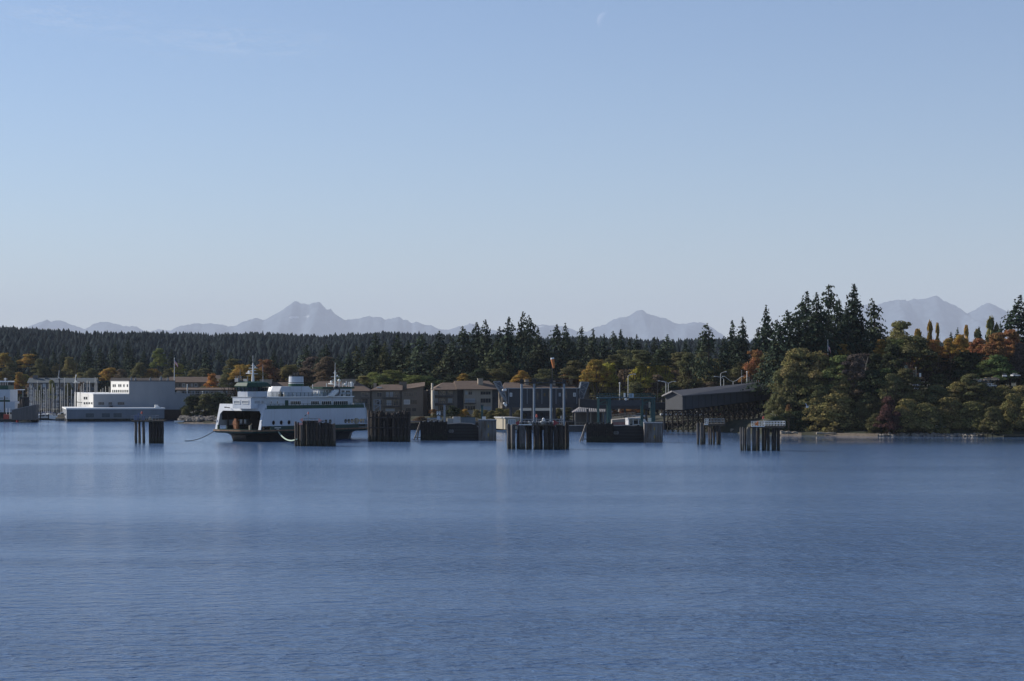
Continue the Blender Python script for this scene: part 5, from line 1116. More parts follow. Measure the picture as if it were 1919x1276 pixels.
TRUNKS = {'conifer': trunk_mesh('conifer', 1), 'broad': trunk_mesh('broad', 2), 'broad2': trunk_mesh('broad', 5), 'red': trunk_mesh('broad', 3, BARKR)}
COLS = {'fir': (.034, .050, .032), 'firb': (.047, .062, .037), 'firl': (.070, .080, .039), 'olive': (.205, .182, .074), 'olived': (.125, .122, .056), 'green': (.110, .142, .052), 'greenl': (.175, .190, .060), 'dark': (.046, .060, .032),
        'ygreen': (.330, .285, .058), 'ochre': (.310, .205, .052), 'yellow': (.380, .240, .060), 'orange': (.400, .180, .055), 'rust': (.230, .112, .055), 'brown': (.150, .108, .072), 'purple': (.112, .086, .074), 'maroon': (.088, .048, .044), 'rustb': (.270, .138, .060)}
CW = {'fir': 'dark green', 'firb': 'dark green', 'firl': 'olive tinged', 'olive': 'olive green', 'olived': 'dull dark olive', 'green': 'mid green', 'greenl': 'light green', 'dark': 'very dark green', 'ygreen': 'yellow green', 'ochre': 'ochre', 'yellow': 'yellow orange', 'orange': 'bright orange', 'rust': 'rust red', 'brown': 'brown', 'purple': 'purplish brown half bare', 'maroon': 'dark maroon', 'rustb': 'rusty orange'}
TREES = []                                                     # collected first, so that look-alikes can be told apart in their labels
def tree(kind, px, yt, yb, wpx, Y, col, where, word=None): TREES.append(dict(kind=kind, px=px, yt=yt, yb=yb, w=wpx, Y=Y, col=col, where=where, word=word))
def build_trees():
    ORD = ['leftmost', 'second', 'third', 'fourth', 'fifth', 'sixth', 'seventh', 'eighth', 'ninth', 'tenth', 'eleventh', 'twelfth', 'thirteenth', 'fourteenth', 'fifteenth', 'sixteenth', 'seventeenth', 'eighteenth', 'nineteenth', 'twentieth']
    NOUN = {'fir': 'fir', 'sparse': 'thin crowned fir', 'broad': 'leafy tree', 'drape': 'drooping leafy tree', 'poplar': 'slim poplar', 'bare': 'thin leaved tree', 'shrub': 'shrub'}
    groups = {}
    for t in TREES:
        size = ''
        base = '%s %s %s' % (CW[t['col']], t['word'] or NOUN[t['kind']], t['where']); t['base'] = base; groups.setdefault(base, []).append(t)
    protos = {}
    for base, g in groups.items():
        g.sort(key=lambda t: t['px'])
        for i, t in enumerate(g):
            if len(g) == 1: t['label'] = t['base']
            elif i == len(g) - 1 and len(g) > 2: t['label'] = 'rightmost ' + t['base']
            elif len(g) == 2: t['label'] = ('left ', 'right ')[i] + t['base']
            else: t['label'] = (ORD[i] if i == 0 else (ORD[i] + ' from left,' if i <= len(g) // 2 else ORD[len(g) - 1 - i] + ' from right,')) + ' ' + t['base']
    q = random.Random(17)
    for i, t in enumerate(TREES):
        kind = t['kind']; Y = t['Y']; u = t['px']; con = kind in ('fir', 'sparse'); ck = 'broad' if kind == 'shrub' else kind
        gz = ground_z(u, Y); zt = Z_(t['yt'], Y); zb = Z_(t['yb'], Y) if t['yb'] else gz
        zb = max(zb, min(gz, zt - 2)) if kind != 'drape' else zb
        name = {'fir': 'fir_tree', 'sparse': 'fir_tree', 'poplar': 'poplar_tree', 'shrub': 'shrub'}.get(kind, 'leafy_tree')
        z0 = min(gz, zb); r = thing(name, t['label'], 'shrub' if kind == 'shrub' else 'tree', (X_(u, Y), Y, z0 - .1), 0, {'fir_tree': 'conifers of the wood', 'poplar_tree': 'poplars on the bluff', 'shrub': 'shrubs along the shore', 'leafy_tree': 'broadleaf trees of the wood'}[name])
        W = t['w'] / F * Y * (2.35 if kind in ('fir', 'sparse') else (1.25 if kind != 'poplar' else 1.35))
        c = bpy.data.objects.new('crown', q.choice(CROWNS[ck])); COL.objects.link(c); c.parent = r
        b0 = (zb - z0) if not con else 0.0
        c.location = (0, 0, b0 + .1); dep = W * (q.uniform(.8, 1.0) if kind != 'drape' else .7); c.scale = (W * (1.05 if not con else 1.0), dep * 1.05, (zt - z0) - b0); c.rotation_euler = (0, 0, q.uniform(0, 6.28) if abs(W - dep) < .3 * W else 0)
        k = COLS[t['col']]; v = q.uniform(.85, 1.18); c.color = (k[0] * v * q.uniform(.93, 1.07), k[1] * v, k[2] * v, 1)
        tk = bpy.data.objects.new('trunk', TRUNKS['conifer' if con else ('red' if t['word'] and 'madrona' in t['word'] else ('broad', 'broad2')[i % 2])]); COL.objects.link(tk); tk.parent = r
        H = zt - z0; s = min(W * 1.2, H * .9) if not con else H * .9; tk.scale = (s, s, H)
# far left hillside, above the marina
w = 'on the far hillside above the marina'
for px, yt, yb, wd, col in ((8, 660, 692, 36, 'ochre'), (4, 696, 718, 32, 'ochre'), (55, 663, 692, 40, 'ochre'), (36, 697, 726, 22, 'ochre'), (46, 700, 737, 32, 'ygreen'), (31, 718, 740, 17, 'orange'), (107, 681, 712, 30, 'olive'), (140, 682, 714, 34, 'olived'), (80, 688, 714, 34, 'olived'), (130, 668, 700, 26, 'olive'), (75, 672, 700, 26, 'olived'), (20, 680, 705, 30, 'olived'), (92, 700, 716, 24, 'purple'), (60, 706, 745, 22, 'brown')):
    tree('broad', px, yt, yb, wd, 1120 + (px * 37) % 60, col, w)
for px, yt, yb, wd, col in ((97, 712, 752, 16, 'olive'), (74, 722, 758, 18, 'olived'), (128, 716, 756, 18, 'olived'), (152, 714, 752, 18, 'brown')):
    tree('broad', px, yt, yb, wd, 985, col, 'in front of the waterfront condominium')
w = 'behind the boatyard hall'
for px, yt, yb, wd, col in ((208, 688, 716, 46, 'ochre'), (172, 690, 716, 34, 'olived'), (228, 692, 715, 26, 'brown'), (298, 653, 692, 30, 'greenl'), (285, 690, 715, 34, 'ochre'), (262, 678, 714, 36, 'olived'), (333, 680, 708, 30, 'ygreen'), (365, 692, 708, 26, 'olive'), (385, 690, 712, 34, 'olived'), (315, 690, 712, 26, 'olived'), (250, 700, 716, 22, 'olived'), (150, 698, 716, 28, 'olive')):
    tree('broad', px, yt, yb, wd, 1080 + (px * 37) % 50, col, w)
tree('broad', 397, 699, 731, 25, 930, 'orange', 'among the brown terraces left of the ferry')
tree('broad', 383, 724, 735, 22, 925, 'olive', 'at the foot of the bright orange tree')
w = 'on the hillside left of the ferry'
for px, yt, wd in ((35, 655, 30), (22, 668, 26), (66, 650, 28), (100, 655, 30), (120, 645, 28), (165, 640, 34), (158, 660, 30), (190, 650, 30), (215, 640, 30), (240, 635, 32), (247, 660, 32), (270, 655, 34), (290, 668, 30), (320, 655, 30), (345, 660, 30), (365, 662, 34), (385, 652, 32), (410, 655, 34), (432, 660, 34), (143, 668, 26), (88, 668, 26), (305, 676, 26), (355, 675, 28)):
    tree('fir', px, yt, None, wd, 1130 + (px * 53) % 150, 'fir', w)
w = 'behind the ferry'
for px, yt, yb, wd, col in ((455, 682, 716, 50, 'ochre'), (480, 690, 718, 40, 'ochre'), (498, 672, 716, 44, 'rust'), (520, 690, 720, 46, 'brown'), (545, 682, 718, 44, 'olive'), (590, 668, 718, 62, 'purple'), (570, 690, 720, 50, 'brown'), (618, 680, 720, 46, 'brown'), (640, 690, 720, 44, 'brown'), (428, 690, 730, 36, 'olived'), (655, 700, 722, 40, 'olived'), (612, 668, 700, 40, 'brown'), (440, 672, 700, 40, 'olived')):
    tree('broad', px, yt, yb, wd, 860 + (px * 31) % 60, col, w)
for px, yt, wd, col in ((572, 647, 42, 'firb'), (612, 645, 46, 'firb'), (600, 655, 36, 'fir'), (512, 654, 36, 'fir'), (528, 668, 30, 'fir'), (470, 668, 30, 'fir'), (494, 675, 30, 'fir'), (635, 664, 36, 'firb')):
    tree('fir', px, yt, None, wd, 900 + (px * 31) % 60, col, w)
w = 'in the grove behind the brown apartments'
for px, yt, wd, col in ((655, 660, 44, 'firb'), (672, 648, 46, 'firl'), (703, 625, 60, 'fir'), (688, 650, 44, 'firb'), (722, 640, 46, 'firl'), (745, 625, 54, 'firb'), (765, 638, 44, 'fir'), (790, 625, 56, 'firb'), (776, 655, 46, 'firl'), (806, 645, 44, 'firl'), (823, 620, 50, 'fir'), (838, 648, 50, 'firl'), (850, 632, 46, 'firb'), (868, 611, 54, 'firb'), (893, 604, 56, 'fir'), (880, 650, 50, 'firl'), (912, 599, 44, 'firb'), (930, 640, 50, 'firl'), (936, 612, 44, 'fir'), (757, 655, 44, 'firl')):
    tree('fir', px, yt, None, wd, 800 + (px * 29) % 70, col, w)
for px, yt, yb, wd, col in ((700, 697, 724, 46, 'greenl'), (735, 693, 724, 56, 'greenl'), (716, 702, 724, 40, 'green'), (776, 702, 726, 46, 'greenl'), (800, 704, 730, 44, 'green'), (825, 712, 730, 30, 'green'), (850, 702, 720, 40, 'dark'), (680, 704, 724, 36, 'olive'), (757, 700, 726, 36, 'green'), (900, 690, 718, 50, 'dark'), (925, 690, 720, 44, 'olived'), (945, 680, 722, 44, 'olived')):
    tree('broad', px, yt, yb, wd, 765 + (px * 29) % 30, col, w)
for px, yt, yb, wd in ((869, 700, 716, 24), (978, 693, 727, 34), (965, 705, 726, 22), (1048, 702, 728, 30), (1070, 697, 727, 40), (1087, 704, 728, 24)):
    tree('broad', px, yt, yb, wd, 762, 'yellow' if px < 1000 else 'rustb', 'just above the apartment roofs')
w = 'in the dark wood behind the boarding gallery'
for px, yt, wd, col in ((952, 594, 52, 'fir'), (978, 584, 44, 'firb'), (994, 590, 40, 'fir'), (1008, 615, 50, 'firb'), (970, 630, 50, 'fir'), (1045, 607, 42, 'fir'), (1062, 606, 40, 'firb'), (1025, 640, 44, 'fir'), (1090, 612, 42, 'fir'), (1112, 616, 42, 'firb'), (1075, 640, 46, 'fir'), (1133, 626, 46, 'fir'), (1000, 645, 46, 'fir'), (1040, 660, 46, 'fir')):
    tree('fir', px, yt, None, wd, 820 + (px * 29) % 60, col, w)
w = 'in the wood behind the teal gantry'
for px, yt, wd, col in ((1150, 620, 36, 'firb'), (1163, 617, 34, 'fir'), (1193, 626, 32, 'fir'), (1180, 632, 36, 'firb'), (1226, 631, 36, 'fir'), (1250, 627, 50, 'firb'), (1262, 636, 34, 'firb'), (1285, 636, 34, 'firb'), (1310, 630, 34, 'fir'), (1212, 640, 30, 'fir')):
    tree('fir', px, yt, None, wd, 850 + (px * 29) % 60, col, w)
w = 'behind the teal gantry and street lamps'
for px, yt, yb, wd, col in ((1022, 690, 728, 50, 'olived'), (1100, 700, 760, 50, 'olive'), (1128, 690, 762, 60, 'olive'), (1118, 672, 720, 50, 'ochre'), (1140, 678, 730, 44, 'ygreen'), (1150, 705, 765, 50, 'olived'), (1173, 690, 745, 44, 'brown'), (1200, 683, 735, 48, 'ygreen'), (1228, 680, 730, 60, 'ygreen'), (1245, 684, 735, 44, 'ygreen'), (1190, 715, 765, 50, 'olived'), (1215, 715, 765, 54, 'brown'), (1262, 694, 750, 54, 'brown'), (1290, 690, 745, 54, 'olived'), (1272, 660, 700, 50, 'olived'), (1170, 654, 690, 50, 'olived'), (1200, 656, 690, 56, 'olived'), (1150, 664, 692, 40, 'olived'), (1308, 682, 740, 56, 'olive'), (1335, 690, 740, 54, 'olive'), (1320, 660, 700, 50, 'olived'), (1260, 720, 760, 50, 'dark'), (1352, 670, 720, 50, 'olive'), (1232, 700, 755, 50, 'brown'), (1075, 675, 715, 50, 'olived'), (1330, 716, 745, 44, 'brown'), (1240, 655, 690, 40, 'dark'), (1290, 660, 700, 44, 'olived')):
    tree('broad', px, yt, yb, wd, 735 + (px * 29) % 70, col, w)
# the wooded bluff on the right
w = 'on the wooded bluff'
for px, yt, wd, col, kd in ((1328, 606, 34, 'firb', 'sparse'), (1372, 600, 44, 'fir', 'fir'), (1393, 594, 46, 'fir', 'fir'), (1355, 630, 40, 'fir', 'fir'), (1434, 572, 50, 'fir', 'fir'), (1420, 615, 46, 'fir', 'fir'), (1462, 598, 54, 'fir', 'fir'), (1480, 580, 56, 'fir', 'fir'), (1510, 546, 64, 'fir', 'fir'), (1497, 585, 54, 'fir', 'fir'), (1530, 548, 50, 'fir', 'fir'), (1553, 533, 46, 'firb', 'sparse'), (1543, 575, 54, 'fir', 'fir'), (1572, 560, 44, 'fir', 'fir'), (1586, 575, 46, 'fir', 'fir'), (1601, 532, 62, 'fir', 'fir'), (1610, 600, 60, 'fir', 'fir'), (1639, 558, 40, 'firb', 'fir'), (1648, 610, 46, 'dark', 'fir'), (1566, 612, 60, 'fir', 'fir'), (1525, 610, 60, 'fir', 'fir'), (1908, 553, 64, 'fir', 'fir'), (1795, 614, 26, 'firb', 'fir'), (1782, 622, 24, 'firb', 'fir'), (1876, 603, 20, 'firb', 'fir'), (1835, 612, 26, 'firb', 'fir'), (1625, 640, 50, 'dark', 'fir'), (1663, 628, 44, 'dark', 'fir')):
    tree(kd, px, yt, None, wd, (735 if px < 1450 else 655) + (px * 19) % 34, col, w)
w = 'high on the wooded bluff'
for px, yt, yb, wd, col in ((1415, 655, 725, 44, 'rustb'), (1440, 660, 740, 50, 'olived'), (1388, 676, 726, 54, 'olived'), (1405, 700, 745, 44, 'olive'), (1470, 640, 700, 50, 'olived'), (1578, 644, 676, 34, 'yellow'), (1545, 662, 700, 36, 'rustb'), (1688, 601, 680, 58, 'olive'), (1672, 645, 720, 56, 'dark'), (1642, 660, 730, 60, 'dark'), (1752, 636, 672, 32, 'orange'), (1735, 650, 700, 50, 'olive'), (1800, 625, 666, 34, 'yellow'), (1780, 633, 668, 28, 'ochre'), (1776, 656, 680, 44, 'orange'), (1834, 632, 682, 54, 'rust'), (1868, 624, 688, 52, 'rustb'), (1893, 618, 685, 50, 'rustb'), (1912, 640, 700, 36, 'purple'), (1775, 654, 725, 86, 'dark'), (1815, 657, 722, 80, 'dark'), (1735, 690, 730, 56, 'purple'), (1870, 664, 720, 72, 'green'), (1905, 672, 715, 46, 'purple'), (1755, 668, 715, 50, 'brown'), (1848, 676, 718, 50, 'green'), (1652, 636, 676, 30, 'ochre'), (1620, 660, 720, 54, 'purple'), (1760, 700, 740, 54, 'olived'), (1800, 695, 738, 56, 'olived'), (1740, 646, 668, 30, 'rust')):
    tree('broad', px, yt, yb, wd, (722 + (px * 19) % 20) if px < 1462 else interp(SHORE, px) + 36 + (px * 19) % 22, col, w)
tree('broad', 1710, 628, 690, 76, 634, 'olived', 'with forked bare limbs high on the bluff', 'madrona')
tree('broad', 1686, 634, 680, 50, 638, 'green', 'left of the madrona', 'madrona')
for px, yt, wd, col in ((1743, 603, 15, 'ochre'), (1757, 607, 11, 'ochre'), (1720, 618, 22, 'ochre'), (1811, 611, 13, 'yellow'), (1856, 595, 24, 'olive'), (1832, 618, 20, 'olive'), (1868, 608, 16, 'olive')):
    tree('poplar', px, yt, None, wd, 715, col, 'against the far mountains')
w = 'on the slope above the shore'
for px, yt, yb, wd, col in ((1495, 653, 745, 74, 'olive'), (1467, 690, 760, 54, 'olived'), (1530, 658, 750, 62, 'olive'), (1572, 666, 740, 64, 'green'), (1518, 706, 788, 84, 'olive'), (1555, 690, 760, 60, 'olived'), (1565, 685, 730, 44, 'purple'), (1602, 690, 745, 56, 'brown'), (1600, 662, 720, 50, 'purple'), (1640, 690, 770, 70, 'dark'), (1615, 725, 790, 64, 'olived'), (1655, 718, 790, 54, 'olive'), (1690, 720, 780, 60, 'olived'), (1720, 728, 790, 64, 'olive'), (1795, 715, 770, 70, 'olive'), (1840, 722, 780, 70, 'olive'), (1752, 722, 780, 60, 'olived'), (1880, 720, 780, 66, 'olive'), (1912, 722, 790, 50, 'olive'), (1455, 735, 790, 44, 'olived'), (1440, 752, 800, 40, 'dark'), (1660, 690, 740, 50, 'green'), (1700, 690, 735, 54, 'olived'), (1820, 700, 745, 54, 'olived'), (1450, 712, 750, 40, 'brown')):
    tree('broad', px, yt, yb, wd, (700 + (px * 19) % 10) if px < 1452 else interp(SHORE, px) + 17 + (px * 13) % 13, col, w)
for px, yt, yb, wd, col in ((1483, 700, 770, 50, 'olived'), (1540, 720, 790, 56, 'olived'), (1590, 720, 790, 56, 'olive'), (1630, 735, 800, 50, 'olived'), (1672, 700, 770, 50, 'olived'), (1705, 735, 800, 56, 'olived'), (1738, 735, 800, 50, 'olive'), (1768, 728, 790, 54, 'olived'), (1815, 735, 800, 56, 'olived'), (1858, 735, 800, 56, 'olived'), (1895, 730, 800, 56, 'olived'), (1580, 700, 760, 50, 'olive'), (1536, 690, 750, 44, 'olive'), (1475, 730, 800, 44, 'olived')):
    tree('drape', px, yt, yb, wd, interp(SHORE, px) + 12 + (px * 13) % 7, col, 'filling the slope above the shore')
w = 'hanging over the rocky shore'
for px, yt, yb, wd, col in ((1570, 738, 817, 96, 'olive'), (1535, 745, 812, 60, 'olive'), (1500, 770, 818, 60, 'dark'), (1475, 775, 818, 50, 'dark'), (1455, 780, 820, 44, 'dark'), (1618, 752, 818, 56, 'olived'), (1645, 775, 819, 44, 'olived'), (1700, 748, 816, 60, 'olive'), (1735, 755, 818, 66, 'olive'), (1680, 780, 817, 40, 'olived'), (1780, 745, 818, 74, 'olive'), (1822, 752, 818, 70, 'olive'), (1862, 762, 819, 52, 'olived'), (1900, 738, 820, 60, 'olive'), (1930, 740, 820, 50, 'olive'), (1755, 775, 819, 50, 'olived'), (1800, 780, 819, 50, 'olived'), (1585, 775, 819, 60, 'olived'), (1885, 785, 821, 44, 'olive')):
    tree('drape', px, yt, yb, wd, interp(SHORE, px) + 6 + (px * 13) % 7, col, w)
tree('broad', 1664, 742, 814, 40, 601, 'maroon', 'hanging over the rocky shore')
tree('drape', 1675, 775, 818, 26, 600, 'maroon', 'low beside the rocky shore')
tree('broad', 1478, 758, 772, 10, 600, 'rustb', 'low at the left end of the bluff', 'bush')
# shrubs
w = 'on the bank between boatyard and ferry'
for px, yt, yb, wd, col in ((362, 741, 789, 40, 'dark'), (385, 738, 789, 46, 'olived'), (410, 735, 789, 50, 'dark'), (432, 742, 790, 44, 'dark'), (350, 762, 789, 22, 'olived'), (398, 752, 790, 40, 'dark')):
    tree('shrub', px, yt, yb, wd, 778 + (px * 7) % 9, col, w, 'bush')
w = 'on the quay below the apartments'
for px, yt, yb, wd, col in ((812, 766, 777, 16, 'rustb'), (846, 760, 784, 26, 'dark'), (857, 764, 784, 20, 'dark'), (872, 766, 786, 20, 'yellow'), (864, 768, 784, 12, 'ochre'), (893, 767, 786, 20, 'olive'), (907, 767, 787, 22, 'olive'), (922, 768, 786, 22, 'olived'), (936, 764, 786, 26, 'olive'), (952, 766, 786, 26, 'olive'), (972, 768, 786, 24, 'olived'), (1063, 762, 788, 30, 'olived'), (1046, 764, 786, 24, 'olive'), (790, 780, 792, 30, 'brown'), (815, 775, 787, 24, 'olived')):
    tree('shrub', px, yt, yb, wd, 683 + (px * 7) % 9, col, w)
w = 'on the bank beneath the teal gantry bridge'
for px, yt, yb, wd, col in ((1150, 768, 782, 20, 'rust'), (1165, 766, 782, 22, 'rust'), (1180, 764, 780, 22, 'rustb'), (1195, 762, 780, 22, 'rust'), (1142, 762, 784, 16, 'olive'), (1205, 760, 780, 18, 'olive')):
    tree('shrub', px, yt, yb, wd, 694, col, w)
build_trees()

# ------------------------------------------------------------------ the far wood that covers the hill: one mass
def far_wood():
    g = np.random.default_rng(5); N = 26000; u = g.uniform(-500, 2400, N); Y = 1180 + (2740 - 1180) * g.random(N) ** .75
    H = g.uniform(9, 24, N) * (1 + .35 * np.sin(u * .021 + Y * .004) * np.sin(u * .0083 - Y * .0061)); Wd = H * g.uniform(.40, .80, N); X = (u - CX) / F * Y
    gz = np.array([ground_z(float(a), float(b)) for a, b in zip(u, Y)]); lay, seg = 4, 5; vs, fs = [], []
    base = 0
    lim = np.interp(u, [p[0] for p in RIDGE], [p[1] for p in RIDGE])
    top = np.minimum(gz + H, CAMH - (lim + g.normal(0, 2.2, N) + .6 - YH) / F * Y)   # keep the crest where the hill's crest is
    top = np.where(top < gz + 6, gz + 6, top)
    V = np.zeros((N, lay, seg * 2 + 1, 3), np.float32)
    for l in range(lay):
        z0 = l / lay; z1 = min(1, (l + 1.9) / lay); rr = .5 * (1 - z0) ** .65
        th = g.uniform(0, 6.28, N)
        for k in range(seg * 2):
            a = th + math.pi * k / seg; r = rr * Wd * (1.0 if k % 2 == 0 else .55) * g.uniform(.75, 1.15, N)
            V[:, l, k, 0] = X + r * np.cos(a); V[:, l, k, 1] = Y + r * np.sin(a); V[:, l, k, 2] = gz + (top - gz) * (.06 + .94 * z0 - (.03 if k % 2 == 0 else -.01))
        V[:, l, seg * 2, 0] = X; V[:, l, seg * 2, 1] = Y; V[:, l, seg * 2, 2] = gz + (top - gz) * (.06 + .94 * z1)
    n = N * lay; per = seg * 2 + 1; tri = np.array([(k, (k + 1) % (seg * 2), seg * 2) for k in range(seg * 2)], np.int32)
    F_ = (np.arange(n, dtype=np.int32)[:, None, None] * per + tri[None]).reshape(-1)
    me = bpy.data.meshes.new('far_wood'); me.vertices.add(n * per); me.vertices.foreach_set('co', V.reshape(-1)); m_ = n * seg * 2
    me.loops.add(m_ * 3); me.loops.foreach_set('vertex_index', F_); me.polygons.add(m_); me.polygons.foreach_set('loop_start', np.arange(0, m_ * 3, 3, dtype=np.int32)); me.polygons.foreach_set('loop_total', np.full(m_, 3, np.int32))
    me.materials.append(leaf_mat('far_needles', .05, .8, 1.15, .9, .0)); me.update(calc_edges=True)
    o = bpy.data.objects.new('far_wood', me); COL.objects.link(o); o.color = (.021, .030, .033, 1)
    tag(o, 'dense dark conifer wood covering the whole far hill', 'forest', kind='stuff')
far_wood()

# ------------------------------------------------------------------ the wood going on past the right edge of the photo
def shore_wood():
    g = np.random.default_rng(9); out = []
    src = []
    for m in CROWNS['broad'][:3] + CROWNS['fir'][:2]: a = np.empty(len(m.vertices) * 3, np.float32); m.vertices.foreach_get('co', a); src.append(a.reshape(-1, 4, 3))
    for k in range(46):
        u = 1965 + 8 * k + g.uniform(-4, 4); d = (9, 24, 44)[k % 3]; Y = interp(SHORE, u) + d + g.uniform(-3, 3); gz = ground_z(u, Y); c = 3 + k % 2 if k % 3 == 2 and k % 4 else k % 3
        q = src[c][::2]; wd, h = (g.uniform(9, 14), g.uniform(9, 14)) if c < 3 else (g.uniform(12, 17), g.uniform(20, 30)); a = g.uniform(0, 6.28)
        x = q[..., 0] * math.cos(a) - q[..., 1] * math.sin(a); y = q[..., 0] * math.sin(a) + q[..., 1] * math.cos(a)
        out.append(np.stack([X_(u, Y) + x * wd, Y + y * wd, gz - .5 + q[..., 2] * h], -1))
    co = np.concatenate(out).reshape(-1, 3).astype(np.float32); n = len(co) // 4; me = bpy.data.meshes.new('shore_wood'); me.vertices.add(4 * n); me.vertices.foreach_set('co', co.ravel())
    me.loops.add(4 * n); me.loops.foreach_set('vertex_index', np.arange(4 * n, dtype=np.int32)); me.polygons.add(n); me.polygons.foreach_set('loop_start', np.arange(0, 4 * n, 4, dtype=np.int32)); me.polygons.foreach_set('loop_total', np.full(n, 4, np.int32))
    me.materials.append(LEAF); me.update(calc_edges=True); o = bpy.data.objects.new('shore_wood', me); COL.objects.link(o); o.color = (.11, .105, .046, 1)
    tag(o, 'mixed wood carrying on along the bluff past the right edge', 'forest', kind='stuff')
shore_wood()
# ------------------------------------------------------------------ marina
def marina():
    hullm = MB(); hullm.prism([(-4.2, -1.1, .15), (2.2, -1.35, .15), (4.6, 0, .35), (2.2, 1.35, .15), (-4.2, 1.1, .15)], (0, 0, .85)).prism([(-4, -.9, -.3), (2, -1.1, -.3), (3.9, 0, -.3), (2, 1.1, -.3), (-4, .9, -.3)], (0, 0, .44))
    cab = MB().prism([(-1.6, -.8, 1.0), (1.8, -.6, 1.0), (1.2, -.55, 1.5), (-1.5, -.75, 1.62)], (0, 0, 0.001)).prism([(-1.6, -.75, 1.0), (1.9, -.75, 1.0), (1.3, -.75, 1.45), (-1.4, -.75, 1.6)], (0, 1.5, 0))
    mast_ = MB().tube((.5, 0, 0), (.5, 0, 1), .14, .10, n=7); boom = MB().tube((.5, 0, 2.2), (-3.6, 0, 2.3), .22, .16, n=7)
    rig = MB()
    for y in (-1.0, 1.0): rig.tube((.5, y, 0.1), (.5, 0, .96), .025, n=4)
    rig.bar((.5, -.75, .55), (.5, .75, .55), .004)
    r0 = thing('sailboat', 'x', 'sailboat', (0, 0, 0)); hullm.build('hull', BOATW, r0); cab.build('cabin', BOATW, r0); m0 = mast_.build('mast', MASTM, r0); b0 = boom.build('sail_cover', CANVAS, r0); g0 = rig.build('rigging', STEEL, r0)
    masts = [(52.5, 725), (56.5, 720), (59.6, 722), (63, 726), (66.2, 729), (70, 713), (77.2, 721), (82.2, 728), (85.2, 725.5), (92.2, 719), (97.8, 718), (100.6, 726), (106.6, 724), (116.6, 733), (120.9, 707.5), (126.6, 719), (133.9, 728), (141.0, 712), (150.4, 723.5), (153.3, 720), (156.5, 717), (163.2, 713), (168, 715), (178.3, 706.5), (181.5, 715), (189, 730), (192.8, 727), (197.8, 724), (204.6, 724.5), (27, 733), (23.5, 735), (113.5, 729), (88.5, 729), (73.8, 731)]
    ORD = ['first', 'second', 'third', 'fourth', 'fifth', 'sixth', 'seventh', 'eighth', 'ninth', 'tenth', 'eleventh', 'twelfth', 'thirteenth', 'fourteenth', 'fifteenth', 'sixteenth', 'seventeenth', 'eighteenth', 'nineteenth', 'twentieth']
    masts.sort(); q = random.Random(4)
    for i, (px, yt) in enumerate(masts):
        r = r0 if i == 0 else copy_tree(r0); Y = 858 + (i * 37) % 64; r.location = (X_(px, Y) , Y, 0); r.rotation_euler = (0, 0, R(q.choice((80, 95, 260, 275)) + q.uniform(-8, 8)))
        c, s = math.cos(r.rotation_euler.z), math.sin(r.rotation_euler.z); r.location.x -= .5 * c; r.location.y -= .5 * s
        H = Z_(yt, Y)
        for ch in r.children:
            if ch.name.startswith('mast') or ch.name.startswith('rigging'): ch.scale = (1, 1, H - .9); ch.location.z = .9
        n = len(masts)
        r['label'] = ('sailboat in the marina whose bare mast is %s from the left' % ORD[i]) if i < 17 else ('sailboat in the marina whose bare mast is %s from the right' % ORD[n - 1 - i])
        r['group'] = 'sailboats moored in the marina'
    for px, y0, yt, lb, mm in ((111.5, 786, 665, 'tall dark ketch mast rising highest in the left marina', CHAR), (143, 786, 675, 'second tallest dark mast, with pale cross trees, by the boatyard hall', CHAR)):
        Y = 850; r = thing('tall_ship', lb, 'sailboat', (X_(px, Y), Y, 0)); H = Z_(yt, Y)
        MB().prism([(-1.6, -8, .2), (1.6, -8, .2), (1.9, 4, .2), (0, 8, .6), (-1.9, 4, .2)], (0, 0, 1.5)).build('hull', CHAR, r)
        MB().tube((0, 0, 1.5), (0, 0, H * .72), .26, .2).tube((0, .1, H * .6), (0, .1, H), .16, .07).build('mast', mm, r)
        k = MB(); k.bar((-1.5, 0, H * .62), (1.5, 0, H * .62), .22, .3); k.ball((0, -.3, H * .64), .45); k.tube((-1.7, 0, 1.6), (0, 0, H * .7), .05, n=4).tube((1.7, 0, 1.6), (0, 0, H * .7), .05, n=4); k.tube((-.5, 0, H * .62), (-.1, 0, H * .76), .3, .2); k.build('crosstrees', WHITE if px > 120 else STEEL, r)
    # floating docks, sheds, launches
    f = Frame(72, 838, 2); r = f.thing('floating_dock', 'long low weathered floating dock in front of the sailboats', 'dock'); W = f.x(125); MB().box(-18, W, 0, 4, -.2, .75).build('deck', TIMB2, r)
    for k in range(9): x = -16 + k * (W + 15) / 8; MB().tube((x, .2, -2), (x, .2, 2.6 + k % 3 * .6), .22).build('pile', PILE, r)
    f = Frame(104, 820, 8); r = f.thing('timber_pier', 'small sunlit timber pier on short piles beside the quay warehouse', 'pier'); W = f.x(124); MB().box(0, W, 0, 6, .9, 1.4).build('deck', mat('sunlit_timber', (.42, .33, .23), .85, var=.3, scale=1), r)
    for k in range(6): x = .2 + k * (W - .4) / 5; MB().tube((x, .3, -2), (x, .3, .9), .2).build('pile', TIMB2, r)
    MB().box(W * .1, W * .9, 4.2, 5.4, 1.42, 2.6).build('crate', CREAM, r)
    mb = thing('motor_launch', 'x', 'motorboat'); MB().prism([(-3.4, -1.2, .1), (1.8, -1.3, .1), (3.8, 0, .3), (1.8, 1.3, .1), (-3.4, 1.2, .1)], (0, 0, 1.0)).build('hull', BOATW, mb); MB().prism([(-1.8, -1, 1.1), (1.4, -1, 1.1), (.7, -1, 2.1), (-1.8, -1, 2.3)], (0, 2, 0)).build('cabin', BOATW, mb); MB().box(-1.7, .5, -1.04, 1.04, 1.45, 1.95).build('window', GLASS, mb)
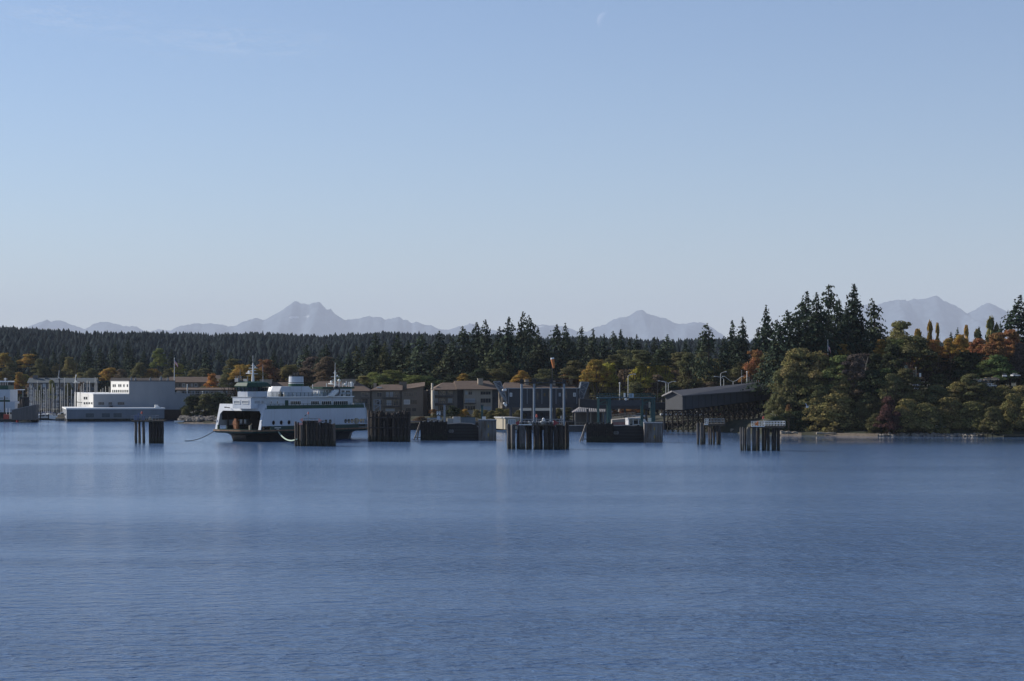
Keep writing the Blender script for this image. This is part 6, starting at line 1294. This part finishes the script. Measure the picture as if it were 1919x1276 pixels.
    for i, (px, Y, rz, lb) in enumerate(((76, 846, 200, 'white motor launch right of the grey slanted shed, nearest to it'), (82, 850, 100, 'white motor launch beside the tall dark masts, end on'), (90, 846, 160, 'white motor launch between the slanted shed and the sunlit pier'), (99, 852, 30, 'white motor launch at the dock just left of the sunlit pier'), (118, 836, 190, 'white motor launch tucked against the left end of the boatyard hall'), (133, 846, 20, 'white motor launch showing above the left end of the quay warehouse'))):
        r = mb if i == 0 else copy_tree(mb); r.location = (X_(px, Y), Y, 0); r.rotation_euler = (0, 0, R(rz)); r['label'] = lb; r['group'] = 'motor launches in the marina'
        if i >= 4: r.location.z = .2; r.scale = (1.5,) * 3
    # slanted grey shed and its neighbours
    f = Frame(28, 806, 10); r = f.thing('boat_shed', 'weathered grey shed with one long roof slanting up to the right at the far left', 'shed'); X, z = f.x, f.z; W = X(72); d = f.y(22, 0)
    MB().prism([(0, 0, 1.0), (W, 0, 1.0), (W, 0, z(757.5)), (0, 0, z(767.5))], (0, d, 0)).build('wall', mat('silver_boards', (.13, .12, .115), .85, var=.3, scale=.7, stretch=(3, 3, .2)), r)
    MB().prism([(-.6, -.6, z(767.5) - .1), (W + .3, -.6, z(757.5) + .02), (W + .3, -.6, z(756.7)), (-.6, -.6, z(766.8))], (0, d + 1, 0)).build('roof', STEEL, r)
    MB().box(-.08, -.01, .2, d - .2, 1.2, z(770)).build('end_wall', CREAM, r); MB().box(X(29), X(37), -.1, -.01, z(781), z(774)).build('board', YELLOW, r)
    for c in (50, 56): window(r, 'front', X(c), X(c + 3), 1.3, z(778), 0, fm=DKGREY, mull=0, name='door')
    MB().box(X(64), X(69), -.1, -.01, z(776), z(772)).build('panel', TEAL, r)
    k = MB(); k.box(-14, W, -2, 7, -.3, 1.0)
    for i in range(12): x = -13 + i * (W + 12) / 11; k.tube((x, -1.8, -2), (x, -1.8, .9), .2, n=6)
    k.build('wharf', CHAR, r)
    r = thing('dolphin', 'square black pile clump behind the slanted grey shed', 'dolphin', (X_(45, 830), 830, 0))
    for k in range(5):
        for j in range(2): o = pile_mesh(.5, Z_(743.5 + (k % 2), 830), k + 40 + j).build('pile', CHAR, r); o.location = (-1.6 + k * .8, j * .9, 0)
    r = thing('dolphin', 'pale lit timber clump left of the black pile clump', 'dolphin', (X_(38.5, 829), 829, 0))
    for k in range(3): o = pile_mesh(.4, Z_(748 + 4 * (2 - k), 829), k + 60).build('pile', TIMB2, r); o.location = (-.9 + k * .75, .4 * (k % 2), 0)
    Y = 800; b = MB().ball((0, 0, 0), .62, n=12).tube((0, 0, .55), (0, 0, .75), .1); o = b.build('mooring_buoy', mat('buoy_red', (.62, .08, .07), .5)); o.location = (X_(33, Y), Y, .35); tag(o, 'round red mooring buoy floating in front of the slanted grey shed', 'buoy')
    Y = 800; r = thing('dinghy', 'small white sailing dinghy with a short mast beside the red buoy', 'dinghy', (X_(46.5, Y), Y, 0)); MB().prism([(-2.3, -.6, 0), (1.4, -.7, 0), (2.5, 0, .2), (1.4, .7, 0), (-2.3, .6, 0)], (0, 0, .6)).build('hull', BOATW, r); MB().tube((-.4, 0, .5), (-.4, 0, Z_(770, Y)), .1).build('mast', MASTM, r); MB().box(-.9, 1.0, -.3, .3, .6, 1.0).build('cabin', BOATW, r)
    for px, yt, lb, Yp in ((65.3, 776, 'single short dark pile standing right of the white dinghy', 798), (8.3, 742, 'tall thin dark pole in front of the ferry at the left edge', 812)):
        o = pile_mesh(.26, Z_(yt, Yp), 77).build('mooring_pile', PILE); o.location = (X_(px, Yp), Yp, 0); tag(o, lb, 'pile')
    for c, Y, col, lb in ((13, 803, RED, 'low red workboat beside the ferry at the left edge'), (19, 804, BOATW, 'small cream workboat between the red workboat and the slanted shed')):
        r = thing('workboat', lb, 'boat', (X_(c, Y), Y, 0)); MB().prism([(-3, -1, 0), (2, -1.2, 0), (3.4, 0, .4), (2, 1.2, 0), (-3, 1, 0)], (0, 0, 1.1)).build('hull', CHAR, r); MB().box(-1.2, .8, -.8, .8, 1.1, 3.0).build('wheelhouse', col, r); MB().tube((-.2, 0, 3), (-.2, 0, 5.6), .1).build('mast', WHITE2, r)
    k = thing('harbour_shelter', 'small open roofed shelter with a pale flat roof behind the pile clumps', 'shelter', (X_(37, 880), 880, 0)); MB().box(-1.6, 1.6, 0, 3, Z_(731, 880), Z_(729.5, 880)).build('roof', WHITE2, k)
    for x in (-1.3, 1.3): MB().box(x - .12, x + .12, .3, .54, 0, Z_(731, 880)).build('post', STEEL, k)
    for px, yt, lb in ((351, 721, 'thick pale post standing in front of the flat roofed house'), (379.8, 734, 'thin pale post at the edge of the dark bushes')):
        Y = 850; r = thing('pole', lb, 'pole', (X_(px, Y), Y, 3)); MB().tube((0, 0, -1), (0, 0, Z_(yt, Y) - 3), .26 if px < 360 else .15).build('shaft', WHITE, r); MB().ball((0, 0, Z_(yt, Y) - 3), .3).build('cap', WHITE, r)
marina()

# ------------------------------------------------------------------ shore: rocks, logs, boats on the bank, bird, bluff houses
def rock_mesh(seed):
    q = random.Random(seed); bm = bmesh.new(); bmesh.ops.create_icosphere(bm, subdivisions=2, radius=1)
    ax = [(Vector((q.gauss(0, 1), q.gauss(0, 1), q.gauss(0, 1))).normalized(), q.uniform(.55, .95)) for _ in range(9)]
    for v in bm.verts:
        for a, h in ax:
            d = v.co.dot(a)
            if d > h: v.co -= a * (d - h)
        v.co *= q.uniform(.95, 1.05)
    me = bpy.data.meshes.new('rock'); bm.to_mesh(me); bm.free(); return me
def shore():
    RM = mat('shore_rock', (.24, .215, .185), .9, var=.5, scale=1.2, bump=.4); RM2 = mat('dark_rock', (.12, .105, .09), .9, var=.5, scale=1.2, bump=.4)
    ms = [rock_mesh(s) for s in range(5)]; ms2 = [rock_mesh(s + 9) for s in range(4)]
    for m in ms: m.materials.append(RM)
    for m in ms2: m.materials.append(RM2)
    q = random.Random(8)
    def rock(px, Y, s, z, label, group, dark=False):
        o = bpy.data.objects.new('rock', q.choice(ms2 if dark else ms)); COL.objects.link(o); o.location = (X_(px, Y), Y, z); o.scale = (s * q.uniform(.8, 1.3), s * q.uniform(.8, 1.2), s * q.uniform(.55, .85)); o.rotation_euler = (q.uniform(-.3, .3), q.uniform(-.3, .3), q.uniform(0, 6.3)); tag(o, label, 'rock', group)
    for k in range(150): px = 336 + k * 72 / 149; rw = q.random() * 5; Yr = interp(SHORE, px) + 4.5 + rw * 1.3; rock(px, Yr, q.uniform(.5, 1.05), ground_z(px, Yr) + rw * .22 - .1, 'pale angular rock in the riprap bank left of the ferry bow', 'riprap rocks left of the ferry')
    for k in range(110): px = 1640 + k * 200 / 109; rw = k % 3; Y = interp(SHORE, px) + .4 + rw * 1.4; rock(px + q.uniform(-1.5, 1.5), Y, q.uniform(.35, .95), max(0, ground_z(px, Y)) + .1, 'brown grey rock on the rocky shore under the right hand trees', 'rocks along the right hand shore', k % 4 == 0)
    # beach strip and driftwood
    BE = mat('pale_sand', (.19, .155, .115), .95, col2=(.10, .08, .06), scale=.8, bump=.3)
    def beach(pts, label):
        top = []; k = MB(); n = len(pts)
        vs = [(X_(u, interp(SHORE, u) + a), interp(SHORE, u) + a, z) for u, w_ in pts for a, z in ((-2.2, -.35), (w_, .75))]
        k.add(vs, [(2 * i, 2 * i + 2, 2 * i + 3, 2 * i + 1) for i in range(n - 1)]); o = k.build('beach', BE); tag(o, label, 'beach', kind='structure')
    beach([(336 + 10 * k, 5.5) for k in range(12)], 'narrow sandy beach below the riprap')
    beach([(1462 + 8 * k, 1.6) for k in range(6)], 'short sandy beach by the far right dolphin'); beach([(1545 + 10 * k, 1.5 - .09 * k) for k in range(11)], 'thin sandy beach under the bluff trees')
    LG = mat('driftwood', (.32, .27, .21), .85, var=.3, scale=2)
    for px, Y, L, r_, rz, z, lb in ((1472, 606, 3.2, .55, 8, .9, 'pale driftwood log just right of the far right dolphin'), (1484, 606.5, 3.6, .45, -6, .8, 'pale driftwood log, second from the far right dolphin'), (1378, 640, 3, .5, 5, .7, 'pale sunlit log under the upper end of the trestle'), (1548, 603.5, 6, .35, 4, .7, 'long pale driftwood log lying on the thin bluff beach')):
        k = MB(); n = 6; pts = [Vector((L * (i / n - .5), .2 * math.sin(i), .12 * math.sin(i * 1.7))) for i in range(n + 1)]
        for i in range(n): k.tube(pts[i], pts[i + 1], r_ * (1 - .06 * i), r_ * (1 - .06 * (i + 1)), n=8)
        o = k.build('driftwood_log', LG); o.location = (X_(px, Y), Y, z); o.rotation_euler = (0, 0, R(rz)); tag(o, lb, 'log', 'driftwood logs')
    Y = 768.5; r = thing('rowing_boat', 'long pale cream rowing boat drawn up on the beach by the boatyard', 'rowing boat', (X_(335, Y), Y, .6), R(4)); k = MB(); k.prism([(-1.7, -.5, 0), (1.5, -.5, 0), (2.1, 0, .15), (1.5, .5, 0), (-1.7, .5, 0)], (0, 0, .55)); k.build('hull', BOATW, r); MB().box(-.3, 0, -.45, .45, .56, .62).build('thwart', TIMB2, r)
    Y = 601; r = thing('upturned_boat', 'small upturned grey boat lying under the shore trees', 'boat', (X_(1762, Y), Y, 2.6), R(8)); k = MB(); ring = []
    for i in range(9): x = -2 + .5 * i; w_ = .75 * math.sin(math.pi * (i + .8) / 10); ring.append([(x, w_ * math.cos(a), .75 * w_ * math.sin(a)) for a in [math.pi * j / 6 for j in range(7)]])
    loft(k, ring, True, (False, False)); k.build('hull', mat('pale_blue_boat', (.34, .38, .42), .5), r); MB().box(-1.9, 2, -.04, .04, .5, .62).build('keel', WHITE2, r)
    Y = 590; f = Frame(1832, 590, 3); r = f.thing('landing_stage', 'small dark timber landing stage at the foot of the right hand trees', 'pier'); W = f.x(1862); MB().box(0, W, 0, 2.2, .9, 1.05).build('deck', TIMBER, r)
    for k in range(4): x = .2 + k * (W - .4) / 3; MB().tube((x, .2, -2), (x, .2, 1.5), .12).build('post', TIMBER, r)
    f = Frame(1880, 588, 3); r = f.thing('mooring_log', 'dark floating log boom at the right edge of the shore', 'log'); MB().tube((0, 0, .25), (f.x(1925), .6, .25), .4).tube((1, 1.2, .3), (f.x(1900), 1.5, .3), .32).build('timbers', TIMBER, r)
    # a white gull gliding in front of the bluff
    p = P(1512.5, 763, 560); r = thing('seagull', 'white gull flying in front of the bluff trees with one wing raised', 'bird', p, R(25)); GW = mat('gull_white', (.75, .75, .76), .7)
    k = MB(); prof = [(-.42, .03), (-.3, .08), (-.1, .13), (.12, .14), (.26, .10), (.34, .085), (.42, .07), (.48, .03)]
    loft(k, [[(x, rr * math.cos(a), rr * math.sin(a)) for a in [2 * math.pi * j / 8 for j in range(8)]] for x, rr in prof], True); b = k.build('body', GW, r)
    for s in (1, -1):
        up = 1.35 if s > 0 else .55; k = MB(); cs = [(.12, -.18, 0, 0), (.20, -.16, .45, .42 * up), (.10, -.16, .85, .70 * up), (-.16, -.24, 1.25, .88 * up)]
        vs = []
        for xa, xb, y, z in cs: vs += [(xa, s * y * (.62 if s > 0 else 1), z), (xb, s * y * (.62 if s > 0 else 1), z - .01), ((xa + xb) / 2, s * y * (.62 if s > 0 else 1), z + .03)]
        k.add(vs, [q_ for i in range(3) for q_ in ((3 * i, 3 * i + 3, 3 * i + 5, 3 * i + 2), (3 * i + 2, 3 * i + 5, 3 * i + 4, 3 * i + 1), (3 * i + 1, 3 * i + 4, 3 * i + 3, 3 * i))]); k.build('wing', mat('gull_grey', (.42, .44, .50), .7) if s > 0 else GW, r)
    MB().prism([(-.40, -.04, 0), (-.62, -.13, .01), (-.62, .13, .01), (-.40, .04, 0)], (0, 0, .02)).build('tail', GW, r); MB().tube((.47, 0, 0), (.57, 0, -.02), .025, .008).build('beak', YELLOW, r)
    # small white house front, poles and parked vehicles showing between the bluff trees
    f = Frame(1713, 626, 25); r = f.thing('cottage', 'small white cottage gable peeping out behind the madrona on the bluff', 'house'); X, z = f.x, f.z; d = f.y(1709.5, 0); W = X(1722)
    MB().box(0, W, 0, max(d, 1.2), z(736), z(724)).build('wall', WHITE, r); g = MB(); gable(g, -.2, W + .2, -.25, max(d, 1.2) + .25, z(724), z(720.5), t=.12); g.build('roof', STEEL, r); window(r, 'front', W * .3, W * .7, z(731), z(727), 0, mull=0); MB().box(W - .35, W, .4, .8, z(722), z(717)).build('chimney', WHITE, r)
    pole(1712.7, 694, 732, 627, 'left of two pale wooden poles beside the madrona trunk', CREAM, .13); pole(1716.6, 689, 732, 628, 'right and thicker of two pale wooden poles beside the madrona trunk', CREAM, .2)
    Y = 628; x = X_(1724.5, Y); r = thing('sign', 'small white board high on a post right of the pale poles', 'sign', (x, Y, Z_(735, Y))); MB().box(-.3, .3, 0, .1, Z_(706, Y) - Z_(735, Y), Z_(699, Y) - Z_(735, Y)).build('board', WHITE2, r); MB().box(-.06, .06, .11, .22, 0, Z_(700, Y) - Z_(735, Y)).build('post', STEEL, r)
    for px, py, c, rz, s, lb in ((1759, 731, CARW, 100, .8, 'white parked car glimpsed end on in a gap right of the cottage'), (1803, 728, CARW, 20, .75, 'white parked car alone between the shore trees, left of the car cluster'), (1831, 717, CARW, 15, .75, 'white car at the left end of the parked cluster on the bluff'), (1839.5, 717.5, CARS, 195, .8, 'silver car second from left in the parked cluster on the bluff'), (1846.5, 718, CARD, 10, .8, 'dark car between paler cars in the parked cluster on the bluff'), (1852, 715, CART, 12, .8, 'tan car at the top of the parked cluster on the bluff'), (1861, 714, CART, 190, .8, 'tan car at the right end of the parked cluster on the bluff'), (1848, 722.5, CARW, 170, .8, 'white car lowest in the parked cluster on the bluff'), (1856, 725.5, CARS, 15, .8, 'silver car under the tan cars of the parked cluster'), (1882.5, 707, CARW, 80, .7, 'white car by itself up right of the parked cluster'), (1903, 706, CARW, 30, .7, 'white car farthest right on the bluff')):
        car(lb, px, py, 612 if px < 1810 else 611, c, rz, s)
    CARR = mat('car_red', (.35, .03, .03), .3)
    for px, c, rz, lb in ((1250, CARW, 5, 'white car parked behind the left end of the trestle'), (1268, CARW, 170, 'white car seen through the trestle legs, second from the left'), (1291, CARS, 10, 'silver car seen through the trestle legs between two white cars'), (1312, CARW, 8, 'white car seen through the middle of the trestle'), (1331, CART, 175, 'tan car seen through the trestle legs left of the red car'), (1346, CARR, 5, 'red car seen through the trestle legs'), (1368, CARD, 12, 'dark car seen through the trestle legs right of the red car')):
        car(lb, px, 0, 712, c, rz, 1.1, zb=ground_z(px, 712) + .1)
    f = Frame(700, 640, 3); r = f.thing('steel_frame', 'pale galvanised cross braced steel frame behind the tall pile wall', 'frame'); X, z = f.x, f.z; W = X(713)
    for x in (0, W - .25):
        for y in (0, 2): MB().box(x, x + .25, y, y + .25, 1, z(748.5)).build('post', STEEL, r)
    k = MB()
    for y in (.1, 2.1): k.bar((.1, y, z(758)), (W - .1, y, z(749)), .18).bar((.1, y + .05, z(767)), (W - .1, y + .05, z(759)), .18).bar((0, y, z(749)), (W, y, z(749)), .2).bar((0, y, z(758.5)), (W, y, z(758.5)), .2)
    k.build('cross_brace', STEEL, r)
    # flag on the bluff
    Y = 650; r = thing('flagpole', 'white flagpole with a limp red and white flag in front of the dark bluff firs', 'flagpole', (X_(1551.5, Y), Y, Z_(672, Y))); H = Z_(637, Y) - Z_(672, Y); MB().tube((0, 0, -3), (0, 0, H), .12, .07).ball((0, 0, H), .14).build('pole', WHITE2, r); flag_mesh(r, H - 3.6, 1.2, 1.5, 1.0)
    # madrona limbs
    Y = 631; k = MB(); base = P(1716, 728, Y); a = P(1704, 692, Y); b = P(1697, 660, Y); c = P(1722, 668, Y); d = P(1688, 672, Y)
    r = thing('leaning_tree', 'bare forked red brown trunk leaning left below the madrona crown', 'tree', base); q_ = lambda p: p - base
    k.tube(q_(P(1719, 745, Y)), (0, 0, 0), .55, .5).tube((0, 0, 0), q_(a), .5, .38).tube(q_(a), q_(P(1702, 676, Y)), .3, .22).tube(q_(P(1702, 676, Y)), q_(b), .22, .12).tube(q_(a), q_(P(1714, 680, Y)), .28, .2).tube(q_(P(1714, 680, Y)), q_(c), .2, .1).tube(q_(P(1700, 684, Y)), q_(d), .16, .08); k.build('trunk', BARKR, r)
    k = MB(); Y = 632; base = P(1618, 720, Y); r = thing('leaning_tree', 'thin pale bare tree trunk slanting among the dark bluff trees', 'tree', base); k.tube((0, 0, -2), P(1622, 690, Y) - base, .2, .14).tube(P(1622, 690, Y) - base, P(1627, 668, Y) - base, .14, .06).tube(P(1623, 684, Y) - base, P(1616, 668, Y) - base, .09, .04); k.build('trunk', mat('pale_bark', (.26, .23, .19), .9), r)
shore()

# ------------------------------------------------------------------ sky things: day moon and a wisp of cirrus, far outside the haze
def moon():
    D = 160000.0; c = P(1136, 39, D); rad = 17.0 / F * D; n, m = 24, 8; vs = []
    # lit part of the ball: between the limb that faces the sun and the terminator
    view = (Vector((0, 0, CAMH)) - c).normalized(); lx = Vector((-1, 0, .54)); lx = (lx - view * lx.dot(view)).normalized(); up = view.cross(lx).normalized()
    for i in range(n + 1):
        la = math.pi * (i / n - .5)
        for j in range(m + 1):
            lo = R(90) - R(62) * j / m                       # from the limb inwards
            vs.append(c + rad * (up * math.sin(la) + math.cos(la) * (lx * math.sin(lo) + view * math.cos(lo))))
    mt = bpy.data.materials.new('moon_surface'); mt.use_nodes = True; nn = mt.node_tree.nodes; l = mt.node_tree.links; nn.clear()
    d = nn.new('ShaderNodeBsdfDiffuse'); d.inputs['Color'].default_value = (.065, .052, .047, 1); t = nn.new('ShaderNodeBsdfTransparent'); a = nn.new('ShaderNodeAddShader'); o = nn.new('ShaderNodeOutputMaterial')
    l.new(d.outputs[0], a.inputs[0]); l.new(t.outputs[0], a.inputs[1]); l.new(a.outputs[0], o.inputs['Surface'])
    ob = MB().add(vs, [(i * (m + 1) + j, (i + 1) * (m + 1) + j, (i + 1) * (m + 1) + j + 1, i * (m + 1) + j + 1) for i in range(n) for j in range(m)], True).build('moon', mt)
    tag(ob, 'faint pale crescent moon high in the blue sky', 'moon')
moon()
def cirrus():
    D = 90000.0; g = np.random.default_rng(2); mt = bpy.data.materials.new('cirrus_ice'); mt.use_nodes = True; n = mt.node_tree.nodes; l = mt.node_tree.links; n.clear()
    d = n.new('ShaderNodeBsdfTranslucent'); d.inputs['Color'].default_value = (.9, .9, .9, 1); d2 = n.new('ShaderNodeBsdfDiffuse'); d2.inputs['Color'].default_value = (.9, .9, .9, 1); mx0 = n.new('ShaderNodeMixShader'); mx0.inputs[0].default_value = .12; l.new(d.outputs[0], mx0.inputs[1]); l.new(d2.outputs[0], mx0.inputs[2])
    t = n.new('ShaderNodeBsdfTransparent'); mx = n.new('ShaderNodeMixShader'); o = n.new('ShaderNodeOutputMaterial')
    tc = n.new('ShaderNodeTexCoord'); mp = n.new('ShaderNodeMapping'); mp.inputs['Scale'].default_value = (1.2, 3.0, 1); mp.inputs['Rotation'].default_value = (0, 0, R(-5)); nz = n.new('ShaderNodeTexNoise'); nz.inputs['Scale'].default_value = 3.0; nz.inputs['Detail'].default_value = 7; nz.inputs['Distortion'].default_value = .6
    l.new(tc.outputs['Generated'], mp.inputs[0]); l.new(mp.outputs[0], nz.inputs['Vector'])
    gr = n.new('ShaderNodeTexGradient'); gr.gradient_type = 'SPHERICAL'; m2 = n.new('ShaderNodeMapping'); m2.inputs['Location'].default_value = (-1, -1, 0); m2.inputs['Scale'].default_value = (2, 2, 0); l.new(tc.outputs['Generated'], m2.inputs[0]); l.new(m2.outputs[0], gr.inputs[0])
    r = n.new('ShaderNodeMapRange'); l.new(nz.outputs['Fac'], r.inputs[0]); r.inputs[1].default_value = .42; r.inputs[2].default_value = .75; r.inputs[3].default_value = 0; r.inputs[4].default_value = .17
    mu = n.new('ShaderNodeMath'); mu.operation = 'MULTIPLY'; l.new(r.outputs[0], mu.inputs[0]); l.new(gr.outputs['Fac'], mu.inputs[1])
    l.new(mu.outputs[0], mx.inputs[0]); l.new(t.outputs[0], mx.inputs[1]); l.new(mx0.outputs[0], mx.inputs[2]); l.new(mx.outputs[0], o.inputs['Surface'])
    # a thin sheet of ice cloud lying level, 15 km up and 90 km off
    for px, py, wpx, dep, lb in ((430, 78, 560, 7000, 'faint thin streak of cirrus cloud at upper left'), (120, 32, 420, 6000, 'fainter wisp of cirrus cloud near the top left corner')):
        z = Z_(py, D); x = X_(px, D); hw = wpx / 2 / F * D; k = MB(); nx = 12
        vs = [(-hw + 2 * hw * i / nx, y, 60 * math.sin(i + y)) for y in (-dep, 0, dep) for i in range(nx + 1)]
        k.add(vs, [(a * (nx + 1) + i, a * (nx + 1) + i + 1, (a + 1) * (nx + 1) + i + 1, (a + 1) * (nx + 1) + i) for a in range(2) for i in range(nx)], True); ob = k.build('cloud', mt); ob.location = (x, D, z); tag(ob, lb, 'cloud', kind='structure')
cirrus()
# ------------------------------------------------------------------ haze: the air between here and the mountains
def make_haze():
    m = bpy.data.materials.new('haze_air'); m.use_nodes = True
    n = m.node_tree.nodes; l = m.node_tree.links; n.clear()
    v = n.new('ShaderNodeVolumePrincipled'); v.inputs['Density'].default_value = HAZE_D; v.inputs['Color'].default_value = HAZE_C
    v.inputs['Anisotropy'].default_value = 0.0
    out = n.new('ShaderNodeOutputMaterial'); l.new(v.outputs[0], out.inputs['Volume'])
    o = MB().box(-29500, 29500, -1950, 64000, -5.2, 2350).build('haze', m)
    tag(o, 'thin pale blue haze in the air', 'haze', kind='stuff')
HAZE_D = 2.6e-5
HAZE_C = (0.76, 0.85, 1.0, 1)
make_haze()
